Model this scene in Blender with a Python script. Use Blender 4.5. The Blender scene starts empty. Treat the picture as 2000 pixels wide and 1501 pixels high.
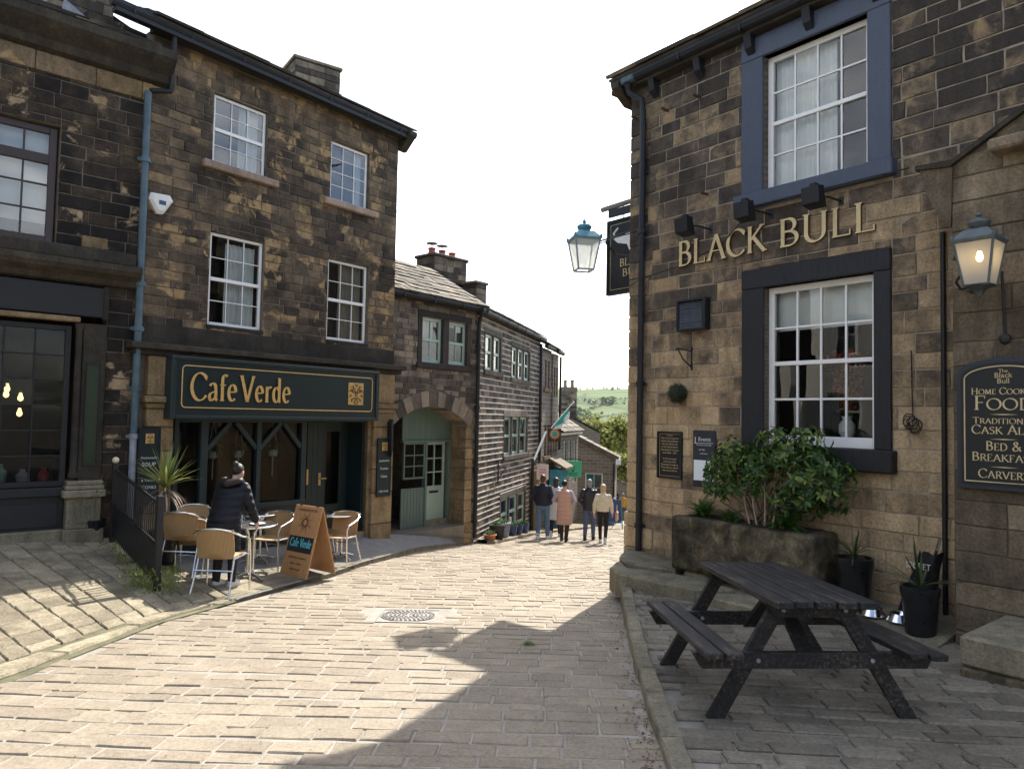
import bpy, math, random
from mathutils import Vector, Matrix
random.seed(11)
scene=bpy.context.scene; coll=scene.collection
PITCH=math.radians(2.57); ROLL=math.radians(1.1); FPX=1400.0; CAMZ=1.6
_cp,_sp,_cr,_sr=math.cos(PITCH),math.sin(PITCH),math.cos(ROLL),math.sin(ROLL)
C_F=(0,_cp,_sp); _U0=(0,-_sp,_cp)
C_R=(_cr,_sr*_U0[1],_sr*_U0[2]); C_U=(-_sr,_cr*_U0[1],_cr*_U0[2])
def ray(px,py):
    a=(px-1000)/FPX; b=(750.5-py)/FPX
    return tuple(C_F[i]+a*C_R[i]+b*C_U[i] for i in range(3))
def proj(x,y,z):
    v=(x,y,z-CAMZ)
    f=sum(v[i]*C_F[i] for i in range(3)); r=sum(v[i]*C_R[i] for i in range(3)); u=sum(v[i]*C_U[i] for i in range(3))
    return (1000+FPX*r/f, 750.5-FPX*u/f)
def hroad(y):
    if y<12: return -.075*y
    k=min(y,30)-12
    return -(.9+.09*k+.001*k*k)-.126*max(0,y-30)
def ground(px,py,dz=0.0):
    d=ray(px,py); lo,hi=1.0,200.0
    for _ in range(60):
        m=(lo+hi)/2
        if CAMZ+d[2]*m > hroad(d[1]*m)+dz: lo=m
        else: hi=m
    return (d[0]*lo,d[1]*lo,CAMZ+d[2]*lo)
class Frame:
    def __init__(s,P,az,z0=0.0):
        s.P=P; s.az=math.radians(az); s.d=(math.sin(s.az),math.cos(s.az)); s.n=(-s.d[1],s.d[0]); s.z0=z0; s.ang=math.atan2(s.d[1],s.d[0])
    def uv(s,px,py,y=0.0):
        d=ray(px,py); ox,oy=s.P[0]+s.n[0]*y, s.P[1]+s.n[1]*y
        t=(ox*s.n[0]+oy*s.n[1])/(d[0]*s.n[0]+d[1]*s.n[1])
        X,Y=d[0]*t,d[1]*t
        return ((X-ox)*s.d[0]+(Y-oy)*s.d[1], CAMZ+d[2]*t-s.z0)
    def w(s,u,y,z): return (s.P[0]+s.d[0]*u+s.n[0]*y, s.P[1]+s.d[1]*u+s.n[1]*y, z+s.z0)
def at_depth(px,py,Y):
    d=ray(px,py); t=Y/d[1]; return (d[0]*t,Y,CAMZ+d[2]*t)
# ---------------------------------------------------------------- camera, sky, sun, exposure
cam_d=bpy.data.cameras.new('camera'); cam=bpy.data.objects.new('camera',cam_d); coll.objects.link(cam)
cam_d.sensor_width=36; cam_d.lens=36*FPX/2000; cam_d.clip_end=9000; cam_d.clip_start=.05
cam.matrix_world=Matrix(((C_R[0],C_U[0],-C_F[0],0),(C_R[1],C_U[1],-C_F[1],0),(C_R[2],C_U[2],-C_F[2],CAMZ),(0,0,0,1)))
scene.camera=cam
SUN_AZ,SUN_EL=math.radians(21.6),math.radians(43.5)
world=bpy.data.worlds.new('World'); scene.world=world; world.use_nodes=True
nt=world.node_tree; nt.nodes.clear()
sky=nt.nodes.new('ShaderNodeTexSky'); sky.sky_type='NISHITA'; sky.sun_disc=False
sky.sun_elevation=SUN_EL; sky.sun_rotation=SUN_AZ; sky.air_density=1.0; sky.dust_density=2.2; sky.ozone_density=1.0; sky.altitude=200
tc=nt.nodes.new('ShaderNodeTexCoord'); mp=nt.nodes.new('ShaderNodeMapping'); mp.inputs['Scale'].default_value=(1,1,2.6)
cn=nt.nodes.new('ShaderNodeTexNoise'); cn.inputs['Scale'].default_value=2.3; cn.inputs['Detail'].default_value=8; cn.inputs['Roughness'].default_value=.58
cr=nt.nodes.new('ShaderNodeValToRGB'); cr.color_ramp.elements[0].position=.48; cr.color_ramp.elements[1].position=.8
mx=nt.nodes.new('ShaderNodeMixRGB'); mx.inputs[2].default_value=(12.5,12.2,11.7,1)
bg=nt.nodes.new('ShaderNodeBackground'); bg.inputs[1].default_value=.14
ow=nt.nodes.new('ShaderNodeOutputWorld')
nt.links.new(tc.outputs['Generated'],mp.inputs[0]); nt.links.new(mp.outputs[0],cn.inputs['Vector']); nt.links.new(cn.outputs[0],cr.inputs[0])
nt.links.new(cr.outputs[0],mx.inputs[0]); nt.links.new(sky.outputs[0],mx.inputs[1]); nt.links.new(mx.outputs[0],bg.inputs[0]); nt.links.new(bg.outputs[0],ow.inputs[0])
sun_d=bpy.data.lights.new('sun','SUN'); sun_d.energy=4.3; sun_d.angle=math.radians(.53); sun_d.color=(1,.95,.87)
sun=bpy.data.objects.new('sun',sun_d); coll.objects.link(sun)
SUNV=Vector((math.sin(SUN_AZ)*math.cos(SUN_EL),math.cos(SUN_AZ)*math.cos(SUN_EL),math.sin(SUN_EL)))
sun.rotation_euler=SUNV.to_track_quat('Z','Y').to_euler(); sun.location=(0,0,30)
vs=scene.view_settings; vs.view_transform='Standard'; vs.look='None'; vs.gamma=1; vs.use_curve_mapping=False; vs.exposure=1.2
scene.cycles.use_denoising=True; scene.cycles.max_bounces=6; scene.cycles.diffuse_bounces=3; scene.cycles.transparent_max_bounces=12
scene.cycles.caustics_reflective=False; scene.cycles.caustics_refractive=False; scene.cycles.sample_clamp_indirect=6

# ---------------------------------------------------------------- helpers
U=random.uniform
def tag(o,label,cat,group=None,kind=None):
    if label: o['label']=label
    if cat: o['category']=cat
    if group: o['group']=group
    if kind: o['kind']=kind
    return o
def link(name,data,parent=None):
    o=bpy.data.objects.new(name,data); coll.objects.link(o)
    if parent: o.parent=parent
    return o
def empty(name,loc=(0,0,0),rz=0.0):
    o=link(name,None); o.location=loc; o.rotation_euler=(0,0,rz); o.empty_display_size=.1; return o
def copy_tree(o,parent=None):
    c=o.copy(); coll.objects.link(c); c.parent=parent
    for ch in list(o.children): copy_tree(ch,c)
    return c
class MB:
    def __init__(s): s.v=[]; s.f=[]; s.m=[]; s.r=[]
    def add(s,vs,fs,mi=0,r=None):
        n=len(s.v); s.v.extend(vs)
        if r is None: r=random.random()
        for f in fs: s.f.append(tuple(i+n for i in f)); s.m.append(mi); s.r.append(r)
        return s
    def box(s,x0,x1,y0,y1,z0,z1,mi=0,b=0.0,r=None):
        if x1<x0: x0,x1=x1,x0
        if y1<y0: y0,y1=y1,y0
        if z1<z0: z0,z1=z1,z0
        if b<=0:
            s.add([(x0,y0,z0),(x1,y0,z0),(x1,y1,z0),(x0,y1,z0),(x0,y0,z1),(x1,y0,z1),(x1,y1,z1),(x0,y1,z1)],
                  [(0,3,2,1),(4,5,6,7),(0,1,5,4),(1,2,6,5),(2,3,7,6),(3,0,4,7)],mi,r); return s
        b=min(b,(x1-x0)/2.2,(y1-y0)/2.2,(z1-z0)/2.2)
        X=(x0,x1);Y=(y0,y1);Z=(z0,z1);vs=[];ix={}
        for i in (0,1):
            for j in (0,1):
                for k in (0,1):
                    dx,dy,dz=(b,-b)[i],(b,-b)[j],(b,-b)[k]
                    ix[i,j,k]=len(vs)
                    vs+= [(X[i],Y[j]+dy,Z[k]+dz),(X[i]+dx,Y[j],Z[k]+dz),(X[i]+dx,Y[j]+dy,Z[k])]
        fs=[]
        def q(a,ax): return ix[a]+ax
        for i in (0,1):
            f=[q((i,0,0),0),q((i,1,0),0),q((i,1,1),0),q((i,0,1),0)]; fs.append(tuple(f if i else f[::-1]))
            f=[q((0,i,0),1),q((0,i,1),1),q((1,i,1),1),q((1,i,0),1)]; fs.append(tuple(f if i else f[::-1]))
            f=[q((0,0,i),2),q((1,0,i),2),q((1,1,i),2),q((0,1,i),2)]; fs.append(tuple(f if i else f[::-1]))
        for i in (0,1):
            for j in (0,1):
                f=[q((i,j,0),0),q((i,j,1),0),q((i,j,1),1),q((i,j,0),1)]; fs.append(tuple(f if (i!=j) else f[::-1]))
                f=[q((i,0,j),0),q((i,1,j),0),q((i,1,j),2),q((i,0,j),2)]; fs.append(tuple(f if (i==j) else f[::-1]))
                f=[q((0,i,j),1),q((1,i,j),1),q((1,i,j),2),q((0,i,j),2)]; fs.append(tuple(f if (i!=j) else f[::-1]))
                for k in (0,1):
                    f=[q((i,j,k),0),q((i,j,k),1),q((i,j,k),2)]; fs.append(tuple(f if (i+j+k)%2==1 else f[::-1]))
        s.add(vs,fs,mi,r); return s
    def prism(s,poly,y0,y1,mi=0,axis='y',r=None):
        # polygon in (a,b) plane, extruded along axis
        n=len(poly)
        def P(a,b,c): return {'y':(a,c,b),'x':(c,a,b),'z':(a,b,c)}[axis]
        vs=[P(a,b,y0) for a,b in poly]+[P(a,b,y1) for a,b in poly]
        fs=[tuple(range(n)),tuple(range(2*n-1,n-1,-1))]+[(i,i+n,(i+1)%n+n,(i+1)%n) for i in range(n)]
        s.add(vs,fs,mi,r); return s
    def tube(s,pts,rad,n=8,mi=0,cap=True,r=None):
        pts=[Vector(p) for p in pts]; m=len(pts)
        rads=rad if isinstance(rad,(list,tuple)) else [rad]*m
        vs=[];prev=None
        for i,p in enumerate(pts):
            t=(pts[min(i+1,m-1)]-pts[max(i-1,0)])
            t=t.normalized() if t.length>1e-9 else Vector((0,0,1))
            if prev is None:
                a=Vector((0,0,1)) if abs(t.z)<.9 else Vector((1,0,0)); u=t.cross(a).normalized()
            else:
                u=prev-t*prev.dot(t); u=u.normalized() if u.length>1e-6 else t.orthogonal().normalized()
            prev=u; w=t.cross(u)
            for k in range(n):
                a=2*math.pi*k/n; q=p+(u*math.cos(a)+w*math.sin(a))*rads[i]; vs.append(tuple(q))
        fs=[]
        for i in range(m-1):
            for k in range(n): fs.append((i*n+k,i*n+(k+1)%n,(i+1)*n+(k+1)%n,(i+1)*n+k))
        if cap: fs.append(tuple(range(n-1,-1,-1))); fs.append(tuple((m-1)*n+k for k in range(n)))
        s.add(vs,fs,mi,r); return s
    def lathe(s,prof,n=20,c=(0,0,0),mi=0,r=None):
        vs=[];fs=[]
        for (ra,z) in prof:
            for k in range(n):
                a=2*math.pi*k/n; vs.append((c[0]+ra*math.cos(a),c[1]+ra*math.sin(a),c[2]+z))
        for i in range(len(prof)-1):
            for k in range(n): fs.append((i*n+k,i*n+(k+1)%n,(i+1)*n+(k+1)%n,(i+1)*n+k))
        if prof[0][0]>1e-5: fs.append(tuple(range(n-1,-1,-1)))
        if prof[-1][0]>1e-5: fs.append(tuple((len(prof)-1)*n+k for k in range(n)))
        s.add(vs,fs,mi,r); return s
    def ell(s,c,rx,ry,rz,nu=14,nv=9,mi=0,r=None):
        vs=[];fs=[]
        for j in range(nv+1):
            t=math.pi*j/nv
            for i in range(nu):
                a=2*math.pi*i/nu; vs.append((c[0]+rx*math.sin(t)*math.cos(a),c[1]+ry*math.sin(t)*math.sin(a),c[2]-rz*math.cos(t)))
        for j in range(nv):
            for i in range(nu): fs.append((j*nu+i,j*nu+(i+1)%nu,(j+1)*nu+(i+1)%nu,(j+1)*nu+i))
        s.add(vs,fs,mi,r); return s
    def mesh(s,name,mats,smooth=False):
        me=bpy.data.meshes.new(name); me.from_pydata(s.v,[],s.f)
        for m in (mats if isinstance(mats,(list,tuple)) else [mats]): me.materials.append(M[m] if isinstance(m,str) else m)
        me.polygons.foreach_set('material_index',s.m)
        a=me.attributes.new('rnd','FLOAT','FACE'); a.data.foreach_set('value',s.r)
        if smooth: me.polygons.foreach_set('use_smooth',[True]*len(s.f))
        me.update(); return me
    def build(s,name,mats,parent=None,smooth=False,kind=None,label=None):
        o=link(name,s.mesh(name,mats,smooth),parent)
        if kind: o['kind']=kind
        if label: o['label']=label
        return o
def smooth_by_angle(o,ang=35):
    me=o.data; me.polygons.foreach_set('use_smooth',[True]*len(me.polygons))
    try: me.set_sharp_from_angle(angle=math.radians(ang))
    except Exception: pass
    return o
# ---------------------------------------------------------------- materials
M={}
def _mat(name):
    m=bpy.data.materials.new(name); m.use_nodes=True; t=m.node_tree; b=t.nodes['Principled BSDF']; M[name]=m; return m,t,b
def N(t,ty,**kw):
    n=t.nodes.new(ty)
    for k,v in kw.items():
        if k in n.inputs: n.inputs[k].default_value=v
        else: setattr(n,k,v)
    return n
def c4(c): return (c[0],c[1],c[2],1)
def mat(name,col,rough=.6,metal=0,var=.18,vs=7,bump=.15,bs=60,col2=None,spec=.4,stretch=(1,1,1),coord='Object',alpha=None):
    m,t,b=_mat(name)
    tc=N(t,'ShaderNodeTexCoord'); mp=N(t,'ShaderNodeMapping'); mp.inputs['Scale'].default_value=stretch
    t.links.new(tc.outputs[coord],mp.inputs[0])
    n=N(t,'ShaderNodeTexNoise',Scale=vs,Detail=6,Roughness=.62); t.links.new(mp.outputs[0],n.inputs['Vector'])
    rp=N(t,'ShaderNodeValToRGB'); e=rp.color_ramp.elements; e[0].position=.3; e[1].position=.7
    c2=col2 or tuple(min(1,x*(1+var)) for x in col); c1=col if col2 else tuple(x*(1-var) for x in col)
    e[0].color=c4(c1); e[1].color=c4(c2)
    t.links.new(n.outputs[0],rp.inputs[0])
    a=N(t,'ShaderNodeAttribute',attribute_name='rnd'); mr=N(t,'ShaderNodeMapRange'); mr.inputs[3].default_value=1-var*.7; mr.inputs[4].default_value=1+var*.7
    t.links.new(a.outputs['Fac'],mr.inputs[0])
    mu=N(t,'ShaderNodeMixRGB',blend_type='MULTIPLY'); mu.inputs[0].default_value=1
    t.links.new(rp.outputs[0],mu.inputs[1]); t.links.new(mr.outputs[0],mu.inputs[2]); t.links.new(mu.outputs[0],b.inputs['Base Color'])
    b.inputs['Roughness'].default_value=rough; b.inputs['Metallic'].default_value=metal; b.inputs['Specular IOR Level'].default_value=spec
    if bump>0:
        n2=N(t,'ShaderNodeTexNoise',Scale=bs,Detail=5); t.links.new(mp.outputs[0],n2.inputs['Vector'])
        bp=N(t,'ShaderNodeBump',Strength=bump,Distance=.02); t.links.new(n2.outputs[0],bp.inputs['Height']); t.links.new(bp.outputs[0],b.inputs['Normal'])
        r2=N(t,'ShaderNodeMapRange'); r2.inputs[3].default_value=max(.02,rough-.12); r2.inputs[4].default_value=min(1,rough+.12); t.links.new(n.outputs[0],r2.inputs[0]); t.links.new(r2.outputs[0],b.inputs['Roughness'])
    return m
def ramp(t,stops):
    rp=N(t,'ShaderNodeValToRGB'); e=rp.color_ramp.elements
    while len(e)<len(stops): e.new(.5)
    for i,(p,c) in enumerate(stops): e[i].position=p; e[i].color=c4(c)
    return rp
def stone(name,stops,patch=None,rw=.55,ls=.8,lw=.5,ms=5,mw=.35,bump=.5,patch_th=(.6,.68),patch_s=3.0,rough=.85,grad=None,moss=None,spec=.25,grain=.42,streak=.3):
    """weathered stone: per-stone tone + large stains + mid mottling through one ramp, optional spalled patches with their own shape"""
    m,t,b=_mat(name)
    g=N(t,'ShaderNodeNewGeometry'); P=g.outputs['Position']
    def noise(s,d=5,r=.6,dist=0.0):
        n=N(t,'ShaderNodeTexNoise',Scale=s,Detail=d,Roughness=r,Distortion=dist); t.links.new(P,n.inputs['Vector']); return n.outputs[0]
    a=N(t,'ShaderNodeAttribute',attribute_name='rnd')
    def mad(x,k,c):
        q=N(t,'ShaderNodeMath',operation='MULTIPLY_ADD'); t.links.new(x,q.inputs[0]); q.inputs[1].default_value=k
        if isinstance(c,float): q.inputs[2].default_value=c
        else: t.links.new(c,q.inputs[2])
        return q.outputs[0]
    tot=rw+lw*2+mw*2
    f=mad(a.outputs['Fac'],rw,.5-(rw*.5+lw*2*.5+mw*2*.5))
    f=mad(noise(ls,4),lw*2,f); f=mad(noise(ms,7,.65,.4),mw*2,f)
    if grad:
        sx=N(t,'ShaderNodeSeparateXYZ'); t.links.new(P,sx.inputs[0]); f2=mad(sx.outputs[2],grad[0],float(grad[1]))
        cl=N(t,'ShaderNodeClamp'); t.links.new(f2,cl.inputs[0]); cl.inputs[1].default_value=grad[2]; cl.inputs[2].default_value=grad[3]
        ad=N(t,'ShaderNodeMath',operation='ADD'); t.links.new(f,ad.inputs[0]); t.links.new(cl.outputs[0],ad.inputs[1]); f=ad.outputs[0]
    rp=ramp(t,stops); t.links.new(f,rp.inputs[0]); col=rp.outputs[0]
    gr=N(t,'ShaderNodeMapRange'); gr.inputs[1].default_value=.3; gr.inputs[2].default_value=.7; gr.inputs[3].default_value=1-grain; gr.inputs[4].default_value=1+grain; t.links.new(noise(38,6,.75),gr.inputs[0])
    mpz=N(t,'ShaderNodeMapping'); mpz.inputs['Scale'].default_value=(5.5,5.5,.8); t.links.new(P,mpz.inputs[0]); zn=N(t,'ShaderNodeTexNoise',Scale=1.0,Detail=6,Roughness=.65); t.links.new(mpz.outputs[0],zn.inputs['Vector'])
    g2=N(t,'ShaderNodeMapRange'); g2.inputs[1].default_value=.3; g2.inputs[2].default_value=.7; g2.inputs[3].default_value=1-streak; g2.inputs[4].default_value=1+streak; t.links.new(zn.outputs[0],g2.inputs[0])
    gm_=N(t,'ShaderNodeMath',operation='MULTIPLY'); t.links.new(gr.outputs[0],gm_.inputs[0]); t.links.new(g2.outputs[0],gm_.inputs[1]); gr=gm_
    mu=N(t,'ShaderNodeMixRGB',blend_type='MULTIPLY'); mu.inputs[0].default_value=1; t.links.new(col,mu.inputs[1]); t.links.new(gr.outputs[0],mu.inputs[2]); col=mu.outputs[0]
    hpatch=None
    if patch:
        pr=N(t,'ShaderNodeMapRange'); pr.inputs[1].default_value=patch_th[0]; pr.inputs[2].default_value=patch_th[1]
        pn=mad(a.outputs['Fac'],.10,-.05); pn2=N(t,'ShaderNodeMath',operation='ADD'); t.links.new(noise(patch_s,8,.6,.7),pn2.inputs[0]); t.links.new(pn,pn2.inputs[1])
        t.links.new(pn2.outputs[0],pr.inputs[0])
        mxp=N(t,'ShaderNodeMixRGB'); t.links.new(pr.outputs[0],mxp.inputs[0]); t.links.new(col,mxp.inputs[1])
        pc=ramp(t,[(.3,patch[0]),(.7,patch[1])]); t.links.new(noise(9,5),pc.inputs[0]); t.links.new(pc.outputs[0],mxp.inputs[2]); col=mxp.outputs[0]; hpatch=pr.outputs[0]
    if moss:
        mr=N(t,'ShaderNodeMapRange'); mr.inputs[1].default_value=moss[1]; mr.inputs[2].default_value=moss[1]+.12; t.links.new(noise(4.5,7,.7),mr.inputs[0])
        mxm=N(t,'ShaderNodeMixRGB'); t.links.new(mr.outputs[0],mxm.inputs[0]); t.links.new(col,mxm.inputs[1]); mxm.inputs[2].default_value=c4(moss[0]); col=mxm.outputs[0]
    t.links.new(col,b.inputs['Base Color']); b.inputs['Roughness'].default_value=rough; b.inputs['Specular IOR Level'].default_value=spec
    h=mad(noise(28,6,.7),.5,0.0); h=mad(noise(110,3,.6),.2,h)
    if hpatch is not None: h=mad(hpatch,-.35,h)
    bp=N(t,'ShaderNodeBump',Strength=bump,Distance=.02); t.links.new(h,bp.inputs['Height']); t.links.new(bp.outputs[0],b.inputs['Normal'])
    return m
def glass(name,tint=(.92,.96,.95),k=1.6,rough=.004):
    m,t,b=_mat(name); t.nodes.remove(b); out=[n for n in t.nodes if n.type=='OUTPUT_MATERIAL'][0]
    tr=N(t,'ShaderNodeBsdfTransparent'); tr.inputs[0].default_value=c4(tint); gl=N(t,'ShaderNodeBsdfGlossy'); gl.inputs['Roughness'].default_value=rough
    fr=N(t,'ShaderNodeFresnel'); fr.inputs[0].default_value=1.52; ml=N(t,'ShaderNodeMath',operation='MULTIPLY'); ml.use_clamp=True; ml.inputs[1].default_value=k
    g=N(t,'ShaderNodeNewGeometry'); n=N(t,'ShaderNodeTexNoise',Scale=1.7,Detail=1); t.links.new(g.outputs['Position'],n.inputs['Vector'])
    bp=N(t,'ShaderNodeBump',Strength=.03,Distance=.05); t.links.new(n.outputs[0],bp.inputs['Height']); t.links.new(bp.outputs[0],gl.inputs['Normal'])
    mxs=N(t,'ShaderNodeMixShader'); t.links.new(fr.outputs[0],ml.inputs[0]); t.links.new(ml.outputs[0],mxs.inputs[0]); t.links.new(tr.outputs[0],mxs.inputs[1]); t.links.new(gl.outputs[0],mxs.inputs[2]); t.links.new(mxs.outputs[0],out.inputs[0]); return m
def emit(name,col,st):
    m,t,b=_mat(name); b.inputs['Base Color'].default_value=c4(col); b.inputs['Emission Color'].default_value=c4(col); b.inputs['Emission Strength'].default_value=st; return m
def leafmat(name,c1,c2,c3,rough=.45,trans=.25):
    m,t,b=_mat(name); a=N(t,'ShaderNodeAttribute',attribute_name='rnd'); rp=ramp(t,[(0,c1),(.55,c2),(1,c3)]); t.links.new(a.outputs['Fac'],rp.inputs[0])
    t.links.new(rp.outputs[0],b.inputs['Base Color']); b.inputs['Roughness'].default_value=rough; b.inputs['Specular IOR Level'].default_value=.35
    tl=N(t,'ShaderNodeBsdfTranslucent'); t.links.new(rp.outputs[0],tl.inputs[0]); ms=N(t,'ShaderNodeMixShader'); ms.inputs[0].default_value=trans
    out=[n for n in t.nodes if n.type=='OUTPUT_MATERIAL'][0]; t.links.new(b.outputs[0],ms.inputs[1]); t.links.new(tl.outputs[0],ms.inputs[2]); t.links.new(ms.outputs[0],out.inputs[0]); return m

stone('cafe_stone',[(.12,(.03,.024,.019)),(.38,(.068,.052,.037)),(.6,(.13,.096,.062)),(.85,(.2,.142,.086))],patch=((.22,.145,.065),(.40,.28,.145)),rw=.45,lw=.75,mw=.55,patch_th=(.565,.61),patch_s=2.3,bump=.9)
stone('shop_stone',[(.15,(.010,.009,.009)),(.45,(.022,.018,.015)),(.7,(.05,.037,.026)),(.9,(.10,.07,.045))],patch=((.22,.15,.08),(.42,.32,.2)),rw=.4,lw=.6,mw=.6,patch_th=(.59,.63),patch_s=2.1,bump=.7)
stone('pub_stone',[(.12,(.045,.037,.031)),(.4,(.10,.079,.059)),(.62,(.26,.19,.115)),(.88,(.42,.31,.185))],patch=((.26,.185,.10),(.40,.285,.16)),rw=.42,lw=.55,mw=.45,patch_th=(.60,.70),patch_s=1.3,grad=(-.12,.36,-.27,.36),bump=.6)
stone('wing_stone',[(.15,(.06,.048,.034)),(.45,(.13,.102,.068)),(.7,(.22,.172,.115)),(.9,(.32,.255,.175))],patch=((.25,.22,.17),(.36,.33,.27)),rw=.35,lw=.3,mw=.35,patch_th=(.68,.74),patch_s=1.6,bump=.8)
stone('house_stone',[(.12,(.05,.042,.034)),(.4,(.10,.083,.066)),(.65,(.17,.14,.106)),(.88,(.26,.21,.15))],rw=.75,lw=.4,mw=.5,bump=.8)
stone('tan_stone',[(.15,(.08,.055,.03)),(.45,(.2,.14,.075)),(.75,(.32,.23,.12)),(.95,(.4,.3,.17))],rw=.3,lw=.4,mw=.45,bump=.6,moss=((.06,.075,.02),.66))
stone('arch_stone',[(.15,(.05,.042,.036)),(.5,(.16,.13,.1)),(.85,(.27,.22,.16))],rw=.6,lw=.2,mw=.3,bump=.5)
stone('moulding',[(.15,(.014,.013,.011)),(.5,(.035,.03,.024)),(.85,(.075,.06,.042))],rw=.25,lw=.4,mw=.4,bump=.6,moss=((.045,.05,.018),.58))
stone('dark_jamb',[(.15,(.02,.018,.016)),(.5,(.04,.034,.03)),(.85,(.075,.062,.05))],rw=.3,lw=.3,mw=.3,bump=.4)
stone('sill_pink',[(.15,(.2,.145,.11)),(.5,(.3,.22,.17)),(.85,(.38,.29,.23))],rw=.2,lw=.3,mw=.3,bump=.3)
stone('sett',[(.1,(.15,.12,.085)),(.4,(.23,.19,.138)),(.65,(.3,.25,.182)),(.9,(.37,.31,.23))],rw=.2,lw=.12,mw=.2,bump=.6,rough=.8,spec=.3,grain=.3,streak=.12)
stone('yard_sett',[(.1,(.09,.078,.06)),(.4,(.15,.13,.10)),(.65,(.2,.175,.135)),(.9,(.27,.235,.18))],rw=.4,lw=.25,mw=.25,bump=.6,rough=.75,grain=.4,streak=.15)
stone('flag',[(.1,(.13,.11,.075)),(.4,(.21,.178,.122)),(.65,(.28,.24,.165)),(.9,(.35,.3,.21))],rw=.4,lw=.3,mw=.25,bump=.5,moss=((.12,.13,.045),.66))
stone('slab',[(.1,(.1,.09,.06)),(.45,(.18,.16,.11)),(.8,(.28,.245,.17))],rw=.2,lw=.4,mw=.3,bump=.6,moss=((.075,.08,.03),.62))
stone('trough',[(.1,(.018,.016,.01)),(.4,(.055,.047,.03)),(.65,(.12,.10,.063)),(.9,(.23,.19,.125))],rw=.1,lw=.8,mw=.9,bump=1.2,moss=((.07,.065,.02),.6))
stone('slate',[(.1,(.04,.034,.025)),(.4,(.085,.07,.05)),(.65,(.15,.122,.083)),(.9,(.22,.18,.118))],rw=.6,lw=.25,mw=.3,bump=.7,moss=((.14,.13,.04),.62))
stone('slate_dark',[(.1,(.025,.022,.02)),(.5,(.05,.045,.04)),(.9,(.1,.085,.07))],rw=.5,lw=.25,mw=.3,bump=.7)
mat('mortar_dark',(.15,.122,.09),.95,var=.35,vs=12,bump=.5,bs=90,coord='Object')
mat('mortar_pub',(.34,.285,.21),.95,var=.3,vs=9,bump=.5,bs=90)
mat('mortar_grey',(.24,.215,.18),.95,var=.2,vs=9,bump=.4,bs=90)
mat('mortar_white',(.56,.53,.47),.9,var=.12,vs=9,bump=.3,bs=90)
mat('joint_sand',(.33,.30,.25),.95,var=.22,vs=5,bump=.6,bs=120)
mat('joint_dark',(.26,.24,.205),.95,var=.3,vs=5,bump=.6,bs=120)
mat('joint_moss',(.13,.125,.07),.95,var=.35,vs=4,bump=.6,bs=120)
mat('asphalt',(.2,.195,.185),.9,var=.18,vs=6,bump=.5,bs=220)
mat('white_paint',(.78,.78,.76),.35,var=.05,vs=5,bump=.05,bs=30)
mat('sage_paint',(.35,.46,.39),.4,var=.08,vs=4,bump=.06,bs=40)
mat('sage_dark',(.105,.15,.125),.45,var=.1,vs=4,bump=.08,bs=30,stretch=(6,6,.6))
mat('cafe_green',(.008,.019,.021),.38,var=.12,vs=5,bump=.08,bs=30,stretch=(5,5,.6))
mat('cafe_green2',(.014,.027,.028),.42,var=.15,vs=5,bump=.08,bs=40,stretch=(5,5,.6))
mat('gold',(.62,.40,.14),.42,var=.18,vs=14,bump=.1,bs=50,metal=.25)
mat('gold_pale',(.60,.48,.26),.45,var=.12,vs=14,bump=.05,bs=50,metal=.15)
mat('letter_edge',(.12,.06,.03),.5,bump=0)
mat('slate_blue',(.055,.07,.105),.5,var=.14,vs=6,bump=.3,bs=40,stretch=(1,1,.4))
mat('charcoal_paint',(.012,.0135,.017),.5,var=.25,vs=8,bump=.6,bs=22,stretch=(5,5,.5))
mat('pipe_blue',(.045,.09,.12),.5,col2=(.10,.15,.175),var=.3,vs=5,bump=.2,bs=40)
mat('black_paint',(.010,.011,.013),.55,var=.25,vs=8,bump=.1,bs=40)
mat('black_iron',(.014,.014,.015),.5,var=.3,vs=20,bump=.2,bs=90)
mat('brown_frame',(.03,.013,.012),.35,var=.2,bump=.05)
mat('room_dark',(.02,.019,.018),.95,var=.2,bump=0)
mat('room_mid',(.10,.09,.08),.95,var=.2,bump=0)
mat('curtain',(.86,.87,.86),.9,var=.06,vs=5,bump=.1,bs=200)
mat('curtain_tan',(.42,.36,.28),.9,var=.1,vs=5,bump=.1,bs=200)
mat('blind',(.78,.8,.8),.85,var=.04,bump=0)
m,t,b=_mat('table_wood'); tc=N(t,'ShaderNodeTexCoord'); mp=N(t,'ShaderNodeMapping'); mp.inputs['Scale'].default_value=(9,1,9); t.links.new(tc.outputs['Object'],mp.inputs[0])
n1=N(t,'ShaderNodeTexNoise',Scale=5,Detail=8,Roughness=.7); t.links.new(mp.outputs[0],n1.inputs['Vector']); n2=N(t,'ShaderNodeTexNoise',Scale=2.2,Detail=3); t.links.new(tc.outputs['Object'],n2.inputs['Vector'])
am=N(t,'ShaderNodeMath',operation='MULTIPLY_ADD'); t.links.new(n2.outputs[0],am.inputs[0]); am.inputs[1].default_value=.45; t.links.new(n1.outputs[0],am.inputs[2])
rp=ramp(t,[(.3,(.005,.005,.006)),(.72,(.016,.015,.015)),(.85,(.045,.04,.036)),(.96,(.15,.12,.095))]); t.links.new(am.outputs[0],rp.inputs[0]); t.links.new(rp.outputs[0],b.inputs['Base Color']); b.inputs['Roughness'].default_value=.6; b.inputs['Specular IOR Level'].default_value=.3
bp=N(t,'ShaderNodeBump',Strength=.5,Distance=.01); t.links.new(n1.outputs[0],bp.inputs['Height']); t.links.new(bp.outputs[0],b.inputs['Normal'])
mat('worn_edge',(.2,.15,.1),.7,var=.3,vs=18,bump=.3)
mat('sign_frame',(.018,.024,.04),.4,var=.15,bump=.1)
mat('alu',(.72,.72,.70),.25,metal=1,var=.05,vs=8,bump=.02,bs=60)
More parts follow.
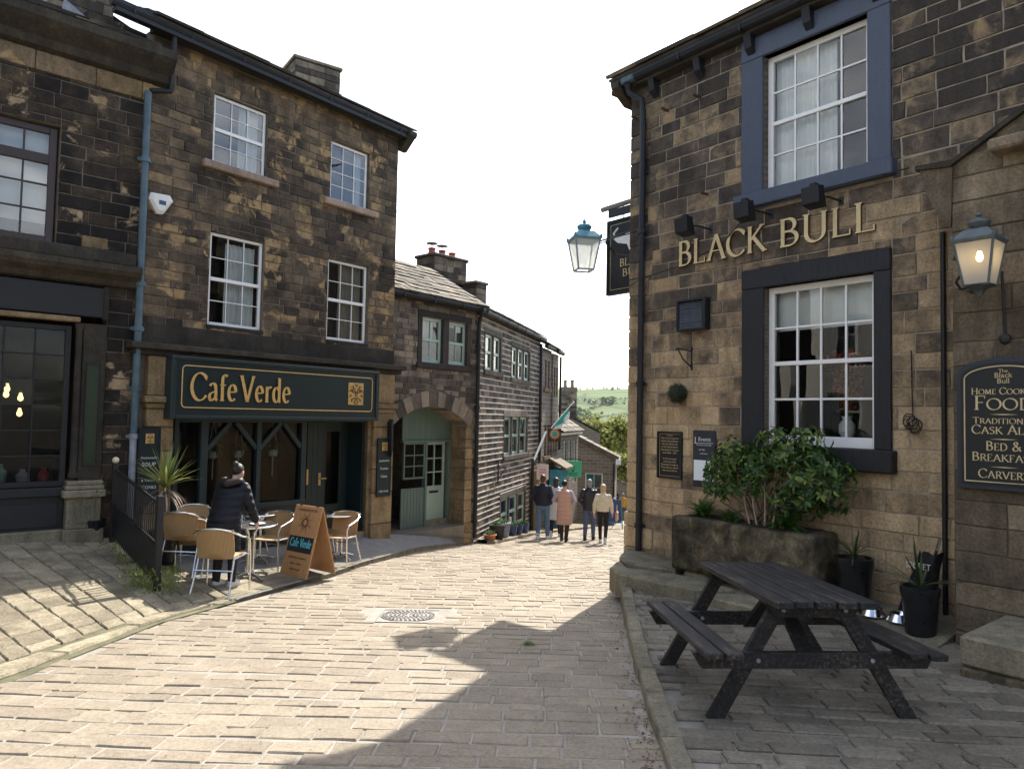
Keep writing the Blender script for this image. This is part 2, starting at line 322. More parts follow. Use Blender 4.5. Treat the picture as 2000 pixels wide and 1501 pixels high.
mat('steel',(.75,.75,.76),.16,metal=1,var=.05,bump=0)
mat('pine',(.40,.21,.09),.55,col2=(.52,.3,.14),var=.1,vs=5,bump=.15,bs=30,stretch=(8,8,.7))
mat('pine_mark',(.14,.065,.03),.6,bump=0)
mat('chalk',(.75,.76,.74),.9,var=.15,vs=40,bump=0)
mat('chalk_blue',(.10,.52,.55),.9,bump=0)
mat('chalkboard',(.02,.024,.032),.6,var=.3,vs=6,bump=.05)
mat('paper',(.72,.78,.82),.6,var=.06,bump=0)
mat('terracotta',(.4,.13,.07),.8,var=.2,bump=.2)
mat('pot_red',(.38,.1,.065),.8,var=.2,bump=.2)
mat('pot_black',(.015,.016,.018),.3,var=.2,bump=.05)
mat('pot_blue',(.04,.06,.16),.3,var=.2,bump=.05)
mat('lead',(.24,.26,.3),.55,var=.25,vs=9,bump=.2)
mat('lead_blue',(.2,.26,.36),.5,var=.3,vs=9,bump=.2)
mat('lamp_copper',(.05,.22,.27),.55,col2=(.13,.34,.42),var=.25,vs=9,bump=.2)
mat('lamp_grey',(.10,.12,.125),.45,var=.25,vs=12,bump=.2,metal=.3)
mat('milk_glass',(.62,.64,.62),.25,var=.04,vs=4,bump=0)
mat('plastic_white',(.72,.71,.66),.45,var=.06,bump=.05)
mat('rust',(.10,.04,.025),.85,var=.3,vs=30,bump=.4)
mat('soil',(.03,.022,.016),.95,var=.3,bump=.6)
mat('bark',(.1,.08,.06),.9,var=.3,vs=12,bump=.6,bs=30)
mat('twig',(.3,.23,.17),.8,var=.2,bump=.2)
mat('skin',(.55,.34,.26),.5,var=.08,bump=.05)
mat('hair_dark',(.02,.014,.011),.5,var=.3,vs=30,bump=.3,bs=90)
mat('hair_brown',(.09,.045,.025),.5,var=.3,vs=30,bump=.3,bs=90)
mat('hair_grey',(.28,.27,.27),.5,var=.3,vs=30,bump=.3,bs=90)
mat('hair_blond',(.6,.46,.26),.5,var=.2,vs=30,bump=.3,bs=90)
for n,c in dict(coat_black=(.012,.014,.022),navy=(.014,.017,.03),jeans=(.10,.17,.27),jeans_dark=(.07,.10,.17),pink=(.60,.34,.25),lilac=(.42,.36,.40),cream=(.72,.64,.48),trous_black=(.013,.012,.013),brown_tr=(.05,.025,.02),shoe_white=(.7,.69,.67),shoe_dark=(.03,.025,.022),yellow=(.62,.33,.02),bag_tan=(.5,.3,.2),red_cloth=(.4,.05,.04),blue_cloth=(.05,.08,.2),white_cloth=(.7,.7,.68)).items():
    mat(n,c,.75 if n!='coat_black' else .38,var=.12,vs=9,bump=.25,bs=35)
glass('glass'); glass('glass_dark',(.5,.55,.55),.6); glass('glass_strong',(.8,.85,.85),3.2)
emit('bulb',(1,.55,.18),3.2); emit('lamp_bulb',(1,.66,.3),9)
leafmat('laurel',(.018,.045,.012),(.045,.10,.024),(.16,.23,.05),.32,.2)
leafmat('laurel_young',(.14,.2,.035),(.22,.29,.045),(.34,.38,.08),.4,.35)
leafmat('fern',(.02,.07,.012),(.05,.13,.02),(.10,.2,.035),.55,.35)
leafmat('spiky',(.10,.15,.03),(.25,.30,.08),(.45,.45,.18),.4,.3)
leafmat('spiky_dark',(.02,.035,.015),(.05,.075,.03),(.13,.15,.06),.4,.2)
leafmat('tree_yellow',(.12,.14,.03),(.22,.23,.05),(.34,.32,.09),.6,.35)
leafmat('tree_green',(.03,.06,.02),(.06,.10,.03),(.11,.15,.05),.6,.3)
leafmat('box_ball',(.01,.03,.012),(.02,.05,.018),(.04,.075,.025),.6,.1)
leafmat('flower_red',(.45,.04,.015),(.6,.10,.03),(.65,.3,.05),.6,.2)
leafmat('grass_tuft',(.10,.16,.02),(.2,.28,.03),(.3,.38,.06),.6,.35)
# wicker weave
m,t,b=_mat('wicker'); tc=N(t,'ShaderNodeTexCoord'); w1=N(t,'ShaderNodeTexWave',Scale=22,Distortion=.6,bands_direction='X'); w2=N(t,'ShaderNodeTexWave',Scale=26,Distortion=.6,bands_direction='Z')
t.links.new(tc.outputs['Object'],w1.inputs[0]); t.links.new(tc.outputs['Object'],w2.inputs[0]); mm=N(t,'ShaderNodeMath',operation='MULTIPLY'); t.links.new(w1.outputs[1],mm.inputs[0]); t.links.new(w2.outputs[1],mm.inputs[1])
rp=ramp(t,[(0,(.27,.155,.06)),(.5,(.48,.31,.14)),(1,(.66,.48,.26))]); t.links.new(mm.outputs[0],rp.inputs[0]); t.links.new(rp.outputs[0],b.inputs['Base Color']); b.inputs['Roughness'].default_value=.5
bp=N(t,'ShaderNodeBump',Strength=.6,Distance=.01); t.links.new(mm.outputs[0],bp.inputs['Height']); t.links.new(bp.outputs[0],b.inputs['Normal'])
# ---------------------------------------------------------------- building kit (all in facade space: x along wall, -y outward, z up)
def root(name,fr,label,cat,group=None):
    o=empty(name,(fr.P[0],fr.P[1],fr.z0),fr.ang); tag(o,label,cat,group); o['_']=0; del o['_']; return o
def subtract(r,holes):
    rs=[r]
    for (a,b,c,d) in holes:
        nw=[]
        for (x0,x1,z0,z1) in rs:
            if b<=x0+1e-6 or a>=x1-1e-6 or d<=z0+1e-6 or c>=z1-1e-6: nw.append((x0,x1,z0,z1)); continue
            if a>x0: nw.append((x0,a,z0,z1))
            if b<x1: nw.append((b,x1,z0,z1))
            xa,xb=max(x0,a),min(x1,b)
            if c>z0: nw.append((xa,xb,z0,c))
            if d<z1: nw.append((xa,xb,d,z1))
        rs=nw
    return rs
def piece8(x0,x1,z0,z1,yf,yb,c,jit):
    def ring(i,y,k):
        a,b,p,q=x0+i,x1-i,z0+i,z1-i; mx_,mz=(a+b)/2,(p+q)/2
        return [(x+j[0]*k,y,z+j[1]*k) for (x,z),j in zip(((a,p),(mx_,p),(b,p),(b,mz),(b,q),(mx_,q),(a,q),(a,mz)),J)]
    J=[(U(-jit,jit),U(-jit,jit)) for _ in range(8)]
    tl=[U(-.003,.003) for _ in range(2)]
    fr_=[(x,y+tl[0]*((x-x0)/(x1-x0)-.5)*2+tl[1]*((z-z0)/(z1-z0)-.5)*2,z) for x,y,z in ring(c,yf,1)]
    vs=fr_+ring(0,yf+c,1)+ring(0,yb,1)
    fs=[tuple(range(8))]
    for i in range(8):
        j=(i+1)%8; fs.append((i+8,j+8,j,i)); fs.append((i+16,j+16,j+8,i+8))
    return vs,fs
def finish(pieces,tow,parent,matn,name='stone',maxn=300,smooth=False):
    """pieces: (verts, faces, centre, size); the ones that show largest become single parts, the rest one stuff part"""
    sc_=[]
    for p in pieces:
        w=tow(*p[2]); px,py=proj(*w) if w[1]>.3 else (-9999,0)
        vis=-60<px<2060 and -60<py<1560
        d2=w[0]**2+w[1]**2+(w[2]-CAMZ)**2
        sc_.append((p[3]/d2 if vis else -1+p[3]*1e-6,p))
    sc_.sort(key=lambda t:-t[0]); rest=MB()
    for i,(s_,p) in enumerate(sc_):
        if i<maxn and s_>0: MB().add(p[0],p[1]).build(name,matn,parent)
        else: rest.add(p[0],p[1])
    if rest.v: rest.build(name+'s',matn,parent,kind='stuff')
def wall(fr,parent,s0,s1,z0,z1,holes,ch,ln,matn,mortar,proud=(0,.014),joint=.012,maxn=300,keep=None,thick=.35,chamfer=.007,jit=.004,backing=True,ym=.004,mz0=None,strap=None):
    pcs=[]; z=z0; sm=MB()
    while z<z1-.03:
        h=U(*ch)
        if z1-(z+h)<ch[0]*.6: h=z1-z
        x=s0
        while x<s1-.02:
            l=U(*ln)
            if s1-(x+l)<ln[0]*.6: l=s1-x
            for (a,b,c,d) in subtract((x,x+l,z,z+h),holes):
                jx=joint*(.35 if strap else .5); a+=jx; b-=jx; c+=joint/2; d-=joint/2
                if b-a<.03 or d-c<.025: continue
                if keep and not keep((a+b)/2,(c+d)/2,a,b,c,d): continue
                if strap:
                    w=joint*.5+.004; y_=-strap-U(0,.004); sm.box(a-joint,b+joint,y_,.03,c-joint-.004,c+.004,b=.003); sm.box(b-.001,b+joint+.001,.004,.03,c+.004,d)
                v,f=piece8(a,b,c,d,-U(*proud),.03,min(chamfer,(d-c)*.2),jit); pcs.append((v,f,((a+b)/2,0,(c+d)/2),(b-a)*(d-c)))
            x+=l
        z+=h
    finish(pcs,fr.w,parent,matn,maxn=maxn)
    if strap: sm.build('pointing',mortar,parent,kind='stuff')
    if backing:
        mb=MB()
        for (a,b,c,d) in subtract((s0,s1,z0 if mz0 is None else mz0,z1),holes):
            if b-a>.004 and d-c>.004: mb.box(a,b,ym,thick,c,d)
        mb.build('mortar',mortar,parent)
def gutter(parent,s0,s1,y,z,matn='black_paint',r=.06,brk=.9):
    mb=MB(); pr=[(y-r,z+r),(y-r,z),(y-r*.7,z-r*.7),(y,z-r),(y+r*.7,z-r*.7),(y+r,z),(y+r,z+r)]
    mb.prism(pr,s0,s1,axis='x'); o=mb.build('gutter',matn,parent)
    x=s0+.3
    while x<s1:
        MB().box(x-.012,x+.012,y-r-.006,y+r+.03,z-r-.01,z-r+.004).box(x-.012,x+.012,y-r-.008,y-r+.001,z-r,z+r*.9).build('bracket',matn,o); x+=brk
    return o
def roof(fr,parent,s0,s1,y0,z0,pitch,length,matn,exp=.26,wid=(.25,.5),rows=None,th=.03,maxn=150):
    p=math.radians(pitch); c,s=math.cos(p),math.sin(p)
    def T(u,t,h): return (u,y0+t*c-h*s,z0+t*s+h*c)
    MB().add([T(s0,0,-.04),T(s1,0,-.04),T(s1,length,-.04),T(s0,length,-.04),T(s0,0,0),T(s1,0,0),T(s1,length,0),T(s0,length,0)],
        [(0,3,2,1),(4,5,6,7),(0,1,5,4),(1,2,6,5),(2,3,7,6),(3,0,4,7)]).build('roof_deck','slate_dark',parent)
    pcs=[];t=-.03;r=0
    while t<length-.05 and (rows is None or r<rows):
        u=s0-.02
        while u<s1-.04:
            w=min(U(*wid),s1+.03-u)
            if s1-(u+w)<.1: w=s1+.03-u
            k=th*U(.7,1.3); dt=U(-.015,.015); e=exp*1.35
            a,b=u+.004,u+w-.004; h0=.012+U(0,.008)
            vs=[T(a,t+dt,h0+.006),T(b,t+dt+U(-.012,.012),h0+.006),T(b,t+e,.002),T(a,t+e,.002),T(a,t+dt,h0+k),T(b,t+dt,h0+k+U(-.004,.004)),T(b,t+e,k*.8),T(a,t+e,k*.8)]
            pcs.append((vs,[(0,3,2,1),(4,5,6,7),(0,1,5,4),(1,2,6,5),(2,3,7,6),(3,0,4,7)],T((a+b)/2,t,0),w*exp)); u+=w
        t+=exp; r+=1
    finish(pcs,fr.w,parent,matn,name='roof_slate',maxn=maxn)
def shell(parent,s0,s1,y0,y1,z0,z1,matn):
    """side and back walls of a building, closed, behind its front"""
    t=.25; mb=MB(); mb.box(s0,s0+t,y0,y1,z0,z1).box(s1-t,s1,y0,y1,z0,z1).box(s0+t,s1-t,y1-t,y1,z0,z1).box(s0+t,s1-t,y0+1.6,y1-t,z1-.12,z1-.02); mb.build('shell_wall',matn,parent)
def curtain(parent,x0,x1,y,z0,z1,matn='curtain',folds=5,amp=.02):
    n=folds*8; vs=[]
    for i in range(n+1):
        x=x0+(x1-x0)*i/n; yy=y+amp*math.sin(i/8*2*math.pi)+U(-.003,.003)
        vs+=[(x,yy,z0),(x,yy,z1)]
    fs=[(2*i,2*i+2,2*i+3,2*i+1) for i in range(n)]
    return MB().add(vs,fs).build('curtain',matn,parent,smooth=True)
def window(parent,s0,s1,z0,z1,cols,rows,fmat='white_paint',y=.1,fw=.05,bar=.014,mid=None,gl='glass',room=.9,room_mat='room_dark',pane_n=True,fd=.06,midw=.045,label=None,bottom=None):
    """frame mesh with sash bars, panes and room as its parts; rows counts panes over the full height; mid = row index of the meeting rail"""
    mb=MB(); bt=bottom or fw
    mb.box(s0,s0+fw,y,y+fd,z0,z1,b=.004).box(s1-fw,s1,y,y+fd,z0,z1,b=.004).box(s0+fw,s1-fw,y+.001,y+fd,z1-fw,z1,b=.004).box(s0+fw,s1-fw,y-.004,y+fd,z0,z0+bt,b=.004)
    o=mb.build('window',fmat,parent,label=label)
    a,b,c,d=s0+fw,s1-fw,z0+bt,z1-fw
    zs=[c+(d-c)*i/rows for i in range(rows+1)]; xs=[a+(b-a)*i/cols for i in range(cols+1)]
    sb=MB()
    for i in range(1,cols): sb.box(xs[i]-bar/2,xs[i]+bar/2,y+.008,y+.04,c,d,b=.003)
    for j in range(1,rows):
        if mid is not None and j==mid: continue
        sb.box(a,b,y+.010,y+.038,zs[j]-bar/2,zs[j]+bar/2,b=.003)
    if sb.v: sb.build('glazing_bar',fmat,o)
    if mid is not None:
        z=zs[mid]; MB().box(a-.002,b+.002,y-.006,y+.045,z-midw/2,z+midw/2,b=.004).build('meeting_rail',fmat,o)
    yp=y+.026
    for i in range(cols):
        for j in range(rows):
            x0,x1,q0,q1=xs[i]+.002,xs[i+1]-.002,zs[j]+.002,zs[j+1]-.002
            ta,tb=U(-.003,.003),U(-.003,.003)
            MB().add([(x0,yp-ta-tb,q0),(x1,yp+ta-tb,q0),(x1,yp+ta+tb,q1),(x0,yp-ta+tb,q1)],[(0,1,2,3)]).build('pane',gl,o)
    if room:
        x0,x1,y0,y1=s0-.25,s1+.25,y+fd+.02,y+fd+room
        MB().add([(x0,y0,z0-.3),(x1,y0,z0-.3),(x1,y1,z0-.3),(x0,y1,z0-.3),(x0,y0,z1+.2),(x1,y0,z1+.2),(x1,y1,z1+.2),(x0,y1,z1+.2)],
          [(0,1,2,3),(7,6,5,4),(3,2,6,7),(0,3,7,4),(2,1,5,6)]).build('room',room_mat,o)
    return o
def surround(parent,s0,s1,z0,z1,w,matn,proud=.02,depth=.12,sill=True,lint=None,sill_out=.06,sill_h=None,sill_mat=None):
    """stone or painted surround around an opening s0..s1,z0..z1"""
    lh=lint or w; sh=sill_h or w
    MB().box(s0-w,s0,-proud,depth,z0,z1,b=.006).build('jamb',matn,parent)
    MB().box(s1,s1+w,-proud,depth,z0,z1,b=.006).build('jamb',matn,parent)
    MB().box(s0-w-.002,s1+w+.002,-proud-.004,depth,z1,z1+lh,b=.006).build('lintel',matn,parent)
    if sill: MB().box(s0-w-.05,s1+w+.05,-proud-sill_out,depth,z0-sh,z0,b=.01).build('sill',sill_mat or matn,parent)
def pipe(parent,name,pts,r,matn,collars=(),n=10):
    o=smooth_by_angle(MB().tube(pts,r,n).build(name,matn,parent))
    for p in collars:
        MB().tube([(p[0],p[1],p[2]-.035),(p[0],p[1],p[2]+.035)],r*1.35,n).box(p[0]-r*1.9,p[0]+r*1.9,p[1]+r*.3,p[1]+r*.9,p[2]-.02,p[2]+.02).build('pipe_collar',matn,o)
    return o
# ---------------------------------------------------------------- lettering: broad-nib strokes with serifs
def arc(cx,cy,rx,ry,a0,a1,n=14):
    return [(cx+rx*math.cos(math.radians(a0+(a1-a0)*i/n)),cy+ry*math.sin(math.radians(a0+(a1-a0)*i/n))) for i in range(n+1)]
SF=.1
def sv(x,y): return ('s',[(x-SF,y),(x+SF,y)])
def svr(x,y): return ('s',[(x,y-SF),(x,y+SF)])
G={ 'A':(.80,[('n',[(.08,0),(.4,1)]),('n',[(.4,1),(.74,0)]),('s',[(.2,.36),(.6,.36)]),sv(.08,.02),sv(.73,.02)]),
 'B':(.66,[('n',[(.14,0),(.14,1)]),('n',[(.06,.98),(.32,.98)]+arc(.32,.76,.19,.22,90,-90)+[(.14,.54)]),('n',[(.14,.53),(.34,.53)]+arc(.34,.275,.24,.255,90,-90)+[(.06,.02)])]),
 'C':(.78,[('n',arc(.44,.5,.38,.5,38,322,26)),svr(.73,.84)]),
 'D':(.80,[('n',[(.14,0),(.14,1)]),('n',[(.06,.98),(.34,.98)]+arc(.34,.5,.38,.48,90,-90,20)+[(.06,.02)])]),
 'E':(.60,[('n',[(.14,0),(.14,1)]),('s',[(.05,.98),(.52,.98)]),('s',[(.14,.52),(.44,.52)]),('s',[(.05,.02),(.55,.02)]),svr(.52,.9),svr(.55,.1)]),
 'F':(.56,[('n',[(.14,0),(.14,1)]),('s',[(.05,.98),(.52,.98)]),('s',[(.14,.52),(.44,.52)]),sv(.14,.02),svr(.52,.9)]),
 'H':(.82,[('n',[(.14,0),(.14,1)]),('n',[(.68,0),(.68,1)]),('s',[(.14,.52),(.68,.52)]),sv(.14,.02),sv(.14,.98),sv(.68,.02),sv(.68,.98)]),
 'I':(.30,[('n',[(.15,0),(.15,1)]),sv(.15,.02),sv(.15,.98)]),
 'K':(.76,[('n',[(.14,0),(.14,1)]),('n',[(.16,.46),(.62,1)]),('n',[(.28,.58),(.72,0)]),sv(.14,.02),sv(.14,.98),sv(.62,.98),sv(.72,.02)]),
 'L':(.60,[('n',[(.14,0),(.14,1)]),('s',[(.05,.02),(.55,.02)]),sv(.14,.98),svr(.55,.1)]),
 'M':(.98,[('n',[(.14,0),(.2,1)]),('n',[(.2,1),(.49,.08)]),('n',[(.49,.08),(.78,1)]),('n',[(.78,1),(.84,0)]),sv(.14,.02),sv(.84,.02)]),
 'N':(.86,[('n',[(.14,0),(.14,1)]),('n',[(.14,1),(.72,0)]),('n',[(.72,0),(.72,1)]),sv(.14,.02),sv(.72,.98)]),
 'O':(.90,[('n',arc(.45,.5,.39,.49,0,360,32))]),
 'R':(.70,[('n',[(.14,0),(.14,1)]),('n',[(.06,.98),(.34,.98)]+arc(.34,.75,.2,.23,90,-90)+[(.14,.52)]),('n',[(.34,.52),(.66,0)]),sv(.14,.02),sv(.66,.02)]),
 'S':(.56,[('n',arc(.28,.76,.2,.23,40,200,10)+arc(.27,.27,.22,.25,70,-145,14)),svr(.46,.86)]),
 'T':(.72,[('n',[(.36,0),(.36,1)]),('s',[(.04,.98),(.68,.98)]),sv(.36,.02),svr(.05,.9),svr(.67,.9)]),
 'U':(.82,[('n',[(.16,1),(.16,.34)]+arc(.42,.3,.26,.3,180,360,16)+[(.68,.34),(.68,1)]),sv(.16,.98),sv(.68,.98)]),
 'V':(.78,[('n',[(.06,1),(.4,0)]),('n',[(.4,0),(.72,1)]),sv(.06,.98),sv(.72,.98)]),
 'Y':(.72,[('n',[(.06,1),(.36,.48)]),('n',[(.36,.48),(.66,1)]),('n',[(.36,.5),(.36,0)]),sv(.06,.98),sv(.66,.98),sv(.36,.02)]),
 '&':(.84,[('n',[(.74,.02),(.2,.74)]+arc(.33,.8,.14,.18,200,0,12)+[(.4,.6),(.16,.38)]+arc(.3,.24,.2,.22,150,300,10)+[(.62,.3),(.68,.48)])]),
 'a':(.50,[('n',[(.1,.54)]+arc(.23,.5,.14,.14,130,20,8)+[(.38,.42),(.38,.08),(.46,.02)]),('n',[(.38,.36),(.2,.3)]+arc(.19,.15,.11,.14,90,300,12)+[(.38,.14)])]),
 'f':(.36,[('n',[(.16,0),(.16,.78)]+arc(.28,.8,.12,.18,180,40,8)),('s',[(.04,.6),(.34,.6)]),sv(.16,.02)]),
 'e':(.50,[('n',[(.08,.34),(.42,.36)]+arc(.26,.32,.18,.3,10,315,22))]),
 'r':(.40,[('n',[(.14,0),(.14,.62)]),('n',[(.14,.46)]+arc(.3,.44,.12,.17,140,50,6)),sv(.14,.02)]),
 'd':(.56,[('n',[(.42,.98),(.42,.04),(.5,.02)]),('n',arc(.25,.31,.17,.29,40,320,20)),('s',[(.32,.97),(.42,.97)])]) }
def glyph(ch,size,thick,thin,depth,y0,mats,parent,x,z,name='letter',shear=None,squash=1.0):
    w,st=G[ch]; front=MB(); k=0
    for ty,pts in st:
        pts=[(px*squash,pz) for px,pz in pts]; n=len(pts); L=[];R_=[]
        for i,(a,b) in enumerate(pts):
            i0,i1=max(i-1,0),min(i+1,n-1); dx,dz=pts[i1][0]-pts[i0][0],pts[i1][1]-pts[i0][1]; l=math.hypot(dx,dz) or 1; dx/=l;dz/=l
            if ty=='s': hw=thin/2
            else: hw=(thin+(thick-thin)*abs(math.sin(math.atan2(dz,dx)-math.radians(18)))**1.3)/2
            L.append((a-dz*hw,b+dx*hw)); R_.append((a+dz*hw,b-dx*hw))
        yy=-depth-k*.0004; k+=1
        vs=[];
        for (a,b),(c,d) in zip(L,R_): vs+=[(x+a*size,y0+yy,z+b*size),(x+c*size,y0+yy,z+d*size),(x+a*size,y0,z+b*size),(x+c*size,y0,z+d*size)]
        ff=[];fe=[]
        for i in range(n-1):
            q=4*i; ff.append((q,q+1,q+5,q+4)); fe+=[(q+2,q,q+4,q+6),(q+1,q+3,q+7,q+5)]
        fe+=[(0,2,3,1),(4*n-4,4*n-3,4*n-1,4*n-2)]
        nb=len(front.v); front.add(vs,ff,0,.5); front.f+= [tuple(i+nb for i in f) for f in fe]; front.m+=[1]*len(fe); front.r+=[.5]*len(fe)
    o=front.build(name,mats,parent)
    return w*size*squash
def write(txt,size,thick,thin,depth,y0,mats,parent,x,z,track=.06,smallcaps=None,name='letter',squash=1.0,width=None,center=None,words=False):
    def adv():
        t=0
        for i,c in enumerate(txt):
            if c==' ': t+=.34*size*squash; continue
            s=size if (smallcaps is None or i==0 or txt[i-1]==' ') else size*smallcaps
            t+=(G[c][0]*squash+track)*s
        return t
    if width: squash=squash*width/adv()
    if center is not None: x=center-adv()/2
    for i,c in enumerate(txt):
        if c==' ': x+=.34*size*squash; continue
        s=size if (smallcaps is None or i==0 or txt[i-1]==' ') else size*smallcaps
        x+=glyph(c,s,thick,thin,depth,y0,mats,parent,x,z,name=name,squash=squash)+track*s
    return x
TMP=bpy.data.scenes.new('tmp')
def bake(ob):
    TMP.collection.objects.link(ob); vl=TMP.view_layers[0]; vl.update(); me=bpy.data.meshes.new_from_object(ob.evaluated_get(vl.depsgraph)); return me
def sans(txt,size,y,matn,parent,x,z,name='lettering',ext=.001,align='CENTER',sx=1.0,shear=0):
    cu=bpy.data.curves.new('txt','FONT'); cu.body=txt; cu.size=size; cu.extrude=ext; cu.align_x=align; cu.resolution_u=2; cu.shear=shear; cu.space_line=.95
    ob=bpy.data.objects.new('txt',cu)
    me=bake(ob); bpy.data.objects.remove(ob); bpy.data.curves.remove(cu)
    me.transform(Matrix(((sx,0,0,x),(0,0,-1,y),(0,1,0,z),(0,0,0,1)))); me.materials.clear(); me.materials.append(M[matn])
    return link(name,me,parent)
# ---------------------------------------------------------------- facade frames (from the vanishing points and ground contacts)
FC=Frame(at_depth(740,1045,14.0)[:2],37.7)
FL=Frame(FC.w(-4.64,0,0)[:2],48.0)
FB=Frame(ground(1224,1140)[:2],180-38.8)
FA=Frame(FC.w(0,.25,0)[:2],37.7)
FS=Frame(FA.w(3.11,0,0)[:2],15.6)
def v2(p): return (p[0],p[1])
def lerp(a,b,t): return tuple(x+(y-x)*t for x,y in zip(a,b))
# ---------------------------------------------------------------- ground, road, pavements
LK=[(-4.15,2.2,hroad(2.2))]+[ground(*p) for p in ((0,1330),(305,1216),(450,1178),(466,1173.5),(640,1128),(705,1106),(812,1078),(925,1059))]
UP=[.02,.02,.03,.04,.05,.07,.08,.10,.05]
KP=[(x,y,z+u) for (x,y,z),u in zip(LK,UP)]
FP=[FL.w(-5.2,0,-.08),FL.w(-3.0,0,-.11),FL.w(-1.05,0,-.15),FC.w(-4.64,0,-.22),FC.w(-4.45,0,-.56),FC.w(-2.7,0,-.64),FC.w(-1.3,0,-.69),FC.w(.1,0,-.75),FA.w(3.0,0,-1.19)]
def pv(u,v,dz=0):
    u=max(0,min(len(KP)-1.0001,u)); i=int(u); f=u-i; a=lerp(KP[i],KP[i+1],f); b=lerp(FP[i],FP[i+1],f); p=lerp(a,b,v); return (p[0],p[1],p[2]+dz)
import numpy as np
_pg=np.array([[pv(i*.06,j/24)[:2] for j in range(25)] for i in range(134)])
def pav_uv(x,y):
    d=(_pg[:,:,0]-x)**2+(_pg[:,:,1]-y)**2; i,j=divmod(int(d.argmin()),25); u,v=i*.06,j/24
    for _ in range(5):
        p=pv(u,v); e=.01; pu=pv(u+e,v); q=pv(u,v+e)
        a,b,c,d=(pu[0]-p[0])/e,(q[0]-p[0])/e,(pu[1]-p[1])/e,(q[1]-p[1])/e; D=a*d-b*c
        if abs(D)<1e-6: break
        rx,ry=x-p[0],y-p[1]; u+=max(-.05,min(.05,(rx*d-b*ry)/D)); v+=max(-.04,min(.04,(a*ry-c*rx)/D))
    return u,v
def pav_z(x,y):
    u,v=pav_uv(x,y); return pv(u,max(-.05,min(1.05,v)))[2]
def pav(px,py):
    d=ray(px,py); t=4.0; last=None
    while t<16:
        g=CAMZ+d[2]*t-pav_z(d[0]*t,d[1]*t)
        if g<0: break
        t+=.1
    lo,hi=t-.1,t
    for _ in range(14):
        m=(lo+hi)/2
        if CAMZ+d[2]*m-pav_z(d[0]*m,d[1]*m)>0: lo=m
        else: hi=m
    x,y=d[0]*lo,d[1]*lo; return (x,y,pav_z(x,y))
RK=[v2(ground(*p)) for p in ((1325,1560),(1300,1501),(1268,1400),(1238,1300),(1218,1215),(1211,1165))]
RK=[(RK[0][0]+.12,1.2)]+RK
def inpoly(x,y,P):
    c=False; n=len(P)
    for i in range(n):
        x1,y1=P[i]; x2,y2=P[(i+1)%n]
        if (y1>y)!=(y2>y) and x<(x2-x1)*(y-y1)/(y2-y1)+x1: c=not c
    return c
SK=[v2(FS.w(s,o,0)) for s,o in ((.25,-.45),(5.1,-.45),(6.4,-.7),(9.5,-1.1),(13,-.9),(22,-.6))]
ROADP=[v2(p) for p in LK]+SK+[(9.0,40),(6.2,30),(4.6,22),(3.0,14.5),(1.95,10.7)]+RK[::-1]+[(-1.0,1.0)]
road=MB()
ys=[1.0+.5*i for i in range(80)]+[41+2*i for i in range(40)]
vs=[];fs=[]
for i,y in enumerate(ys):
    vs+=[(-4.6 if y<16 else -4.6+(y-16)*.3,y,hroad(y)-.007),(3.2+max(0,y-8)*.22,y,hroad(y)-.007)]
    if i: fs.append((2*i-2,2*i-1,2*i+1,2*i))
road.add(vs,fs); ROAD=road.build('road','joint_sand'); tag(ROAD,None,None,kind='structure')
def setts(parent,P,v0,v1,u0,u1,rowh,ln,joint,matn,ang,zf,maxn,ch=.012,jit=.006,name='sett',bulge=None,skip=None):
    a=math.radians(ang); ca,sa=math.cos(a),math.sin(a); pcs=[]; v=v0
    while v<v1:
        h=U(*rowh); u=u0-U(0,ln[1]); ph=U(0,6.28)
        while u<u1:
            l=U(*ln); cu,cv=u+l/2,v+h/2
            x,y=cu*ca+cv*sa,-cu*sa+cv*ca
            wv=.035*math.sin(cu*.9+cv*.12)
            if inpoly(x,y,P) and not(skip and skip(x,y)):
                vv,f=piece8(u+joint/2,u+l-joint/2,v+joint/2+U(-.004,.004),v+h-joint/2+U(-.004,.004),-U(-.003,.004),.05,min(ch,h*.16),min(jit,h*.06))
                out=[]
                for (p,d,q) in vv:
                    q+=wv+.02*math.sin(ph+p*1.3); X,Y=p*ca+q*sa,-p*sa+q*ca; out.append((X,Y,zf(X,Y)-d))
                pcs.append((out,f,(x,y,zf(x,y)),l*h/max(1,math.hypot(x,y)) ))
            u+=l
        v+=h
    finish(pcs,lambda x,y,z:(x,y,z),parent,matn,name=name,maxn=maxn)
MHX,MHY=ground(798,1201)[:2]
setts(ROAD,ROADP,2.2,34,-6.5,11,(.145,.22),(.2,.40),.012,'sett',2.5,lambda x,y:hroad(y),300,ch=.009,jit=.005,skip=lambda x,y:abs(x-MHX)<.42 and abs(y-MHY)<.38)
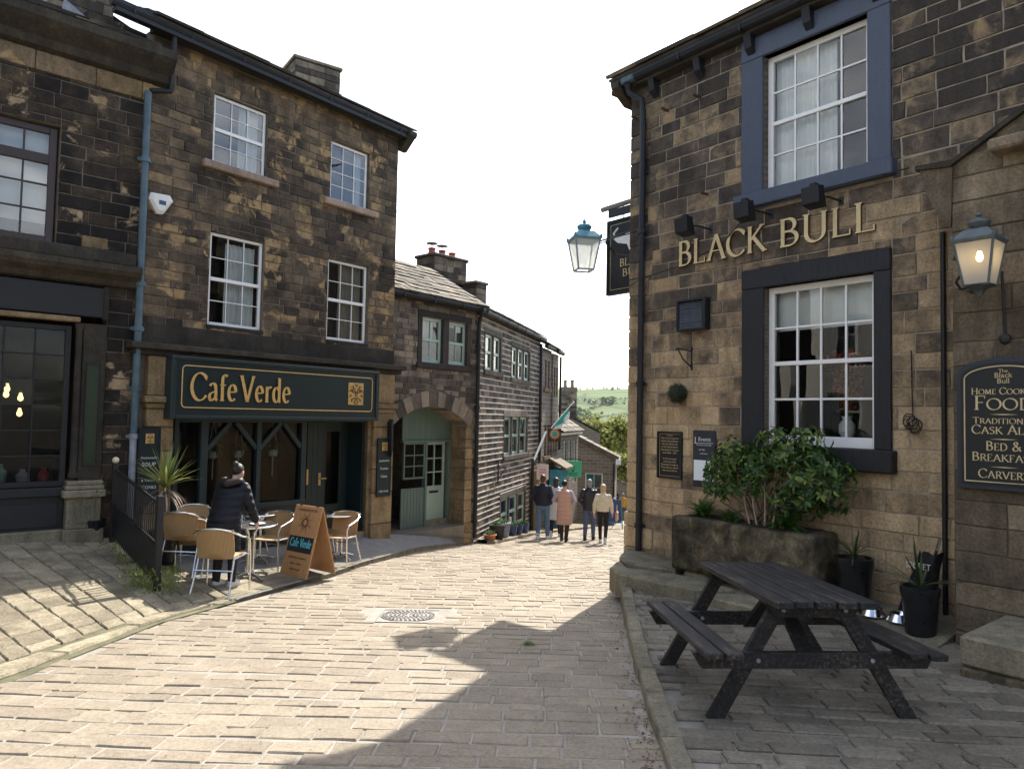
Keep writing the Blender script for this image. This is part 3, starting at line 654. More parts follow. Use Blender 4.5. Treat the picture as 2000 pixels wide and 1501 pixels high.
# pavement sheets on the café side
def sheet(u0,u1,nu,v0,v1,nv,dz):
    mb=MB();vs=[];fs=[]
    for i in range(nu+1):
        for j in range(nv+1): vs.append(pv(u0+(u1-u0)*i/nu,v0+(v1-v0)*j/nv,dz))
    for i in range(nu):
        for j in range(nv): a=i*(nv+1)+j; fs.append((a,a+nv+1,a+nv+2,a+1))
    fs=[f[::-1] for f in fs]
    mb.add(vs,fs,0,.5); return mb
PAV=sheet(0,3.5,40,-.02,1.12,12,-.012).build('pavement','joint_moss'); tag(PAV,None,None,kind='structure')
PAV2=sheet(3.5,8,60,-.02,1.12,12,.0).build('pavement','asphalt'); tag(PAV2,None,None,kind='structure')
def ringpiece(ring,top,ch,dep):
    """ring of world points (ccw from above) -> chamfered slab"""
    n=len(ring); c=[sum(p[i] for p in ring)/n for i in range(3)]; vs=[]
    for p in ring:
        d=Vector((c[0]-p[0],c[1]-p[1],0)); l=d.length; d=d/l*min(ch,l*.3); vs.append((p[0]+d.x,p[1]+d.y,p[2]+top))
    vs+=[(p[0],p[1],p[2]+top-ch*.8) for p in ring]+[(p[0],p[1],p[2]-dep) for p in ring]
    fs=[tuple(range(n))]
    for i in range(n):
        j=(i+1)%n; fs+=[(i+n,j+n,j,i),(i+2*n,j+2*n,j+n,i+n)]
    return vs,fs,c
def ccw(r):
    s=sum(r[i][0]*r[(i+1)%len(r)][1]-r[(i+1)%len(r)][0]*r[i][1] for i in range(len(r))); return r if s>0 else r[::-1]
def flags(parent,u0,u1,v0,v1,wid,ln,matn,joint=.012,maxn=300,name='flagstone'):
    pcs=[];u=u0
    while u<u1-.01:
        i=min(int(u),len(KP)-2); seg=(Vector(pv(u,.5))-Vector(pv(min(u+.2,6.9),.5))).length/.2
        du=min(U(*wid)/seg,u1-u)
        if u1-(u+du)<.06: du=u1-u
        L=(Vector(pv(u,0))-Vector(pv(u,1))).length; v=v0+U(-.05,0)
        while v<v1-.01:
            dv=min(U(*ln)/L,v1-v)
            if v1-(v+dv)<.1/L: dv=v1-v
            ju,jv=joint/2/seg,joint/2/L; a,b,c,d=u+ju,u+du-ju,max(v,v0)+jv,v+dv-jv
            if d>c+.02:
                ring=[]
                for (p,q) in ((a,c),((a+b)/2,c),(b,c),(b,(c+d)/2),(b,d),((a+b)/2,d),(a,d),(a,(c+d)/2)):
                    w=pv(p,q); ring.append((w[0]+U(-.008,.008),w[1]+U(-.008,.008),w[2]))
                vs,fs,cc=ringpiece(ccw(ring),U(-.002,.008),.012,.04); pcs.append((vs,fs,tuple(cc),du*seg*dv*L/max(1,math.hypot(cc[0],cc[1]))))
            v+=dv
        u+=du
    finish(pcs,lambda x,y,z:(x,y,z),parent,matn,name=name,maxn=maxn)
flags(PAV,0,3.12,.05,1.0,(.2,.32),(.16,.34),'flag')
flags(PAV2,3.55,5.5,.05,.36,(.45,.8),(.3,.5),'flag',name='paving_slab')
# kerb stones
def kerb(parent,pts,wid,lens,matn,top=.012,side=1,name='kerb_stone'):
    P=[Vector(p) for p in pts]; tot=[0]
    for i in range(len(P)-1): tot.append(tot[-1]+(P[i+1]-P[i]).length)
    def at(s):
        for i in range(len(P)-1):
            if s<=tot[i+1]+1e-6: return P[i].lerp(P[i+1],(s-tot[i])/(tot[i+1]-tot[i])),(P[i+1]-P[i]).normalized()
        return P[-1],(P[-1]-P[-2]).normalized()
    s=0
    while s<tot[-1]-.05:
        l=min(U(*lens),tot[-1]-s)
        if tot[-1]-s-l<.2: l=tot[-1]-s
        r1=[];r2=[]
        for k in range(4):
            p,t=at(s+.008+(l-.016)*k/3); nrm=Vector((-t.y,t.x,0)).normalized()*side
            q=p+Vector((U(-.008,.008),U(-.008,.008),0)); r1.append(tuple(q)); r2.append(tuple(q+nrm*wid*U(.95,1.05)))
        vs,fs,c=ringpiece(ccw(r1+r2[::-1]),top+U(-.006,.008),.022,.22)
        MB().add(vs,fs).build(name,matn,parent); s+=l
kerb(PAV,KP[:4],.25,(.75,1.2),'flag')
kerb(PAV2,KP[3:8],.16,(.5,1.0),'slab')
kerb(PAV2,[KP[7],FP[7]],.3,(.7,1.0),'flag',side=-1)
kerb(PAV2,KP[7:9],.14,(.5,.9),'flag',top=.004)
# narrow flagged strip along the terrace
SP=MB(); vs=[];fs=[]
sk3=[(p[0],p[1],hroad(p[1])+.06) for p in SK[:5]]
for i,p in enumerate(sk3):
    w=FS.w((.25,5.1,6.4,9.5,13)[i],.02,0); vs+=[p,(w[0],w[1],p[2]+.03)]
    if i: fs.append((2*i-2,2*i,2*i+1,2*i-1))
STRIP=SP.add(vs,fs).build('pavement','flag'); tag(STRIP,None,None,kind='structure')
kerb(STRIP,sk3,.2,(.6,1.1),'flag')
# pub forecourt
def zf_yard(x,y): return hroad(y)+.045 if y<4.5 else -.2925-.045*(y-4.5)
YP=[(p[0]+.16,p[1]) for p in RK]+[v2(FB.w(.0,-.05,0)),v2(FB.w(8,-.05,0)),(7.5,1.0)]
mb=MB(); nn=24; vs=[];fs=[]
for i in range(nn):
    y=1.0+i*.45
    # left edge follows the kerb
    xl=RK[0][0]
    for j in range(len(RK)-1):
        if RK[j][1]<=y<=RK[j+1][1]: xl=RK[j][0]+(RK[j+1][0]-RK[j][0])*(y-RK[j][1])/(RK[j+1][1]-RK[j][1])
    if y>RK[-1][1]: xl=RK[-1][0]+(y-RK[-1][1])*.45+.1
    vs+=[(xl+.1,y,zf_yard(0,y)-.018),(8.5,y,zf_yard(0,y)-.018)]
    if i: fs.append((2*i-2,2*i-1,2*i+1,2*i))
YARD=mb.add(vs,fs).build('forecourt','joint_dark'); tag(YARD,None,None,kind='structure')
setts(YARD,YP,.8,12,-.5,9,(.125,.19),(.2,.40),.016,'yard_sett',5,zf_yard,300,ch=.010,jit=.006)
kerb(YARD,[(x,y,zf_yard(x,y)+.012) for x,y in RK],.13,(.35,.8),'slab',side=-1,top=.02)
# corner slabs by the pub
slabs=[([(.05,-.08),(1.25,-.08),(1.35,-.6),(.75,-.85),(.42,-.62)],-.255),([(.46,-.67),(.78,-.90),(1.38,-.63),(2.3,-.75),(2.0,-1.1),(.9,-1.2),(.6,-1.0)],-.31),([(2.05,-1.12),(2.36,-.78),(3.2,-.8),(3.0,-1.15)],-.345)]
for poly,zt in slabs:
    ring=[FB.w(s,y,zt+U(-.012,.012)) for s,y in poly]; full=[]
    for p,q in zip(ring,ring[1:]+ring[:1]):
        full+=[p,tuple(x+U(-.012,.012) for x in lerp(p,q,.35)),tuple(x+U(-.012,.012) for x in lerp(p,q,.7))]
    vs,fs,c=ringpiece(ccw(full),.0,.028,.3); MB().add(vs,fs).build('slab','slab',YARD)
# manhole cover with concrete collar
mh=MB(); z=hroad(MHY); sl=-.075
def MH(x,y,h): return (MHX+x,MHY+y,z+sl*y+h)
for (x0,x1,y0,y1) in subtract((-.42,.42,-.36,.36),[(-.31,.31,-.31,.31)]):
    mh.add([MH(x0,y0,.002),MH(x1,y0,.002),MH(x1,y1,.002),MH(x0,y1,.002)],[(0,1,2,3)],0)
n=28
mh.add([MH(.3*math.cos(6.283*i/n),.3*math.sin(6.283*i/n),.003) for i in range(n)],[tuple(range(n))],1)
for (x0,x1,y0,y1) in subtract((-.31,.31,-.31,.31),[]): mh.add([MH(x0,y0,-.006),MH(x1,y0,-.006),MH(x1,y1,-.006),MH(x0,y1,-.006)],[(0,1,2,3)],0)
mat('cast_iron',(.3,.28,.26),.5,metal=.35,var=.3,vs=20,bump=.3)
o=mh.build('manhole_cover',['joint_sand','cast_iron']); tag(o,'round cast iron manhole cover set in the sunlit setts','manhole cover')
st=MB()
for ring_r,cnt in ((.06,8),(.105,14),(.15,20),(.195,26),(.24,32),(.275,36)):
    for i in range(cnt):
        a=6.283*i/cnt+ring_r*9; x,y=ring_r*math.cos(a),ring_r*math.sin(a); w=.013
        vs=[MH(x+dx,y+dy,hh) for hh in (.003,.012) for dx,dy in ((-w,-w*.7),(w,-w*.7),(w,w*.7),(-w,w*.7))]
        st.add(vs,[(4,5,6,7),(0,1,5,4),(1,2,6,5),(2,3,7,6),(3,0,4,7)])
st.build('tread_stud','cast_iron',o,kind='stuff')
# terrain out to the far moor
def terr(x,y):
    def ss(t): t=max(0,min(1,t)); return t*t*(3-2*t)
    near=hroad(max(y,-30))-.5-max(0,-y-30)*.0
    if y<55: z=near
    else:
        pts=[(55,-6.5),(120,-14),(300,-30),(600,-30),(900,-6),(1300,36),(1650,60),(2100,64),(3200,40),(6000,20)]
        z=pts[-1][1]
        for (a,b),(c,d) in zip(pts,pts[1:]):
            if a<=y<=c: z=b+(d-b)*(y-a)/(c-a); break
        k=ss((y-300)/800); z+=k*(9*math.sin(x*.0032+1.1)+5*math.sin(x*.009+y*.003)+4*math.sin(y*.006))
    z-=ss((abs(x)-9)/30)*1.5*(1 if y<55 else 0)
    return z
gx=[-4500,-2500,-1400,-800,-450,-250,-140,-80,-45,-25,-14,-8,0,8,14,25,45,80]+[110+30*i for i in range(22)]+[800,1000,1300,1700,2300,3200,4500]
gy=[-200,-80,-30,-10,0,10,12,16,20,25,30,40,50,60,80,100,140,200,300]+[300+60*i for i in range(1,32)]+[2300,2700,3200,4000,6000]
vs=[(x,y,terr(x,y)) for y in gy for x in gx]; nx=len(gx); fs=[(j*nx+i,j*nx+i+1,(j+1)*nx+i+1,(j+1)*nx+i) for j in range(len(gy)-1) for i in range(nx-1)]
m,t,b=_mat('fields'); g=N(t,'ShaderNodeNewGeometry'); mp_=N(t,'ShaderNodeMapping'); mp_.inputs['Scale'].default_value=(.011,.0065,0); mp_.inputs['Rotation'].default_value=(0,0,.5); t.links.new(g.outputs['Position'],mp_.inputs[0])
nz=N(t,'ShaderNodeTexNoise',Scale=.02,Detail=4); t.links.new(g.outputs['Position'],nz.inputs['Vector'])
v1=N(t,'ShaderNodeTexVoronoi',Scale=1,Randomness=.8); t.links.new(mp_.outputs[0],v1.inputs['Vector'])
rp=ramp(t,[(0,(.045,.08,.028)),(.35,(.085,.125,.036)),(.6,(.06,.095,.034)),(.8,(.11,.125,.06)),(1,(.10,.14,.045))]); sx=N(t,'ShaderNodeSeparateColor'); t.links.new(v1.outputs['Color'],sx.inputs[0]); t.links.new(sx.outputs[0],rp.inputs[0])
v2_=N(t,'ShaderNodeTexVoronoi',Scale=1,Randomness=.8,feature='DISTANCE_TO_EDGE'); t.links.new(mp_.outputs[0],v2_.inputs['Vector'])
er=N(t,'ShaderNodeMapRange'); er.inputs[1].default_value=.015; er.inputs[2].default_value=.045; t.links.new(v2_.outputs['Distance'],er.inputs[0])
mxe=N(t,'ShaderNodeMixRGB'); t.links.new(er.outputs[0],mxe.inputs[0]); mxe.inputs[1].default_value=(.05,.07,.03,1); t.links.new(rp.outputs[0],mxe.inputs[2])
mn=N(t,'ShaderNodeMixRGB',blend_type='MULTIPLY'); mn.inputs[0].default_value=1; nr=N(t,'ShaderNodeMapRange'); nr.inputs[3].default_value=.6; nr.inputs[4].default_value=1.4; t.links.new(nz.outputs[0],nr.inputs[0]); t.links.new(mxe.outputs[0],mn.inputs[1]); t.links.new(nr.outputs[0],mn.inputs[2])
t.links.new(mn.outputs[0],b.inputs['Base Color']); b.inputs['Roughness'].default_value=.95; b.inputs['Specular IOR Level'].default_value=.1
GR=MB().add(vs,fs,0,.5).build('ground','fields',smooth=True); tag(GR,None,None,kind='structure')
# ---------------------------------------------------------------- CAFE BUILDING
def R(fr,*pts): return [fr.uv(*p) for p in pts]
CF=root('cafe_building',FC,'three-storey soot-blackened stone building above the dark green café front','building')
cw=[(-3.68,-2.72,5.50,6.62),(-1.40,-.50,5.49,6.60),(-3.66,-2.70,2.94,4.42),(-1.39,-.44,2.93,4.42)]
shop=(-4.12,-.36,-1.6,2.42)
wall(FC,CF,-4.66,.24,2.56,7.2,cw,(.115,.165),(.22,.46),'cafe_stone','mortar_dark',proud=(0,.016),maxn=300,thick=.3)
MB().box(-4.66,-4.12,.02,.3,-1.6,2.56).box(-.36,.24,.02,.3,-1.6,2.56).box(-4.12,-.36,.02,.3,2.40,2.56).build('mortar','mortar_dark',CF)
shell(CF,-4.66,.24,.3,7.0,-1.8,7.2,'cafe_stone')
# frieze, string course and pilasters
MB().box(-4.68,.26,-.03,.02,2.57,2.86,b=.01).build('frieze','moulding',CF)
MB().box(-4.86,.45,-.20,.02,2.47,2.565,b=.015).box(-4.8,.38,-.12,.02,2.39,2.475,b=.012).build('string_course','moulding',CF)
for (a,b,top,nm) in ((-4.58,-4.18,2.38,0),(-.30,.22,2.38,1)):
    z=-1.2; zz=[-1.2,-.35 if nm==0 else -.5,.1,.55,1.0,1.35,1.62]
    for i in range(len(zz)-1): MB().box(a,b,-.10-U(0,.01),.02,zz[i]+.005,zz[i+1]-.005,b=.012).build('pilaster_block','tan_stone',CF)
    MB().box(a-.02,b+.02,-.13,.02,1.62,1.70,b=.012).box(a-.05,b+.05,-.17,.02,1.705,1.80,b=.015).build('capital','tan_stone',CF)
    MB().box(a,b,-.11,.02,1.805,top,b=.012).build('pilaster_block','tan_stone',CF)
MB().box(-.36,-.298,-.02,.1,-1.0,1.5).build('door_jamb','tan_stone',CF)
# windows
for i,(a,b,c,d) in enumerate(cw):
    w=window(CF,a+.01,b-.01,c+.01,d-.01,3,4,y=.055,fw=.045,bar=.014,mid=None if i==1 else 2,midw=.055,gl='glass_strong' if i<2 else 'glass',room=1.2)
    if i==0: curtain(w,b-.42,b-.06,.2,c,d,folds=4)
    elif i==1: curtain(w,b-.2,b-.05,.2,c,d,folds=2)
    elif i==2: curtain(w,a+.38,b-.05,.22,c,d-.1,folds=6)
    else: curtain(w,a+.38,b-.04,.2,c,d,'curtain_tan',folds=5)
    if i<2: MB().box(a-.17,b+.2,-.09,.06,c-.115,c+.004,b=.012).build('sill','sill_pink',CF)
    else: MB().box(a-.02,b+.02,-.02,.06,c-.05,c+.003,b=.006).build('sill','moulding',CF)
# eaves
MB().box(-4.7,.28,-.10,.05,7.12,7.22,b=.01).build('eaves_course','moulding',CF)
gutter(CF,-5.35,.5,-.2,7.22,brk=.85)
MB().box(-5.3,.42,-.26,-.13,7.10,7.16).build('soffit_board','black_paint',CF)
MB().prism([(-.05,6.9),(-.32,7.16),(-.32,7.24),(.02,7.24),(.02,6.9)],.245,.42,axis='x').build('kneeler','moulding',CF)
roof(FC,CF,-4.75,.42,-.27,7.27,25,3.6,'slate_dark',rows=4,wid=(.4,.8),exp=.3,th=.04,maxn=40)
def chimney(fr,parent,s,y,z0,z1,w,d,rot,matn,pots=0,pmat='pot_red',cap=.05,ch=(.12,.17),potr=.09,poth=.3,mort='mortar_dark',potcap=False):
    e=link('chimney_stack',None,parent); e.location=(s,y,z0); e.rotation_euler=(0,0,rot)
    mb=MB(); z=0
    while z<z1-z0-cap:
        h=min(U(*ch),z1-z0-cap-z)
        for side in range(4):
            L=w if side%2==0 else d; D=d if side%2==0 else w; x=-L/2
            while x<L/2-.02:
                l=min(U(.22,.45),L/2-x)
                if L/2-x-l<.1: l=L/2-x
                v,f=piece8(x+.005,x+l-.005,z+.005,z+h-.005,-D/2-U(.008,.02),-D/2+.03,.008,.005)
                c_,s_=math.cos(side*math.pi/2),math.sin(side*math.pi/2)
                mb.add([(p[0]*c_-p[1]*s_,p[0]*s_+p[1]*c_,p[2]) for p in v],f); x+=l
        z+=h
    body=MB().box(-w/2,w/2,-d/2,d/2,0,z1-z0-.01).build('stack_core',mort,e)
    mb.build('stack_stone',matn,e,kind='stuff')
    MB().box(-w/2-.05,w/2+.05,-d/2-.05,d/2+.05,z1-z0-cap,z1-z0+.02,b=.015).build('stack_cap',matn,e)
    for i in range(pots):
        x=(i-(pots-1)/2)*w/max(1,pots)*.95
        p=smooth_by_angle(MB().lathe([(potr*1.15,0),(potr*1.1,.05),(potr*.95,.08),(potr*.85,poth*.8),(potr*1.05,poth*.84),(potr*1.05,poth*.97),(potr*.9,poth),(potr*.7,poth),(potr*.7,poth-.1)],14,(x,0,z1-z0+.02)).build('chimney_pot',pmat,e))
        if potcap and i<2: MB().tube([(x,0,z1-z0+poth),(x,0,z1-z0+poth+.14)],.012,6).lathe([(.16,0),(.15,.02),(0,.05)],12,(x,0,z1-z0+poth+.13)).build('cowl','lead',e)
    return e
s,y=FC.uv(607,112,2.2)[0],2.2
chimney(FC,CF,s+.35,2.2+.42,7.6,FC.uv(607,112,2.2)[1],1.0,.75,math.radians(-17),'house_stone')
# alarm box (own thing)
a=FC.uv(311,398); AL=root('alarm_box',Frame(v2(FC.w(a[0],-.01,0)),37.7,a[1]),'white angular burglar alarm box high on the café wall','alarm box')
hx=[(-.16,.12),(.12,.14),(.17,.06),(.03,-.16),(-.06,-.17),(-.19,.02)]
mb=MB(); n=len(hx); vs=[(x,.0,z) for x,z in hx]+[(x,-.06,z) for x,z in hx]+[(x*.72,-.09,z*.72) for x,z in hx]
fs=[tuple(range(2*n,3*n))[::-1]]+[(i,i+n,(i+1)%n+n,(i+1)%n) for i in range(n)]+[(i+n,i+2*n,(i+1)%n+2*n,(i+1)%n+n) for i in range(n)]
mb.add(vs,fs).build('casing','plastic_white',AL)
MB().box(-.05,.05,-.096,-.088,-.03,.03).build('lens','blue_cloth',AL)
# shopfront: posts, rails, panes, stall riser
SFm='cafe_green2'
zt=1.5
posts=[(-4.12,-4.05),(-3.70,-3.58),(-2.73,-2.65),(-1.86,-1.76)]
for a,b in posts: MB().box(a,b,-.03,.08,-1.2,zt,b=.006).build('shopfront_post',SFm,CF)
MB().box(-4.12,-1.76,-.02,.08,1.42,zt,b=.005).build('shopfront_rail',SFm,CF)
MB().box(-4.12,-1.76,-.05,.08,.02,.10,b=.006).build('shopfront_sill',SFm,CF)
MB().box(-4.12,-1.76,-.005,.06,-1.2,.02).build('stall_riser','cafe_green',CF)
for k in range(5): MB().box(-4.0+k*.46,-3.62+k*.46 if k<4 else -1.9,-.02,-.004,-.4-.1*k*.5,-.05-.02*k,b=.004).build('riser_panel',SFm,CF)
for a,b,c,d in ((-3.58,1.0,-3.2,1.42),(-2.73,1.0,-3.1,1.42),(-2.65,1.0,-2.27,1.42),(-1.86,1.0,-2.22,1.42)):
    l=math.hypot(c-a,d-b); nx,nz=-(d-b)/l*.035,(c-a)/l*.035
    MB().prism([(a-nx,b-nz),(c-nx,d-nz),(c+nx,d+nz),(a+nx,b+nz)],-.015,.045).build('brace',SFm,CF)
for a,b in ((-4.05,-3.70),(-3.58,-2.73),(-2.65,-1.86)):
    MB().add([(a,.05,.1),(b,.053,.1),(b,.05,1.42),(a,.05,1.42)],[(0,1,2,3)]).build('pane','glass_dark',CF)
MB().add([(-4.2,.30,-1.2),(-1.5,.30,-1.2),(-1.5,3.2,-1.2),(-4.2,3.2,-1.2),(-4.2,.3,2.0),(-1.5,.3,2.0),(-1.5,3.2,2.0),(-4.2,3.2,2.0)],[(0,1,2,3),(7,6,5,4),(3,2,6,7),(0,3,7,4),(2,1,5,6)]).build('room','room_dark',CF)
# recessed lobby with the pair of doors
dz0=-.62
MB().box(-1.76,-1.70,.08,.75,dz0,1.5).box(-.42,-.36,.08,.75,dz0,1.5).build('lobby_side','cafe_green',CF)
MB().box(-1.76,-.36,.02,.8,1.44,1.6).build('lobby_ceiling','cafe_green',CF)
MB().box(-1.76,-.36,.0,.75,-1.2,dz0,b=.01).build('door_step','slab',CF)
D=MB().box(-1.70,-1.12,.50,.56,dz0+.01,1.43,b=.004).build('door',SFm,CF)
for k in range(1,5): MB().box(-1.70+k*.116-.002,-1.70+k*.116+.002,.496,.5,dz0+.05,1.4).build('groove','black_paint',D)
MB().box(-1.40,-1.32,.485,.5,.28,.56,b=.003).build('brass_plate','gold',D)
D=MB().box(-1.115,-.92,.505,.56,dz0+.01,1.43,b=.004).box(-.60,-.42,.505,.56,dz0+.01,1.43,b=.004).box(-.92,-.60,.505,.56,dz0+.01,-.12,b=.004).box(-.92,-.60,.505,.56,1.25,1.43,b=.004).build('door',SFm,CF)
MB().add([(-.92,.53,-.12),(-.60,.53,-.12),(-.60,.53,1.25),(-.92,.53,1.25)],[(0,1,2,3)]).build('pane','glass_dark',D)
MB().tube([(-1.06,.50,.38),(-1.06,.44,.38),(-.95,.44,.38)],.012,8).box(-1.085,-1.035,.497,.505,.25,.48).build('handle','gold',D)
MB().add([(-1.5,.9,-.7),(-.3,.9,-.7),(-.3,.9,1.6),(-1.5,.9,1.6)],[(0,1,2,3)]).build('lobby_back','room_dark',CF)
# hanging plants inside the café window
def hanging(s,y,z):
    e=empty('hanging_plant',FC.w(s,y,z),FC.ang)
    mb=MB()
    for i in range(60):
        a=U(0,6.28); l=U(.12,.3); dx,dy=math.cos(a),math.sin(a); up=U(.02,.14)
        p0=(0,0,.02); p1=(dx*l*.5,dy*l*.5,up); p2=(dx*l,dy*l,up-U(.05,.25)); w=.008
        vs=[(p0[0]-dy*w,p0[1]+dx*w,p0[2]),(p0[0]+dy*w,p0[1]-dx*w,p0[2]),(p1[0]+dy*w,p1[1]-dx*w,p1[2]),(p1[0]-dy*w,p1[1]+dx*w,p1[2]),p2]
        mb.add(vs,[(0,1,2,3),(3,2,4)])
    mb.build('foliage','fern',e,kind='stuff'); smooth_by_angle(MB().lathe([(.03,-.12),(.075,-.1),(.09,0),(.08,0)],12).build('pot','plastic_white',e)); MB().tube([(.09,0,0),(0,0,.5)],.004,5).tube([(-.09,0,0),(0,0,.5)],.004,5).tube([(0,0,-.1),(0,0,-.45)],.008,5).build('cord','white_cloth',e); return e
for k,(s,t_) in enumerate(((-3.3,'left'),(-2.85,'middle'),(-2.2,'right'))): tag(hanging(s,.32,.95),'hanging spider plant with white cord in café window, %s of three'%t_,'plant','plants hanging in the café window')
# fascia sign
SG=root('fascia_sign',FC,'long dark green café fascia sign with gilt lettering and thin gold border','sign')
MB().box(-4.30,-.40,-.28,-.02,1.50,2.37,b=.01).build('board','cafe_green',SG)
MB().box(-4.34,-.36,-.31,-.015,2.345,2.40,b=.01).box(-4.34,-4.27,-.31,-.015,1.47,2.345,b=.01).box(-.43,-.36,-.31,-.015,1.47,2.345,b=.01).box(-4.27,-.43,-.31,-.015,1.47,1.53,b=.01).build('frame',SFm,SG)
fx=[(-4.17,-.52,1.645,2.265)]; a,b,c,d=fx[0]; g_=.014
rr=.06; path=[]
for (cx,cz,a0) in ((b-rr,d-rr,0),(a+rr,d-rr,90),(a+rr,c+rr,180),(b-rr,c+rr,270)): path+=[(cx+rr*math.cos(math.radians(a0+i*22.5)),-.284,cz+rr*math.sin(math.radians(a0+i*22.5))) for i in range(5)]
path.append(path[0]); MB().tube(path,.009,6).build('border','gold',SG)
x0=-4.05; write('Cafe',.41,.125,.045,.022,-.281,['gold','letter_edge'],SG,x0,1.755,track=.035,width=.76); write('Verde',.41,.125,.045,.022,-.281,['gold','letter_edge'],SG,-3.24,1.755,track=.035,width=.92)
def green_emblem(parent,cx,cz,w,y):
    h=w*1.15; MB().box(cx-w/2,cx+w/2,y-.012,y,cz-h/2,cz+h/2,b=.006).build('emblem','gold',parent)
    mb=MB()
    def st(pts,r=.009): mb.tube([(cx+p*w,y-.014,cz+q*h) for p,q in pts],r*w/.3,5)
    for s_ in (-1,1):
        st([(s_*x,z) for x,z in arc(.17,.1,.1,.05,0,360,8)]); st([(s_*x,z) for x,z in ((.05,.2),(.16,.24),(.28,.16))])
        for k in range(6):
            a=math.radians(80-k*32); p=[(s_*(.30*math.cos(a)),.34*math.sin(a)),(s_*(.38*math.cos(a+.2)),.4*math.sin(a+.2)),(s_*(.45*math.cos(a-.1)),.46*math.sin(a-.1))]; st(p)
        st([(s_*.03,.1),(s_*.07,-.08),(0,-.1)]); st([(s_*.02,-.17),(s_*.16,-.2),(s_*.3,-.32)]); st([(s_*.04,-.28),(s_*.12,-.36),(s_*.1,-.44)])
    st([(-.12,-.2),(0,-.24),(.12,-.2)])
    mb.build('emblem_relief','letter_edge',parent)
green_emblem(SG,-.91,1.96,.35,-.281)
# menu boards on the pilasters
def board(px0,py0,px1,py1,label,lines,name='menu_board'):
    a,c=FC.uv(px0,py1,-.13); b,d=FC.uv(px1,py0,-.13)
    r=root(name,FC,label,'sign'); MB().box(a,b,-.145,-.12,c,d,b=.004).build('panel','cafe_green',r); MB().box(a-.012,b+.012,-.15,-.12,d,d+.02).box(a-.012,b+.012,-.15,-.12,c-.02,c).box(a-.012,a,-.15,-.12,c,d).box(b,b+.012,-.15,-.12,c,d).build('frame','black_paint',r)
    w=b-a; h=d-c; green_emblem(r,(a+b)/2,d-h*.13,w*.42,-.146)
    for t_,fz,fs_ in lines: sans(t_,w*fs_,-.1468,'chalk',r,(a+b)/2,c+h*fz,sx=1)
    return r
board(266,837,312,985,'tall dark menu board listing homemade soup on the left pilaster',[('Homemade',.60,.17),('SOUP',.50,.28),('& Toasted',.30,.16),('SCONES',.2,.22)])
board(735,857,763,968,'dark menu board beside the café door listing sandwiches and cakes',[('Sandwiches',.60,.17),('Toasties',.46,.19),('Cakes',.32,.2),('Cafe Verde',.06,.16)])
MB().prism([(.03,1.45),(.08,1.5),(.09,.95),(.05,.78)],-.24,-.12).build('bracket','black_iron',CF)
# downpipes at the junction
a=FC.uv(285,180,-.12)[0]
pipe(CF,'downpipe',[(-4.74,-.08,6.2),(-4.74,-.08,1.2)],.05,'pipe_blue',[(-4.74,-.08,z) for z in (5.2,3.4,2.75,1.9)])
pipe(CF,'downpipe',[(-4.74,-.08,1.2),(-4.74,-.08,-.3)],.048,'lead',[(-4.74,-.08,1.22)])
pipe(CF,'downpipe',[(-4.45,-.2,7.15),(-4.45,-.17,6.5),(-4.45,-.14,6.3),(-4.72,-.1,6.22)],.04,'black_paint')
# ---------------------------------------------------------------- LEFT SHOP
LS=root('shop_building',FL,'blackened stone shop building left of the blue downpipe with dark shopfront','building')
lw=(-2.75,-1.12,3.8,5.42); lf=(-4.6,-.46,-1.0,3.42); SW=(-3.4,-.88,.55,2.72)
wall(FL,LS,-5.6,0,3.42,6.5,[lw],(.14,.2),(.3,.55),'shop_stone','mortar_dark',maxn=220)
wall(FL,LS,-.46,0,-.6,3.42,[],(.15,.2),(.2,.4),'shop_stone','mortar_dark',maxn=80,thick=.3)
MB().box(-5.6,-4.6,.0,.3,-1,3.42).build('wall_end','shop_stone',LS); shell(LS,-5.6,-.02,.36,6.5,-1.2,6.6,'shop_stone')
wo=window(LS,lw[0]+.01,lw[1]-.02,lw[2]+.02,lw[3]-.02,5,4,'brown_frame',y=.1,fw=.09,bar=.022,mid=3,midw=.13,gl='glass_strong',room=1.0)
MB().add([(lw[0],.24,lw[2]+.3),(lw[1],.24,lw[2]+.3),(lw[1],.24,lw[3]),(lw[0],.24,lw[3])],[(0,1,2,3)]).build('blind','blind',wo)
MB().box(-5.6,-.15,-.14,.02,3.62,3.80,b=.015).build('sill_band','moulding',LS)
MB().box(-.82,-.5,-.025,.02,3.82,3.98,b=.01).build('stone_block','tan_stone',LS)
MB().prism([(.02,6.36),(-.10,6.40),(-.14,6.5),(-.30,6.62),(-.36,6.68),(-.36,6.80),(.02,6.84)],-5.6,.22,axis='x').build('cornice','moulding',LS)
x=-5.6
while x<-.01:
    b=min(x+U(.5,1.0),0.0); MB().box(x+.004,b-.004,-.02-U(0,.008),.35,6.1,6.36,b=.01).build('frieze_block',random.choice(['tan_stone','cafe_stone','cafe_stone']),LS); x=b
MB().box(-5.45,-4.66,.25,.7,6.3,7.2).build('stub_wall','cafe_stone',CF)
MB().prism([(.02,3.30),(-.08,3.33),(-.12,3.40),(-.24,3.46),(-.28,3.52),(-.28,3.60),(.02,3.62)],-5.6,-.1,axis='x').build('shop_cornice','moulding',LS)
MB().box(-4.6,-.50,-.06,.02,2.86,3.28,b=.01).build('fascia_board','black_paint',LS)
MB().box(-.53,-.46,-.08,.02,2.83,3.30,b=.01).build('fascia_end','moulding',LS)
MB().box(-4.6,-.80,-.10,.02,2.77,2.84,b=.012).build('fascia_bead','tan_stone',LS)
wn=window(LS,SW[0],SW[1],SW[2],SW[3],7,6,'black_paint',y=.02,fw=.07,bar=.02,gl='glass_dark',room=2.2)
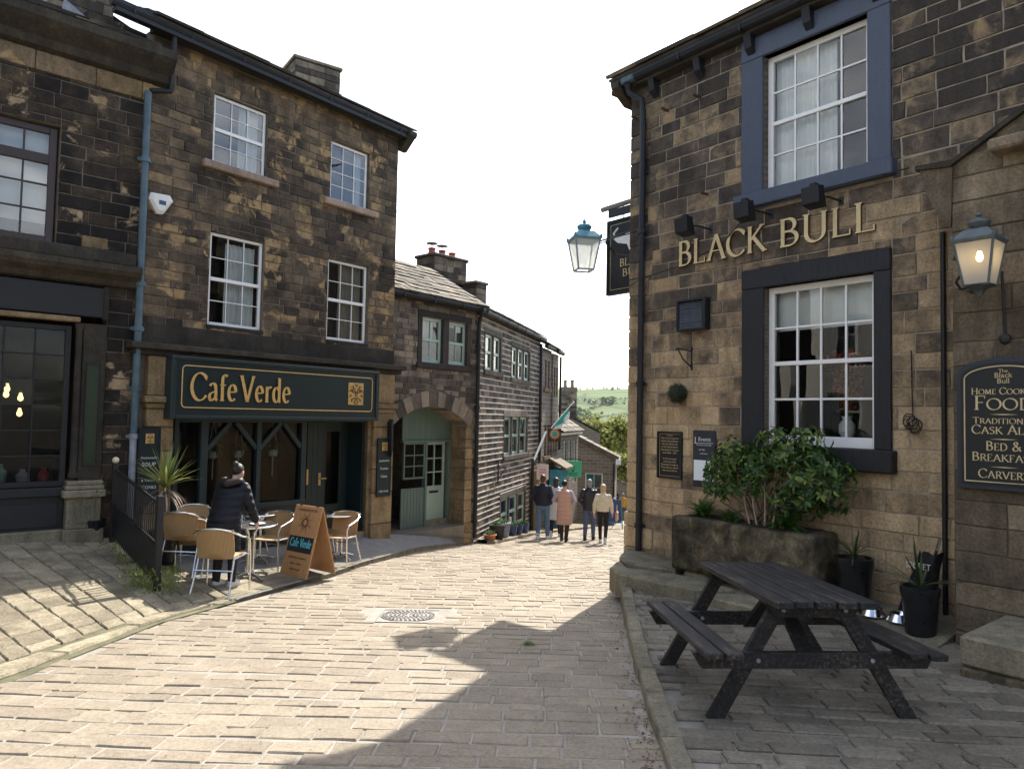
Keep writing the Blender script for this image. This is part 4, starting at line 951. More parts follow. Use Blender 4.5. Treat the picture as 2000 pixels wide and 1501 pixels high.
smooth_by_angle(MB().lathe([(.06,0),(.06,.05),(.045,.08),(.04,2.0),(.055,2.04),(.06,2.1)],14,(-.80,-.03,.66)).build('colonnette','moulding',LS))
MB().box(-.75,-.46,-.03,.3,.62,2.77,b=.01).build('pilaster','moulding',LS); MB().box(-.70,-.52,-.036,-.028,.85,2.2).build('pilaster_panel','spiky_dark',LS)
MB().box(-.70,-.685,-.055,-.03,.83,2.22).box(-.535,-.52,-.055,-.03,.83,2.22).box(-.70,-.52,-.055,-.03,2.2,2.23).box(-.70,-.52,-.055,-.03,.82,.85).build('pilaster_frame','black_paint',LS)
for k,(o_,z0,z1) in enumerate(((.07,.40,.50),(.04,.505,.56),(.02,.565,.62))): MB().box(-.86-o_,-.46+o_*.5,-.14-o_,.3,z0,z1,b=.012).build('pedestal_cap','slab',LS)
MB().box(-.88,-.47,-.16,.3,-.02,.40,b=.01).build('pedestal','slab',LS); MB().box(-.80,-.55,-.168,-.158,.06,.33,b=.004).build('pedestal_panel','slab',LS)
MB().box(-.92,-.43,-.2,.3,-.5,-.02,b=.015).build('pedestal_base','slab',LS)
MB().box(-4.6,-.89,-.05,.3,.42,.54,b=.01).build('shop_sill','black_paint',LS); MB().box(-4.6,-.89,.0,.3,-.3,.42).build('stall_riser','black_paint',LS)
for k in range(4): MB().box(-4.4+k*.9,-3.65+k*.9,-.015,.0,0.02,.34,b=.006).build('riser_panel','black_paint',LS)
MB().box(-4.6,-.89,-.10,.3,-.9,-.02,b=.012).build('plinth','slab',LS)
MB().box(-4.6,SW[0]-.002,.02,.3,.54,2.77).build('pier','moulding',LS)
roof(FL,LS,-5.6,.0,-.2,6.86,30,3.2,'slate_dark',rows=3,wid=(.4,.7),maxn=20)
chimney(FL,LS,FL.uv(160,20,.4)[0],.55,6.7,8.2,.75,.5,0,'house_stone')
MB().prism([(-1.2,6.86),(-.45,6.86),(-.9,7.05),(-1.15,7.2)],.02,.06).build('lead_flashing','lead',LS)
# bulbs and goods in the shop window
for k,(px,py,w_) in enumerate(((12,768,'nearest the left edge'),(40,775,'second from the left'),(38,805,'lowest'),(14,757,'highest'))):
    s_,z_=FL.uv(px,py,.7); B_=root('pendant_bulb',Frame(v2(FL.w(s_,.7,0)),48.0,z_),'glowing amber pendant bulb in dark shop window, %s'%w_,'light bulb','bulbs in the shop window')
    smooth_by_angle(MB().lathe([(0,-.06),(.03,-.04),(.035,-.01),(.018,.04),(.016,.06)],12).build('bulb','bulb',B_)); MB().tube([(0,0,.06),(0,0,.12)],.02,8).tube([(0,0,.12),(0,0,2.62-z_)],.004,5).build('flex','black_paint',B_)
gm=['red_cloth','cream','pot_blue','terracotta','white_cloth','yellow','sage_paint','lilac']
for k in range(9):
    s_=-3.0+k*.24; y_=U(.22,.5); b_=smooth_by_angle(MB().lathe([(.05,0),(U(.05,.08),.03),(U(.05,.09),.12),(.035,.17),(U(.03,.05),.2)],12,(0,0,0)).build('ornament',gm[k%8])); b_.location=FL.w(s_,y_,.56); b_.scale=(1,1,U(.8,1.4)); tag(b_,'small %s vase in the shop window display, %s from the window\'s right end'%(['red','cream','blue','terracotta','white','yellow','green','lilac'][k%8],['ninth','eighth','seventh','sixth','fifth','fourth','third','second','first'][k]),'vase','vases in the shop window')
# ---------------------------------------------------------------- ARCHWAY HOUSE
AH=root('archway_house',FA,'low stone house with a segmental carriage arch and sage green sashes','building')
aw=[(1.28,1.93,2.73,3.70),(2.11,2.73,2.74,3.69)]
AC,AR,AT=(1.655,-.063),1.853,.33
def arch_keep(x,z,a,b,c,d):
    if .5<x<2.8 and z<AC[1]+AR*.8 and z<1.5: return False
    return math.hypot(x-AC[0],z-AC[1])>AR+AT*.55 or z<1.0 or (x<.35 or x>2.95) and z<1.6
wh=[(1.16,2.85,2.6,3.82)]+[(.5,2.8,-2.2,1.36)]
wall(FA,AH,.1,3.11,-2.2,4.02,wh,(.095,.135),(.16,.36),'house_stone','mortar_grey',maxn=300,keep=arch_keep,backing=False,joint=.014)
mb=MB()
for (a,b,c,d) in subtract((.1,3.11,-2.2,4.02),[(aw[0][0],aw[0][1],aw[0][2],aw[0][3]),aw[1],(.5,2.8,-2.2,2.0)]): mb.box(a,b,.008,.4,c,d)
ns=28
for i in range(ns):
    a=.5+2.3*i/ns; b=.5+2.3*(i+1)/ns; za=AC[1]+math.sqrt(AR**2-(a-AC[0])**2); zb=AC[1]+math.sqrt(AR**2-(b-AC[0])**2)
    mb.add([(a,.008,za),(b,.008,zb),(b,.008,2.0),(a,.008,2.0),(a,.5,za),(b,.5,zb),(b,.5,2.0),(a,.5,2.0)],[(0,1,2,3),(4,7,6,5),(0,4,5,1)])
mb.build('mortar','mortar_grey',AH)
MB().box(2.8,3.08,.4,2.6,-2.2,2.2).box(.2,.5,.4,2.6,-2.2,2.2).box(.2,3.08,2.6,2.8,-2.2,2.2).box(.2,3.08,.5,2.8,2.0,2.2).build('passage_wall','house_stone',AH)
nv=11; a0=math.degrees(math.acos(1.15/AR)); 
for i in range(nv):
    t0=math.radians(a0-1+(180-2*a0+2)*i/nv); t1=math.radians(a0-1+(180-2*a0+2)*(i+1)/nv); g=.004
    p=[(AC[0]+r*math.cos(t),AC[1]+r*math.sin(t)) for r,t in ((AR,t1-g),(AR,t0+g),(AR+AT+U(-.02,.02),t0+g),(AR+AT+U(-.02,.02),t1-g))]
    MB().prism([p[0],p[1],p[2],p[3]],-.03-U(0,.008),.48).build('voussoir','arch_stone',AH)
z=-2.0
while z<1.34:
    h=min(U(.2,.3),1.36-z); MB().box(2.74,2.98,-.02-U(0,.01),.02,z+.005,z+h-.005,b=.01).build('jamb_stone','tan_stone',AH)
    MB().box(2.785,2.81,.024,.49,z+.005,z+h-.005,b=.006).build('jamb_stone','tan_stone',AH); z+=h
# window surround
for a,b in ((1.16,1.28),(1.93,2.11),(2.73,2.85)): MB().box(a,b,-.025,.1,2.72,3.71,b=.006).build('mullion','dark_jamb',AH)
MB().box(1.14,2.87,-.03,.1,3.71,3.83,b=.008).build('lintel','dark_jamb',AH); MB().box(1.12,2.89,-.06,.1,2.6,2.72,b=.01).build('sill','dark_jamb',AH)
for (a,b,c,d) in aw:
    w=window(AH,a,b,c,d,2,2,'sage_paint',y=.06,fw=.07,bar=.022,mid=1,midw=.06,gl='glass',room=.9)
    curtain(w,a,b-.1,.22,c+.5,d,folds=4)
# green boarded partition with door under the arch
yp=.5
x0=FA.uv(784,930,yp)[0]; xw1=FA.uv(830,930,yp)[0]; zf=FA.uv(800,1031,yp)[1]
PT=link('partition',None,AH); PT.location=(0,yp,0)
wz0,wz1=FA.uv(808,935,yp)[1],FA.uv(808,864,yp)[1]
x=x0
def atop(x): return AC[1]+math.sqrt(max(.01,AR**2-(x-AC[0])**2))+.03
while x<2.80:
    b=min(x+.095,2.80)
    for (p,q,c,d) in subtract((x,b,zf,0),[(x0+.06,xw1-.02,wz0,2),(xw1+.03,2.74,-9,2)]):
        if q-p>.01: MB().box(p+.002,q-.002,0,.03,c,d,b=.003).build('board','sage_dark',PT)
    MB().prism([(x+.002,wz1+.03),(b-.002,wz1+.03),(b-.002,atop(b)),(x+.002,atop(x))],.001,.03).build('board','sage_dark',PT); x+=.095
window(AH,x0+.05,xw1-.02,wz0,wz1,2,3,'sage_dark',y=yp-.01,fw=.04,bar=.025,gl='glass_dark',room=None)
MB().box(xw1-.02,xw1+.04,-.03,.06,zf,wz1+.04,b=.005).build('post','sage_dark',PT); MB().box(2.73,2.79,-.03,.06,zf-.05,wz1+.04,b=.005).build('post','sage_dark',PT); MB().box(x0,2.79,-.035,.06,wz1,wz1+.05,b=.005).build('rail','sage_dark',PT)
da,db=xw1+.045,2.725; zd=zf+.1
D=MB().box(da,db,.10,.14,zd,.0,b=.004).box(da,da+.07,.10,.14,.0,wz1,b=.004).box(db-.07,db,.10,.14,.0,wz1,b=.004).box(da+.07,db-.07,.10,.14,wz1-.06,wz1,b=.004).build('door','sage_paint',AH); D.location=(0,yp,0)
for i in range(3):
    for j in range(2):
        a_=da+.07+(db-da-.14)*j/2; b_=da+.07+(db-da-.14)*(j+1)/2; c_=.0+(wz1-.06)*i/3; d_=.0+(wz1-.06)*(i+1)/3
        MB().add([(a_,.12,c_),(b_,.12,c_),(b_,.12,d_),(a_,.12,d_)],[(0,1,2,3)]).build('pane','glass_dark',D)
MB().box((da+db)/2-.012,(da+db)/2+.012,.095,.14,.0,wz1-.06).box(da+.07,db-.07,.096,.14,(wz1-.06)/3-.012,(wz1-.06)/3+.012).box(da+.07,db-.07,.096,.14,(wz1-.06)*2/3-.012,(wz1-.06)*2/3+.012).build('glazing_bar','sage_paint',D)
MB().box(da+.2,db-.2,.092,.1,-.16,-.11).build('letter_plate','black_paint',D); MB().tube([(da+.04,.1,-.08),(da+.04,.05,-.08),(da+.04,.05,-.16)],.012,6).build('handle','black_paint',D)
MB().box(xw1,2.79,.0,.4,zf-.4,zd).build('door_step','slab',PT)
MB().box(.5,2.8,-.02,2.6,-2.2,zf-.004).build('passage_floor','yard_sett',AH)
gutter(AH,.25,3.25,-.16,4.06); MB().box(.1,3.12,-.13,.35,4.0,4.13).build('wall_plate','moulding',AH)
roof(FA,AH,.1,3.2,-.2,4.12,30,2.1,'slate',exp=.24,wid=(.2,.45),th=.035,maxn=200)
chimney(FA,AH,FA.uv(873,560,2.0)[0]+.1,2.3,4.9,FA.uv(870,500,2.0)[1],1.15,.7,math.radians(-4),'house_stone',pots=3,potr=.10,poth=.2,potcap=True,cap=.06)
chimney(FA,AH,FA.uv(921,580,1.6)[0]+.1,1.6,4.5,FA.uv(921,552,1.6)[1],.4,.5,0,'house_stone')
a=FA.uv(860,575,1.9); MB().prism([(a[0]-.5,a[1]+.15),(a[0]+.75,a[1]-.4),(a[0]+.75,a[1]-.05),(a[0]-.3,a[1]+.35)],1.82,1.88).build('lead_flashing','lead_blue',AH)
pipe(AH,'downpipe',[(3.07,-.16,4.0),(3.07,-.1,3.85),(3.07,-.07,3.7),(3.07,-.07,-1.18)],.045,'black_paint',[(3.07,-.07,z) for z in (3.2,1.8,.4,-.8)])
shell(AH,.1,3.08,.42,6.4,2.3,4.02,'house_stone')
# ---------------------------------------------------------------- STREET HOUSE with strap pointing
SH=root('terrace_house',FS,'stone terrace house with bold white pointing and sage green windows','building')
g1=[(.56,1.21,2.72,3.60),(1.28,1.88,2.72,3.60)]; g2=[(2.95,3.55,2.66,3.52),(3.62,4.22,2.66,3.52),(4.29,4.90,2.66,3.52)]
g3=[(2.34,3.06,.56,1.60),(3.15,3.87,.56,1.60),(3.96,4.74,.56,1.60)]; g4=[(2.15,2.9,-1.42,-.55),(3.0,3.75,-1.42,-.55),(3.85,4.65,-1.42,-.55)]
sh=[(g[0][0]-.1,g[-1][1]+.1,g[0][2]-.12,g[0][3]+.15) for g in (g1,g2,g3,g4)]
wall(FS,SH,.0,6.3,-2.6,4.0,sh,(.115,.165),(.18,.40),'house_stone','mortar_white',proud=(0,.008),maxn=300,joint=.02,strap=.012,backing=False)
mb=MB()
for (a,b,c,d) in subtract((0,6.3,-2.6,4.0),g1+g2+g3+g4): mb.box(a,b,.01,.32,c,d)
mb.build('mortar','mortar_white',SH)
for g in (g1,g2,g3,g4):
    a,b,c,d=g[0][0],g[-1][1],g[0][2],g[0][3]
    MB().box(a-.1,b+.1,-.02,.1,d,d+.15,b=.006).build('lintel','house_stone',SH); MB().box(a-.12,b+.12,-.06,.1,c-.12,c,b=.008).build('sill','house_stone',SH)
    xs=[a-.1]+[v for q in zip([w[1] for w in g[:-1]],[w[0] for w in g[1:]]) for v in q]+[b]
    MB().box(a-.1,a,-.015,.1,c,d,b=.005).build('jamb','house_stone',SH); MB().box(b,b+.1,-.015,.1,c,d,b=.005).build('jamb','house_stone',SH)
    for w0,w1 in zip(g[:-1],g[1:]): MB().box(w0[1],w1[0],-.01,.1,c,d,b=.005).build('mullion','house_stone',SH)
    for w in g: window(SH,w[0],w[1],w[2],w[3],1,2,'sage_paint',y=.035,fw=.075,bar=.02,mid=1,midw=.07,gl='glass',room=.8)
gutter(SH,-.2,6.35,-.15,4.03); MB().box(-.08,6.35,-.12,.35,3.97,4.10).build('wall_plate','moulding',SH); roof(FS,SH,-.1,6.4,-.2,4.09,28,3.2,'slate',exp=.25,wid=(.25,.5),rows=3,maxn=60)
pipe(SH,'downpipe',[(6.1,-.08,3.9),(6.1,-.08,.2)],.045,'black_paint',[(6.1,-.08,z) for z in (3,1.5)])
pipe(SH,'downpipe',[(5.15,-.1,.35),(5.15,-.1,-2.0)],.045,'black_paint')
MB().tube([(5.2,-.12,.3),(6.2,-.25,1.15)],.035,8).build('waste_pipe','plastic_white',SH)
MB().box(5.2,5.5,-.3,.0,-2.4,.0,b=.01).build('pier','tan_stone',SH)
MB().box(1.75,1.8,-.25,-.02,.3,.33).box(1.75,1.79,-.05,-.02,-.1,.5).tube([(1.77,-.24,.31),(1.77,-.03,.0)],.012,6).build('bracket','black_iron',SH)
shell(SH,.02,6.3,.36,6,-2.6,4.0,'house_stone')
# ---------------------------------------------------------------- further houses down the street
m,t,b=_mat('far_stone'); tc=N(t,'ShaderNodeTexCoord'); sxx=N(t,'ShaderNodeSeparateXYZ'); t.links.new(tc.outputs['Object'],sxx.inputs[0]); ad=N(t,'ShaderNodeMath',operation='ADD'); t.links.new(sxx.outputs[0],ad.inputs[0]); t.links.new(sxx.outputs[1],ad.inputs[1])
cb=N(t,'ShaderNodeCombineXYZ'); t.links.new(ad.outputs[0],cb.inputs[0]); t.links.new(sxx.outputs[2],cb.inputs[1])
bk=N(t,'ShaderNodeTexBrick',Scale=1.0,Color1=(.13,.105,.08,1),Color2=(.2,.165,.125,1),Mortar=(.27,.24,.2,1)); bk.inputs['Mortar Size'].default_value=.012; bk.inputs['Brick Width'].default_value=.34; bk.inputs['Row Height'].default_value=.14; t.links.new(cb.outputs[0],bk.inputs[0]); t.links.new(bk.outputs[0],b.inputs['Base Color']); b.inputs['Roughness'].default_value=.9
bp=N(t,'ShaderNodeBump',Strength=.4,Distance=.02); t.links.new(bk.outputs['Fac'],bp.inputs['Height']); bp.invert=True; t.links.new(bp.outputs[0],b.inputs['Normal'])
TH=root('terrace_house',FS,'tall narrow tan stone terrace house beyond the white-pointed house','building')
th=[(6.65,7.0,2.55,3.45),(7.1,7.45,2.55,3.45),(6.75,7.1,.35,1.35),(7.2,7.55,.35,1.35)]
mb=MB()
for (a,b_,c,d) in subtract((6.32,7.72,-3.0,3.82),th): mb.box(a,b_,-.06,.3,c,d)
mb.build('wall','far_stone',TH)
for w in th: window(TH,w[0],w[1],w[2],w[3],1,2,'curtain_tan',y=.0,fw=.06,mid=1,gl='glass',room=.6)
for a,c in ((6.55,2.43),(6.65,.23)): MB().box(a,a+1.0,-.12,.02,c,c+.12).build('sill','tan_stone',TH)
gutter(TH,6.3,7.75,-.2,3.84); roof(FS,TH,6.3,7.72,-.25,3.9,28,3,'slate_dark',rows=3,maxn=10); shell(TH,6.32,7.72,.3,5,-3,3.8,'far_stone')
T2=root('terrace_house',FS,'end stone terrace house above the blue shopfront with proud eaves','building')
t2=[(7.85,8.1,2.3,3.3),(8.22,8.45,2.3,3.3),(7.85,8.1,.4,1.3),(8.22,8.45,.4,1.3)]
mb=MB()
for (a,b_,c,d) in subtract((7.72,8.6,-3.2,3.75),t2): mb.box(a,b_,-.12,.2,c,d)
mb.build('wall','far_stone',T2)
for w in t2: window(T2,w[0],w[1],w[2],w[3],1,2,'curtain_tan',y=-.06,fw=.06,mid=1,gl='glass',room=.6)
gutter(T2,7.7,8.7,-.26,3.8); roof(FS,T2,7.7,8.65,-.3,3.86,30,3,'slate_dark',rows=3,maxn=10); shell(T2,7.72,8.6,.2,5,-3.2,3.75,'far_stone')
pipe(T2,'downpipe',[(8.55,-.2,3.7),(8.55,-.2,.5)],.04,'black_paint')
mat('blue_paint',(.06,.3,.38),.45,var=.15,vs=4,bump=.05)
BS=root('shop_bay',FS,'bright blue timber shopfront bay with a small stone roof','shopfront')
MB().box(7.35,8.5,-.55,-.125,-3,-.1,b=.01).build('front','blue_paint',BS)
MB().prism([(-.7,-.12),(-.125,.2),(-.125,.28),(-.7,-.04)],7.28,8.58,axis='x').build('roof','slate',BS)
for k in range(3): w_=MB().box(7.42+k*.35,7.72+k*.35,-.565,-.54,-1.9,-.35).build('window','blue_paint',BS); MB().add([(7.45+k*.35,-.57,-1.85),(7.69+k*.35,-.57,-1.85),(7.69+k*.35,-.57,-.4),(7.45+k*.35,-.57,-.4)],[(0,1,2,3)]).build('pane','glass_strong',w_)
H1=root('cottage',FS,'low stone cottage with mossy roof just past the blue shopfront','house')
h1=[(9.8,10.3,-.2,.75),(10.7,11.2,-.2,.75),(11.7,12.3,-.9,.7)]
mb=MB()
for (a,b_,c,d) in subtract((8.62,12.7,-3.6,1.05),h1): mb.box(a,b_,-.1,.2,c,d)
mb.build('wall','far_stone',H1)
for w in h1: window(H1,w[0],w[1],w[2],w[3],1,2,'white_paint',y=-.05,fw=.06,mid=1,room=.6)
roof(FS,H1,8.62,12.8,-.3,1.1,33,2.6,'slate',maxn=40); shell(H1,8.62,12.7,.2,4,-3.6,1.0,'far_stone'); MB().box(8.65,12.8,-.25,.0,.98,1.08).build('eaves_board','white_paint',H1)
def gable(name,label,x0,x1,y,depth,zb,ze,zr,xr,wmat,rmat,holes=(),over=.2,az=90.0,maxn=60):
    fr=Frame((x0,y),az); r=root(name,fr,label,'house'); W=x1-x0; c=xr-x0
    mb=MB()
    for (a,b_,p,q) in subtract((0,W,zb,ze),list(holes)): mb.box(a,b_,0,.25,p,q)
    zl=zr-(zr-ze)*(c/(W-c)) if W-c>0 else ze
    mb.prism([(0,ze),(W,ze),(c,zr)] if c>0 else [(0,ze),(W,ze),(0,zr)],0,.25)
    mb.box(0,.25,.25,depth,zb,ze).box(W-.25,W,.25,depth,zb,ze).box(.25,W-.25,depth-.25,depth,zb,ze); mb.build('wall',wmat,r)
    for (xa,xb,dr) in ((c,W+over,1),(c,-over,-1)):
        if abs(xb-xa)<.3: continue
        n=max(3,int(abs(xb-xa)/.28)); sl=(zr-ze)/((W-c) if dr>0 else max(.3,c))
        for i in range(n):
            a=xa+(xb-xa)*i/n; b_=xa+(xb-xa)*(i+1)/n; za=zr-sl*abs(a-c)+.05; zb_=zr-sl*abs(b_-c)+.05; y_=-.12
            while y_<depth:
                w=U(.5,1.0); ye=min(depth+.1,y_+w); k=.04
                MB().add([(a,y_+.004,za),(b_,y_+.004,zb_+.03),(b_,ye-.004,zb_+.03),(a,ye-.004,za),(a,y_+.004,za+k),(b_,y_+.004,zb_+.03+k),(b_,ye-.004,zb_+.03+k),(a,ye-.004,za+k)],[(0,3,2,1),(4,5,6,7),(0,1,5,4),(1,2,6,5),(2,3,7,6),(3,0,4,7)]).build('roof_slate',rmat,r); y_=ye
    return fr,r
fr,G1=gable('gable_house','dark stone gabled house with red-brown slates beyond the green sign',1.05,4.5,31.3,3.2,-4.5,-.17,.69,2.78,'far_stone','slate',[(2.2,2.95,-2.0,-.75)],az=100.0)
MB().prism([(1.73,.66),(3.62,-.25),(3.62,-.02),(1.73,.9)],-.1,.02).build('verge','slate',G1)
window(G1,2.2,2.95,-2.0,-.75,2,2,'white_paint',y=.05,fw=.05,room=.8); MB().box(3.5,3.72,-.16,-.05,-.35,-.12).build('barge_end','white_paint',G1); pipe(G1,'downpipe',[(3.42,-.07,-.3),(3.42,-.07,-4)],.04,'black_paint')
fr2,G2=gable('gable_house','taller grey stone gabled house carrying the twin-pot chimney',1.5,4.95,40.0,8,-6,.78,1.62,3.3,'far_stone','slate_dark')
chimney(fr2,G2,1.72,.6,.9,at_depth(1112,757,40.6)[2],.84,.7,0,'house_stone',pots=2,pmat='house_stone',potr=.1,poth=.42,cap=.25)
gable('cottage','small whitewashed cottage with slate roof at the foot of the street',6.75,8.0,46.0,5,-7,-3.0,-2.3,6.8,'mortar_grey','slate_dark')
gable('cottage','brown-roofed cottage among trees low in the valley',5.6,7.4,58.0,6,-9,-4.6,-3.6,6.3,'far_stone','slate')
# hanging signs, banner and flag down the street
def hang_sign(name,px0,py0,px1,py1,Y,label,front,mats,pole=None,cat='sign'):
    p=at_depth((px0+px1)/2,py1,Y); q0=at_depth(px0,py0,Y); q1=at_depth(px1,py1,Y); w=q1[0]-q0[0]; h=q0[2]-q1[2]
    e=empty(name,p,0); tag(e,label,cat)
    MB().box(-w/2,w/2,-.02,.02,0,h,b=.006).build('panel',mats,e)
    MB().box(-w/2-.35,w/2,-.012,.012,h+.06,h+.085).tube([(-w/2+.06,0,h),(-w/2+.06,0,h+.07)],.008,5).tube([(w/2-.06,0,h),(w/2-.06,0,h+.07)],.008,5).build('bracket','black_iron',e)
    return e,w,h
mat('sign_green',(.08,.5,.26),.6,var=.06,vs=4,bump=.05); mat('sign_brown',(.07,.03,.018),.5,var=.15,bump=.05); mat('sign_orange',(.55,.2,.06),.5,bump=0); mat('sign_teal',(.08,.42,.34),.5,bump=0); mat('sign_pink',(.62,.5,.44),.6,var=.06,bump=0)
e,w,h=hang_sign('hanging_sign',1071,836,1095,862,23.0,'square brown hanging sign with orange ring and teal disc',None,'sign_brown')
for r_,m_,k in ((.16,'sign_orange',0),(.115,'cream',1),(.10,'sign_teal',2)): MB().prism([(r_*math.cos(6.283*i/24),h/2+.03+r_*math.sin(6.283*i/24)) for i in range(24)],-.024-.003*k,-.02).build('disc',m_,e)
sans('tea',.06,-.024,'sign_orange',e,0,.03)
e,w,h=hang_sign('hanging_sign',1048,906,1071,936,20.5,'pale pink hanging sign beside the blue shopfront',None,'sign_pink'); 
for k in range(3): MB().box(-w*.3,w*.3,-.023,-.0205,h*(.3+.17*k),h*(.3+.17*k)+.018).build('text_line','red_cloth',e)
e,w,h=hang_sign('hanging_sign',1102,899,1135,931,25.0,'bright green square hanging sign in front of the dark gabled house',None,'sign_green')
MB().prism([(x*.6,z+h*.52) for x,z in arc(0,0,.09,.11,0,-180,10)]+[(-.054,h*.52+.1),(-.03,h*.52+.1),(-.03,h*.52-.05),(.03,h*.52-.05),(.03,h*.52+.1),(.054,h*.52+.1)],-.023,-.0205).build('motif','cafe_green',e)
for k in range(2): MB().box(-w*.28,w*.28,-.0225,-.0205,h*(.12+.1*k),h*(.12+.1*k)+.02).build('text_line','cafe_green',e)
# flag on a leaning pole
a=Vector(at_depth(1076,836,22.5)); b_=Vector(at_depth(1120,785,23.5)); FLG=empty('flag',a); tag(FLG,'green and white flag on a slanting pole over the street','flag'); d=b_-a
MB().tube([(0,0,0),tuple(d)],.015,6).ell(tuple(d),.04,.04,.04,8,6).build('pole','white_cloth',FLG)
mat('flag_green',(.02,.36,.2),.7,var=.1,bump=.1); vs=[];fs=[]; n=12
for i in range(n+1):
    for j in range(6):
        t_=.1+.65*i/n; p=d*t_; dr=j/5*(.12+.16*math.sin(i/n*3.0)); vs.append((p.x+.06*math.sin(i*.9+j)*j/5+dr*.3,p.y+.08*math.cos(i*.7+j*.8)*j/5,p.z-dr))
fsg=[];fsw=[]
for i in range(n):
    for j in range(5): (fsg if j<3 else fsw).append((i*6+j,i*6+6+j,i*6+7+j,i*6+1+j))
mb=MB(); mb.add(vs,fsg,0); mb.f+=fsw; mb.m+=[1]*len(fsw); mb.r+=[.5]*len(fsw); mb.build('cloth',['flag_green','white_cloth'],FLG,smooth=True)

# terrace on the far side of the lane, out of sight behind the pub from the photographer's spot
for k,(y0,y1,w_) in enumerate(((18,28,'nearest the pub'),(28.05,38,'in the middle'),(38.05,49,'farthest down'))):
    def RX(y): return .20*y+1.7
    fr=Frame((RX(y1),y1),math.degrees(math.atan2(-.20,-1.0))); Ln=math.hypot(RX(y1)-RX(y0),y1-y0); gz=hroad(y1); top=hroad(y0)+4.3-.3*k
    r=root('lane_house',fr,'stone house on the far side of the lane behind the pub, %s'%w_,'house'); oh=[(1.0+2.9*i,2.1+2.9*i,top-z0-1.3,top-z0) for i in range(3) for z0 in (.5,3.0)]
    mb=MB()
    for (a,b_,c,d) in subtract((0,Ln,gz-1,top),oh): mb.box(a,b_,0,.3,c,d)
    mb.build('wall','far_stone',r)
    for (a,b_,c,d) in oh: window(r,a,b_,c,d,2,2,y=.08,fw=.06,mid=1,room=.6); MB().box(a-.1,b_+.1,-.06,.08,c-.12,c).build('sill','tan_stone',r)
    shell(r,0,Ln,.3,6,gz-1,top,'far_stone'); gutter(r,0,Ln,-.12,top+.03); roof(fr,r,-.05,Ln+.05,-.2,top+.1,30,3.6,'slate',rows=4,maxn=0)
# ---------------------------------------------------------------- PUB
PB=root('pub_building',FB,'two-storey sooty sandstone pub with gold lettering and painted window surrounds','building')
UW=(2.18,3.47,4.44,6.17); LW=(2.20,3.53,1.32,3.25)
ph=[(1.88,3.72,4.26,6.45),(1.90,3.71,1.08,3.49)]
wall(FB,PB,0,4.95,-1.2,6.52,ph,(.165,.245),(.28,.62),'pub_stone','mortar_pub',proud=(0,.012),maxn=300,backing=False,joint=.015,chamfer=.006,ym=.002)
mb=MB()
for (a,b,c,d) in subtract((0,4.95,-1.2,6.52),[UW,LW]): mb.box(a,b,.003,.35,c,d)
mb.build('mortar','mortar_pub',PB)
# corner quoins, plinth and street-side wall
z=-1.2
while z<6.4:
    h=min(U(.2,.3),6.5-z); o_=.012 if z>.2 else .045
    MB().box(-o_,U(.3,.5) if int(z*7)%2 else U(.18,.26),-.014-o_*.5,.4,z+.006,z+h-.006,b=.012).build('quoin','pub_stone',PB); z+=h
MB().box(0,.3,.35,7.5,-2,6.5).box(.3,6.9,7.2,7.5,-2,6.5).box(6.6,6.9,.35,7.2,-2,6.5).box(4.95,6.9,.0,.35,-1.2,6.52).box(.3,6.6,2.0,7.2,6.40,6.48).build('shell_wall','pub_stone',PB)
def paint_surround(o,a,b,c,d,matn):
    x0,x1,z0,z1=o
    MB().box(a,x0,-.035,.16,z0,z1,b=.008).build('jamb',matn,PB); MB().box(x1,b,-.035,.16,z0,z1,b=.008).build('jamb',matn,PB)
    MB().box(a-.003,b+.003,-.04,.16,z1,d,b=.008).build('lintel',matn,PB); MB().box(a-.06,b+.05,-.13,.16,c,z0,b=.012).build('sill',matn,PB)
paint_surround(UW,1.88,3.72,4.26,6.45,'slate_blue'); paint_surround(LW,1.90,3.71,1.08,3.49,'charcoal_paint')
w=window(PB,UW[0]+.0,UW[1],UW[2],UW[3],4,4,y=.10,fw=.07,bar=.022,mid=2,midw=.05,gl='glass',room=1.6,room_mat='room_dark',bottom=.08)
curtain(w,UW[0]+.03,UW[0]+.82,.24,UW[2],UW[3],folds=7,amp=.012)
w=window(PB,LW[0],LW[1],LW[2],LW[3],4,4,y=.10,fw=.075,bar=.026,mid=2,midw=.05,gl='glass',room=2.0,bottom=.12)
MB().add([(LW[0],.25,2.72),(LW[1],.25,2.72),(LW[1],.25,LW[3]),(LW[0],.25,LW[3])],[(0,1,2,3)]).build('blind','blind',w)
# eaves, gutter and roof
gutter(PB,-.2,5.0,-.2,6.56,r=.065,brk=.95); MB().box(-.28,5.0,-.17,.02,6.46,6.53,b=.01).build('eaves_course','moulding',PB)
for k in range(5): MB().prism([(-.02,6.22),(-.12,6.30),(-.16,6.46),(-.02,6.46)],.42+k*.78,.52+k*.78,axis='x').build('corbel','charcoal_paint',PB)
MB().prism([(-.02,6.28),(-.3,6.47),(-.3,6.55),(.3,6.55),(.3,6.28)],-.15,-.015,axis='x').build('kneeler','moulding',PB)
roof(FB,PB,-.22,5.2,-.29,6.64,27,4.5,'slate',exp=.3,wid=(.35,.75),rows=5,th=.045,maxn=60)
GPm='pipe_blue'
pipe(PB,'downpipe',[(.12,-.24,6.48),(.12,-.2,6.36),(.29,-.12,6.22),(.29,-.09,6.05),(.29,-.09,-.45)],.045,'charcoal_paint',[(.29,-.09,z) for z in (4.3,2.1,.1)])
MB().box(.0,.24,-.28,-.13,6.49,6.6,b=.02).build('hopper','pipe_blue',PB)
pipe(PB,'cable_pipe',[(4.22,-.03,3.55),(4.22,-.03,-.45)],.024,'black_iron')
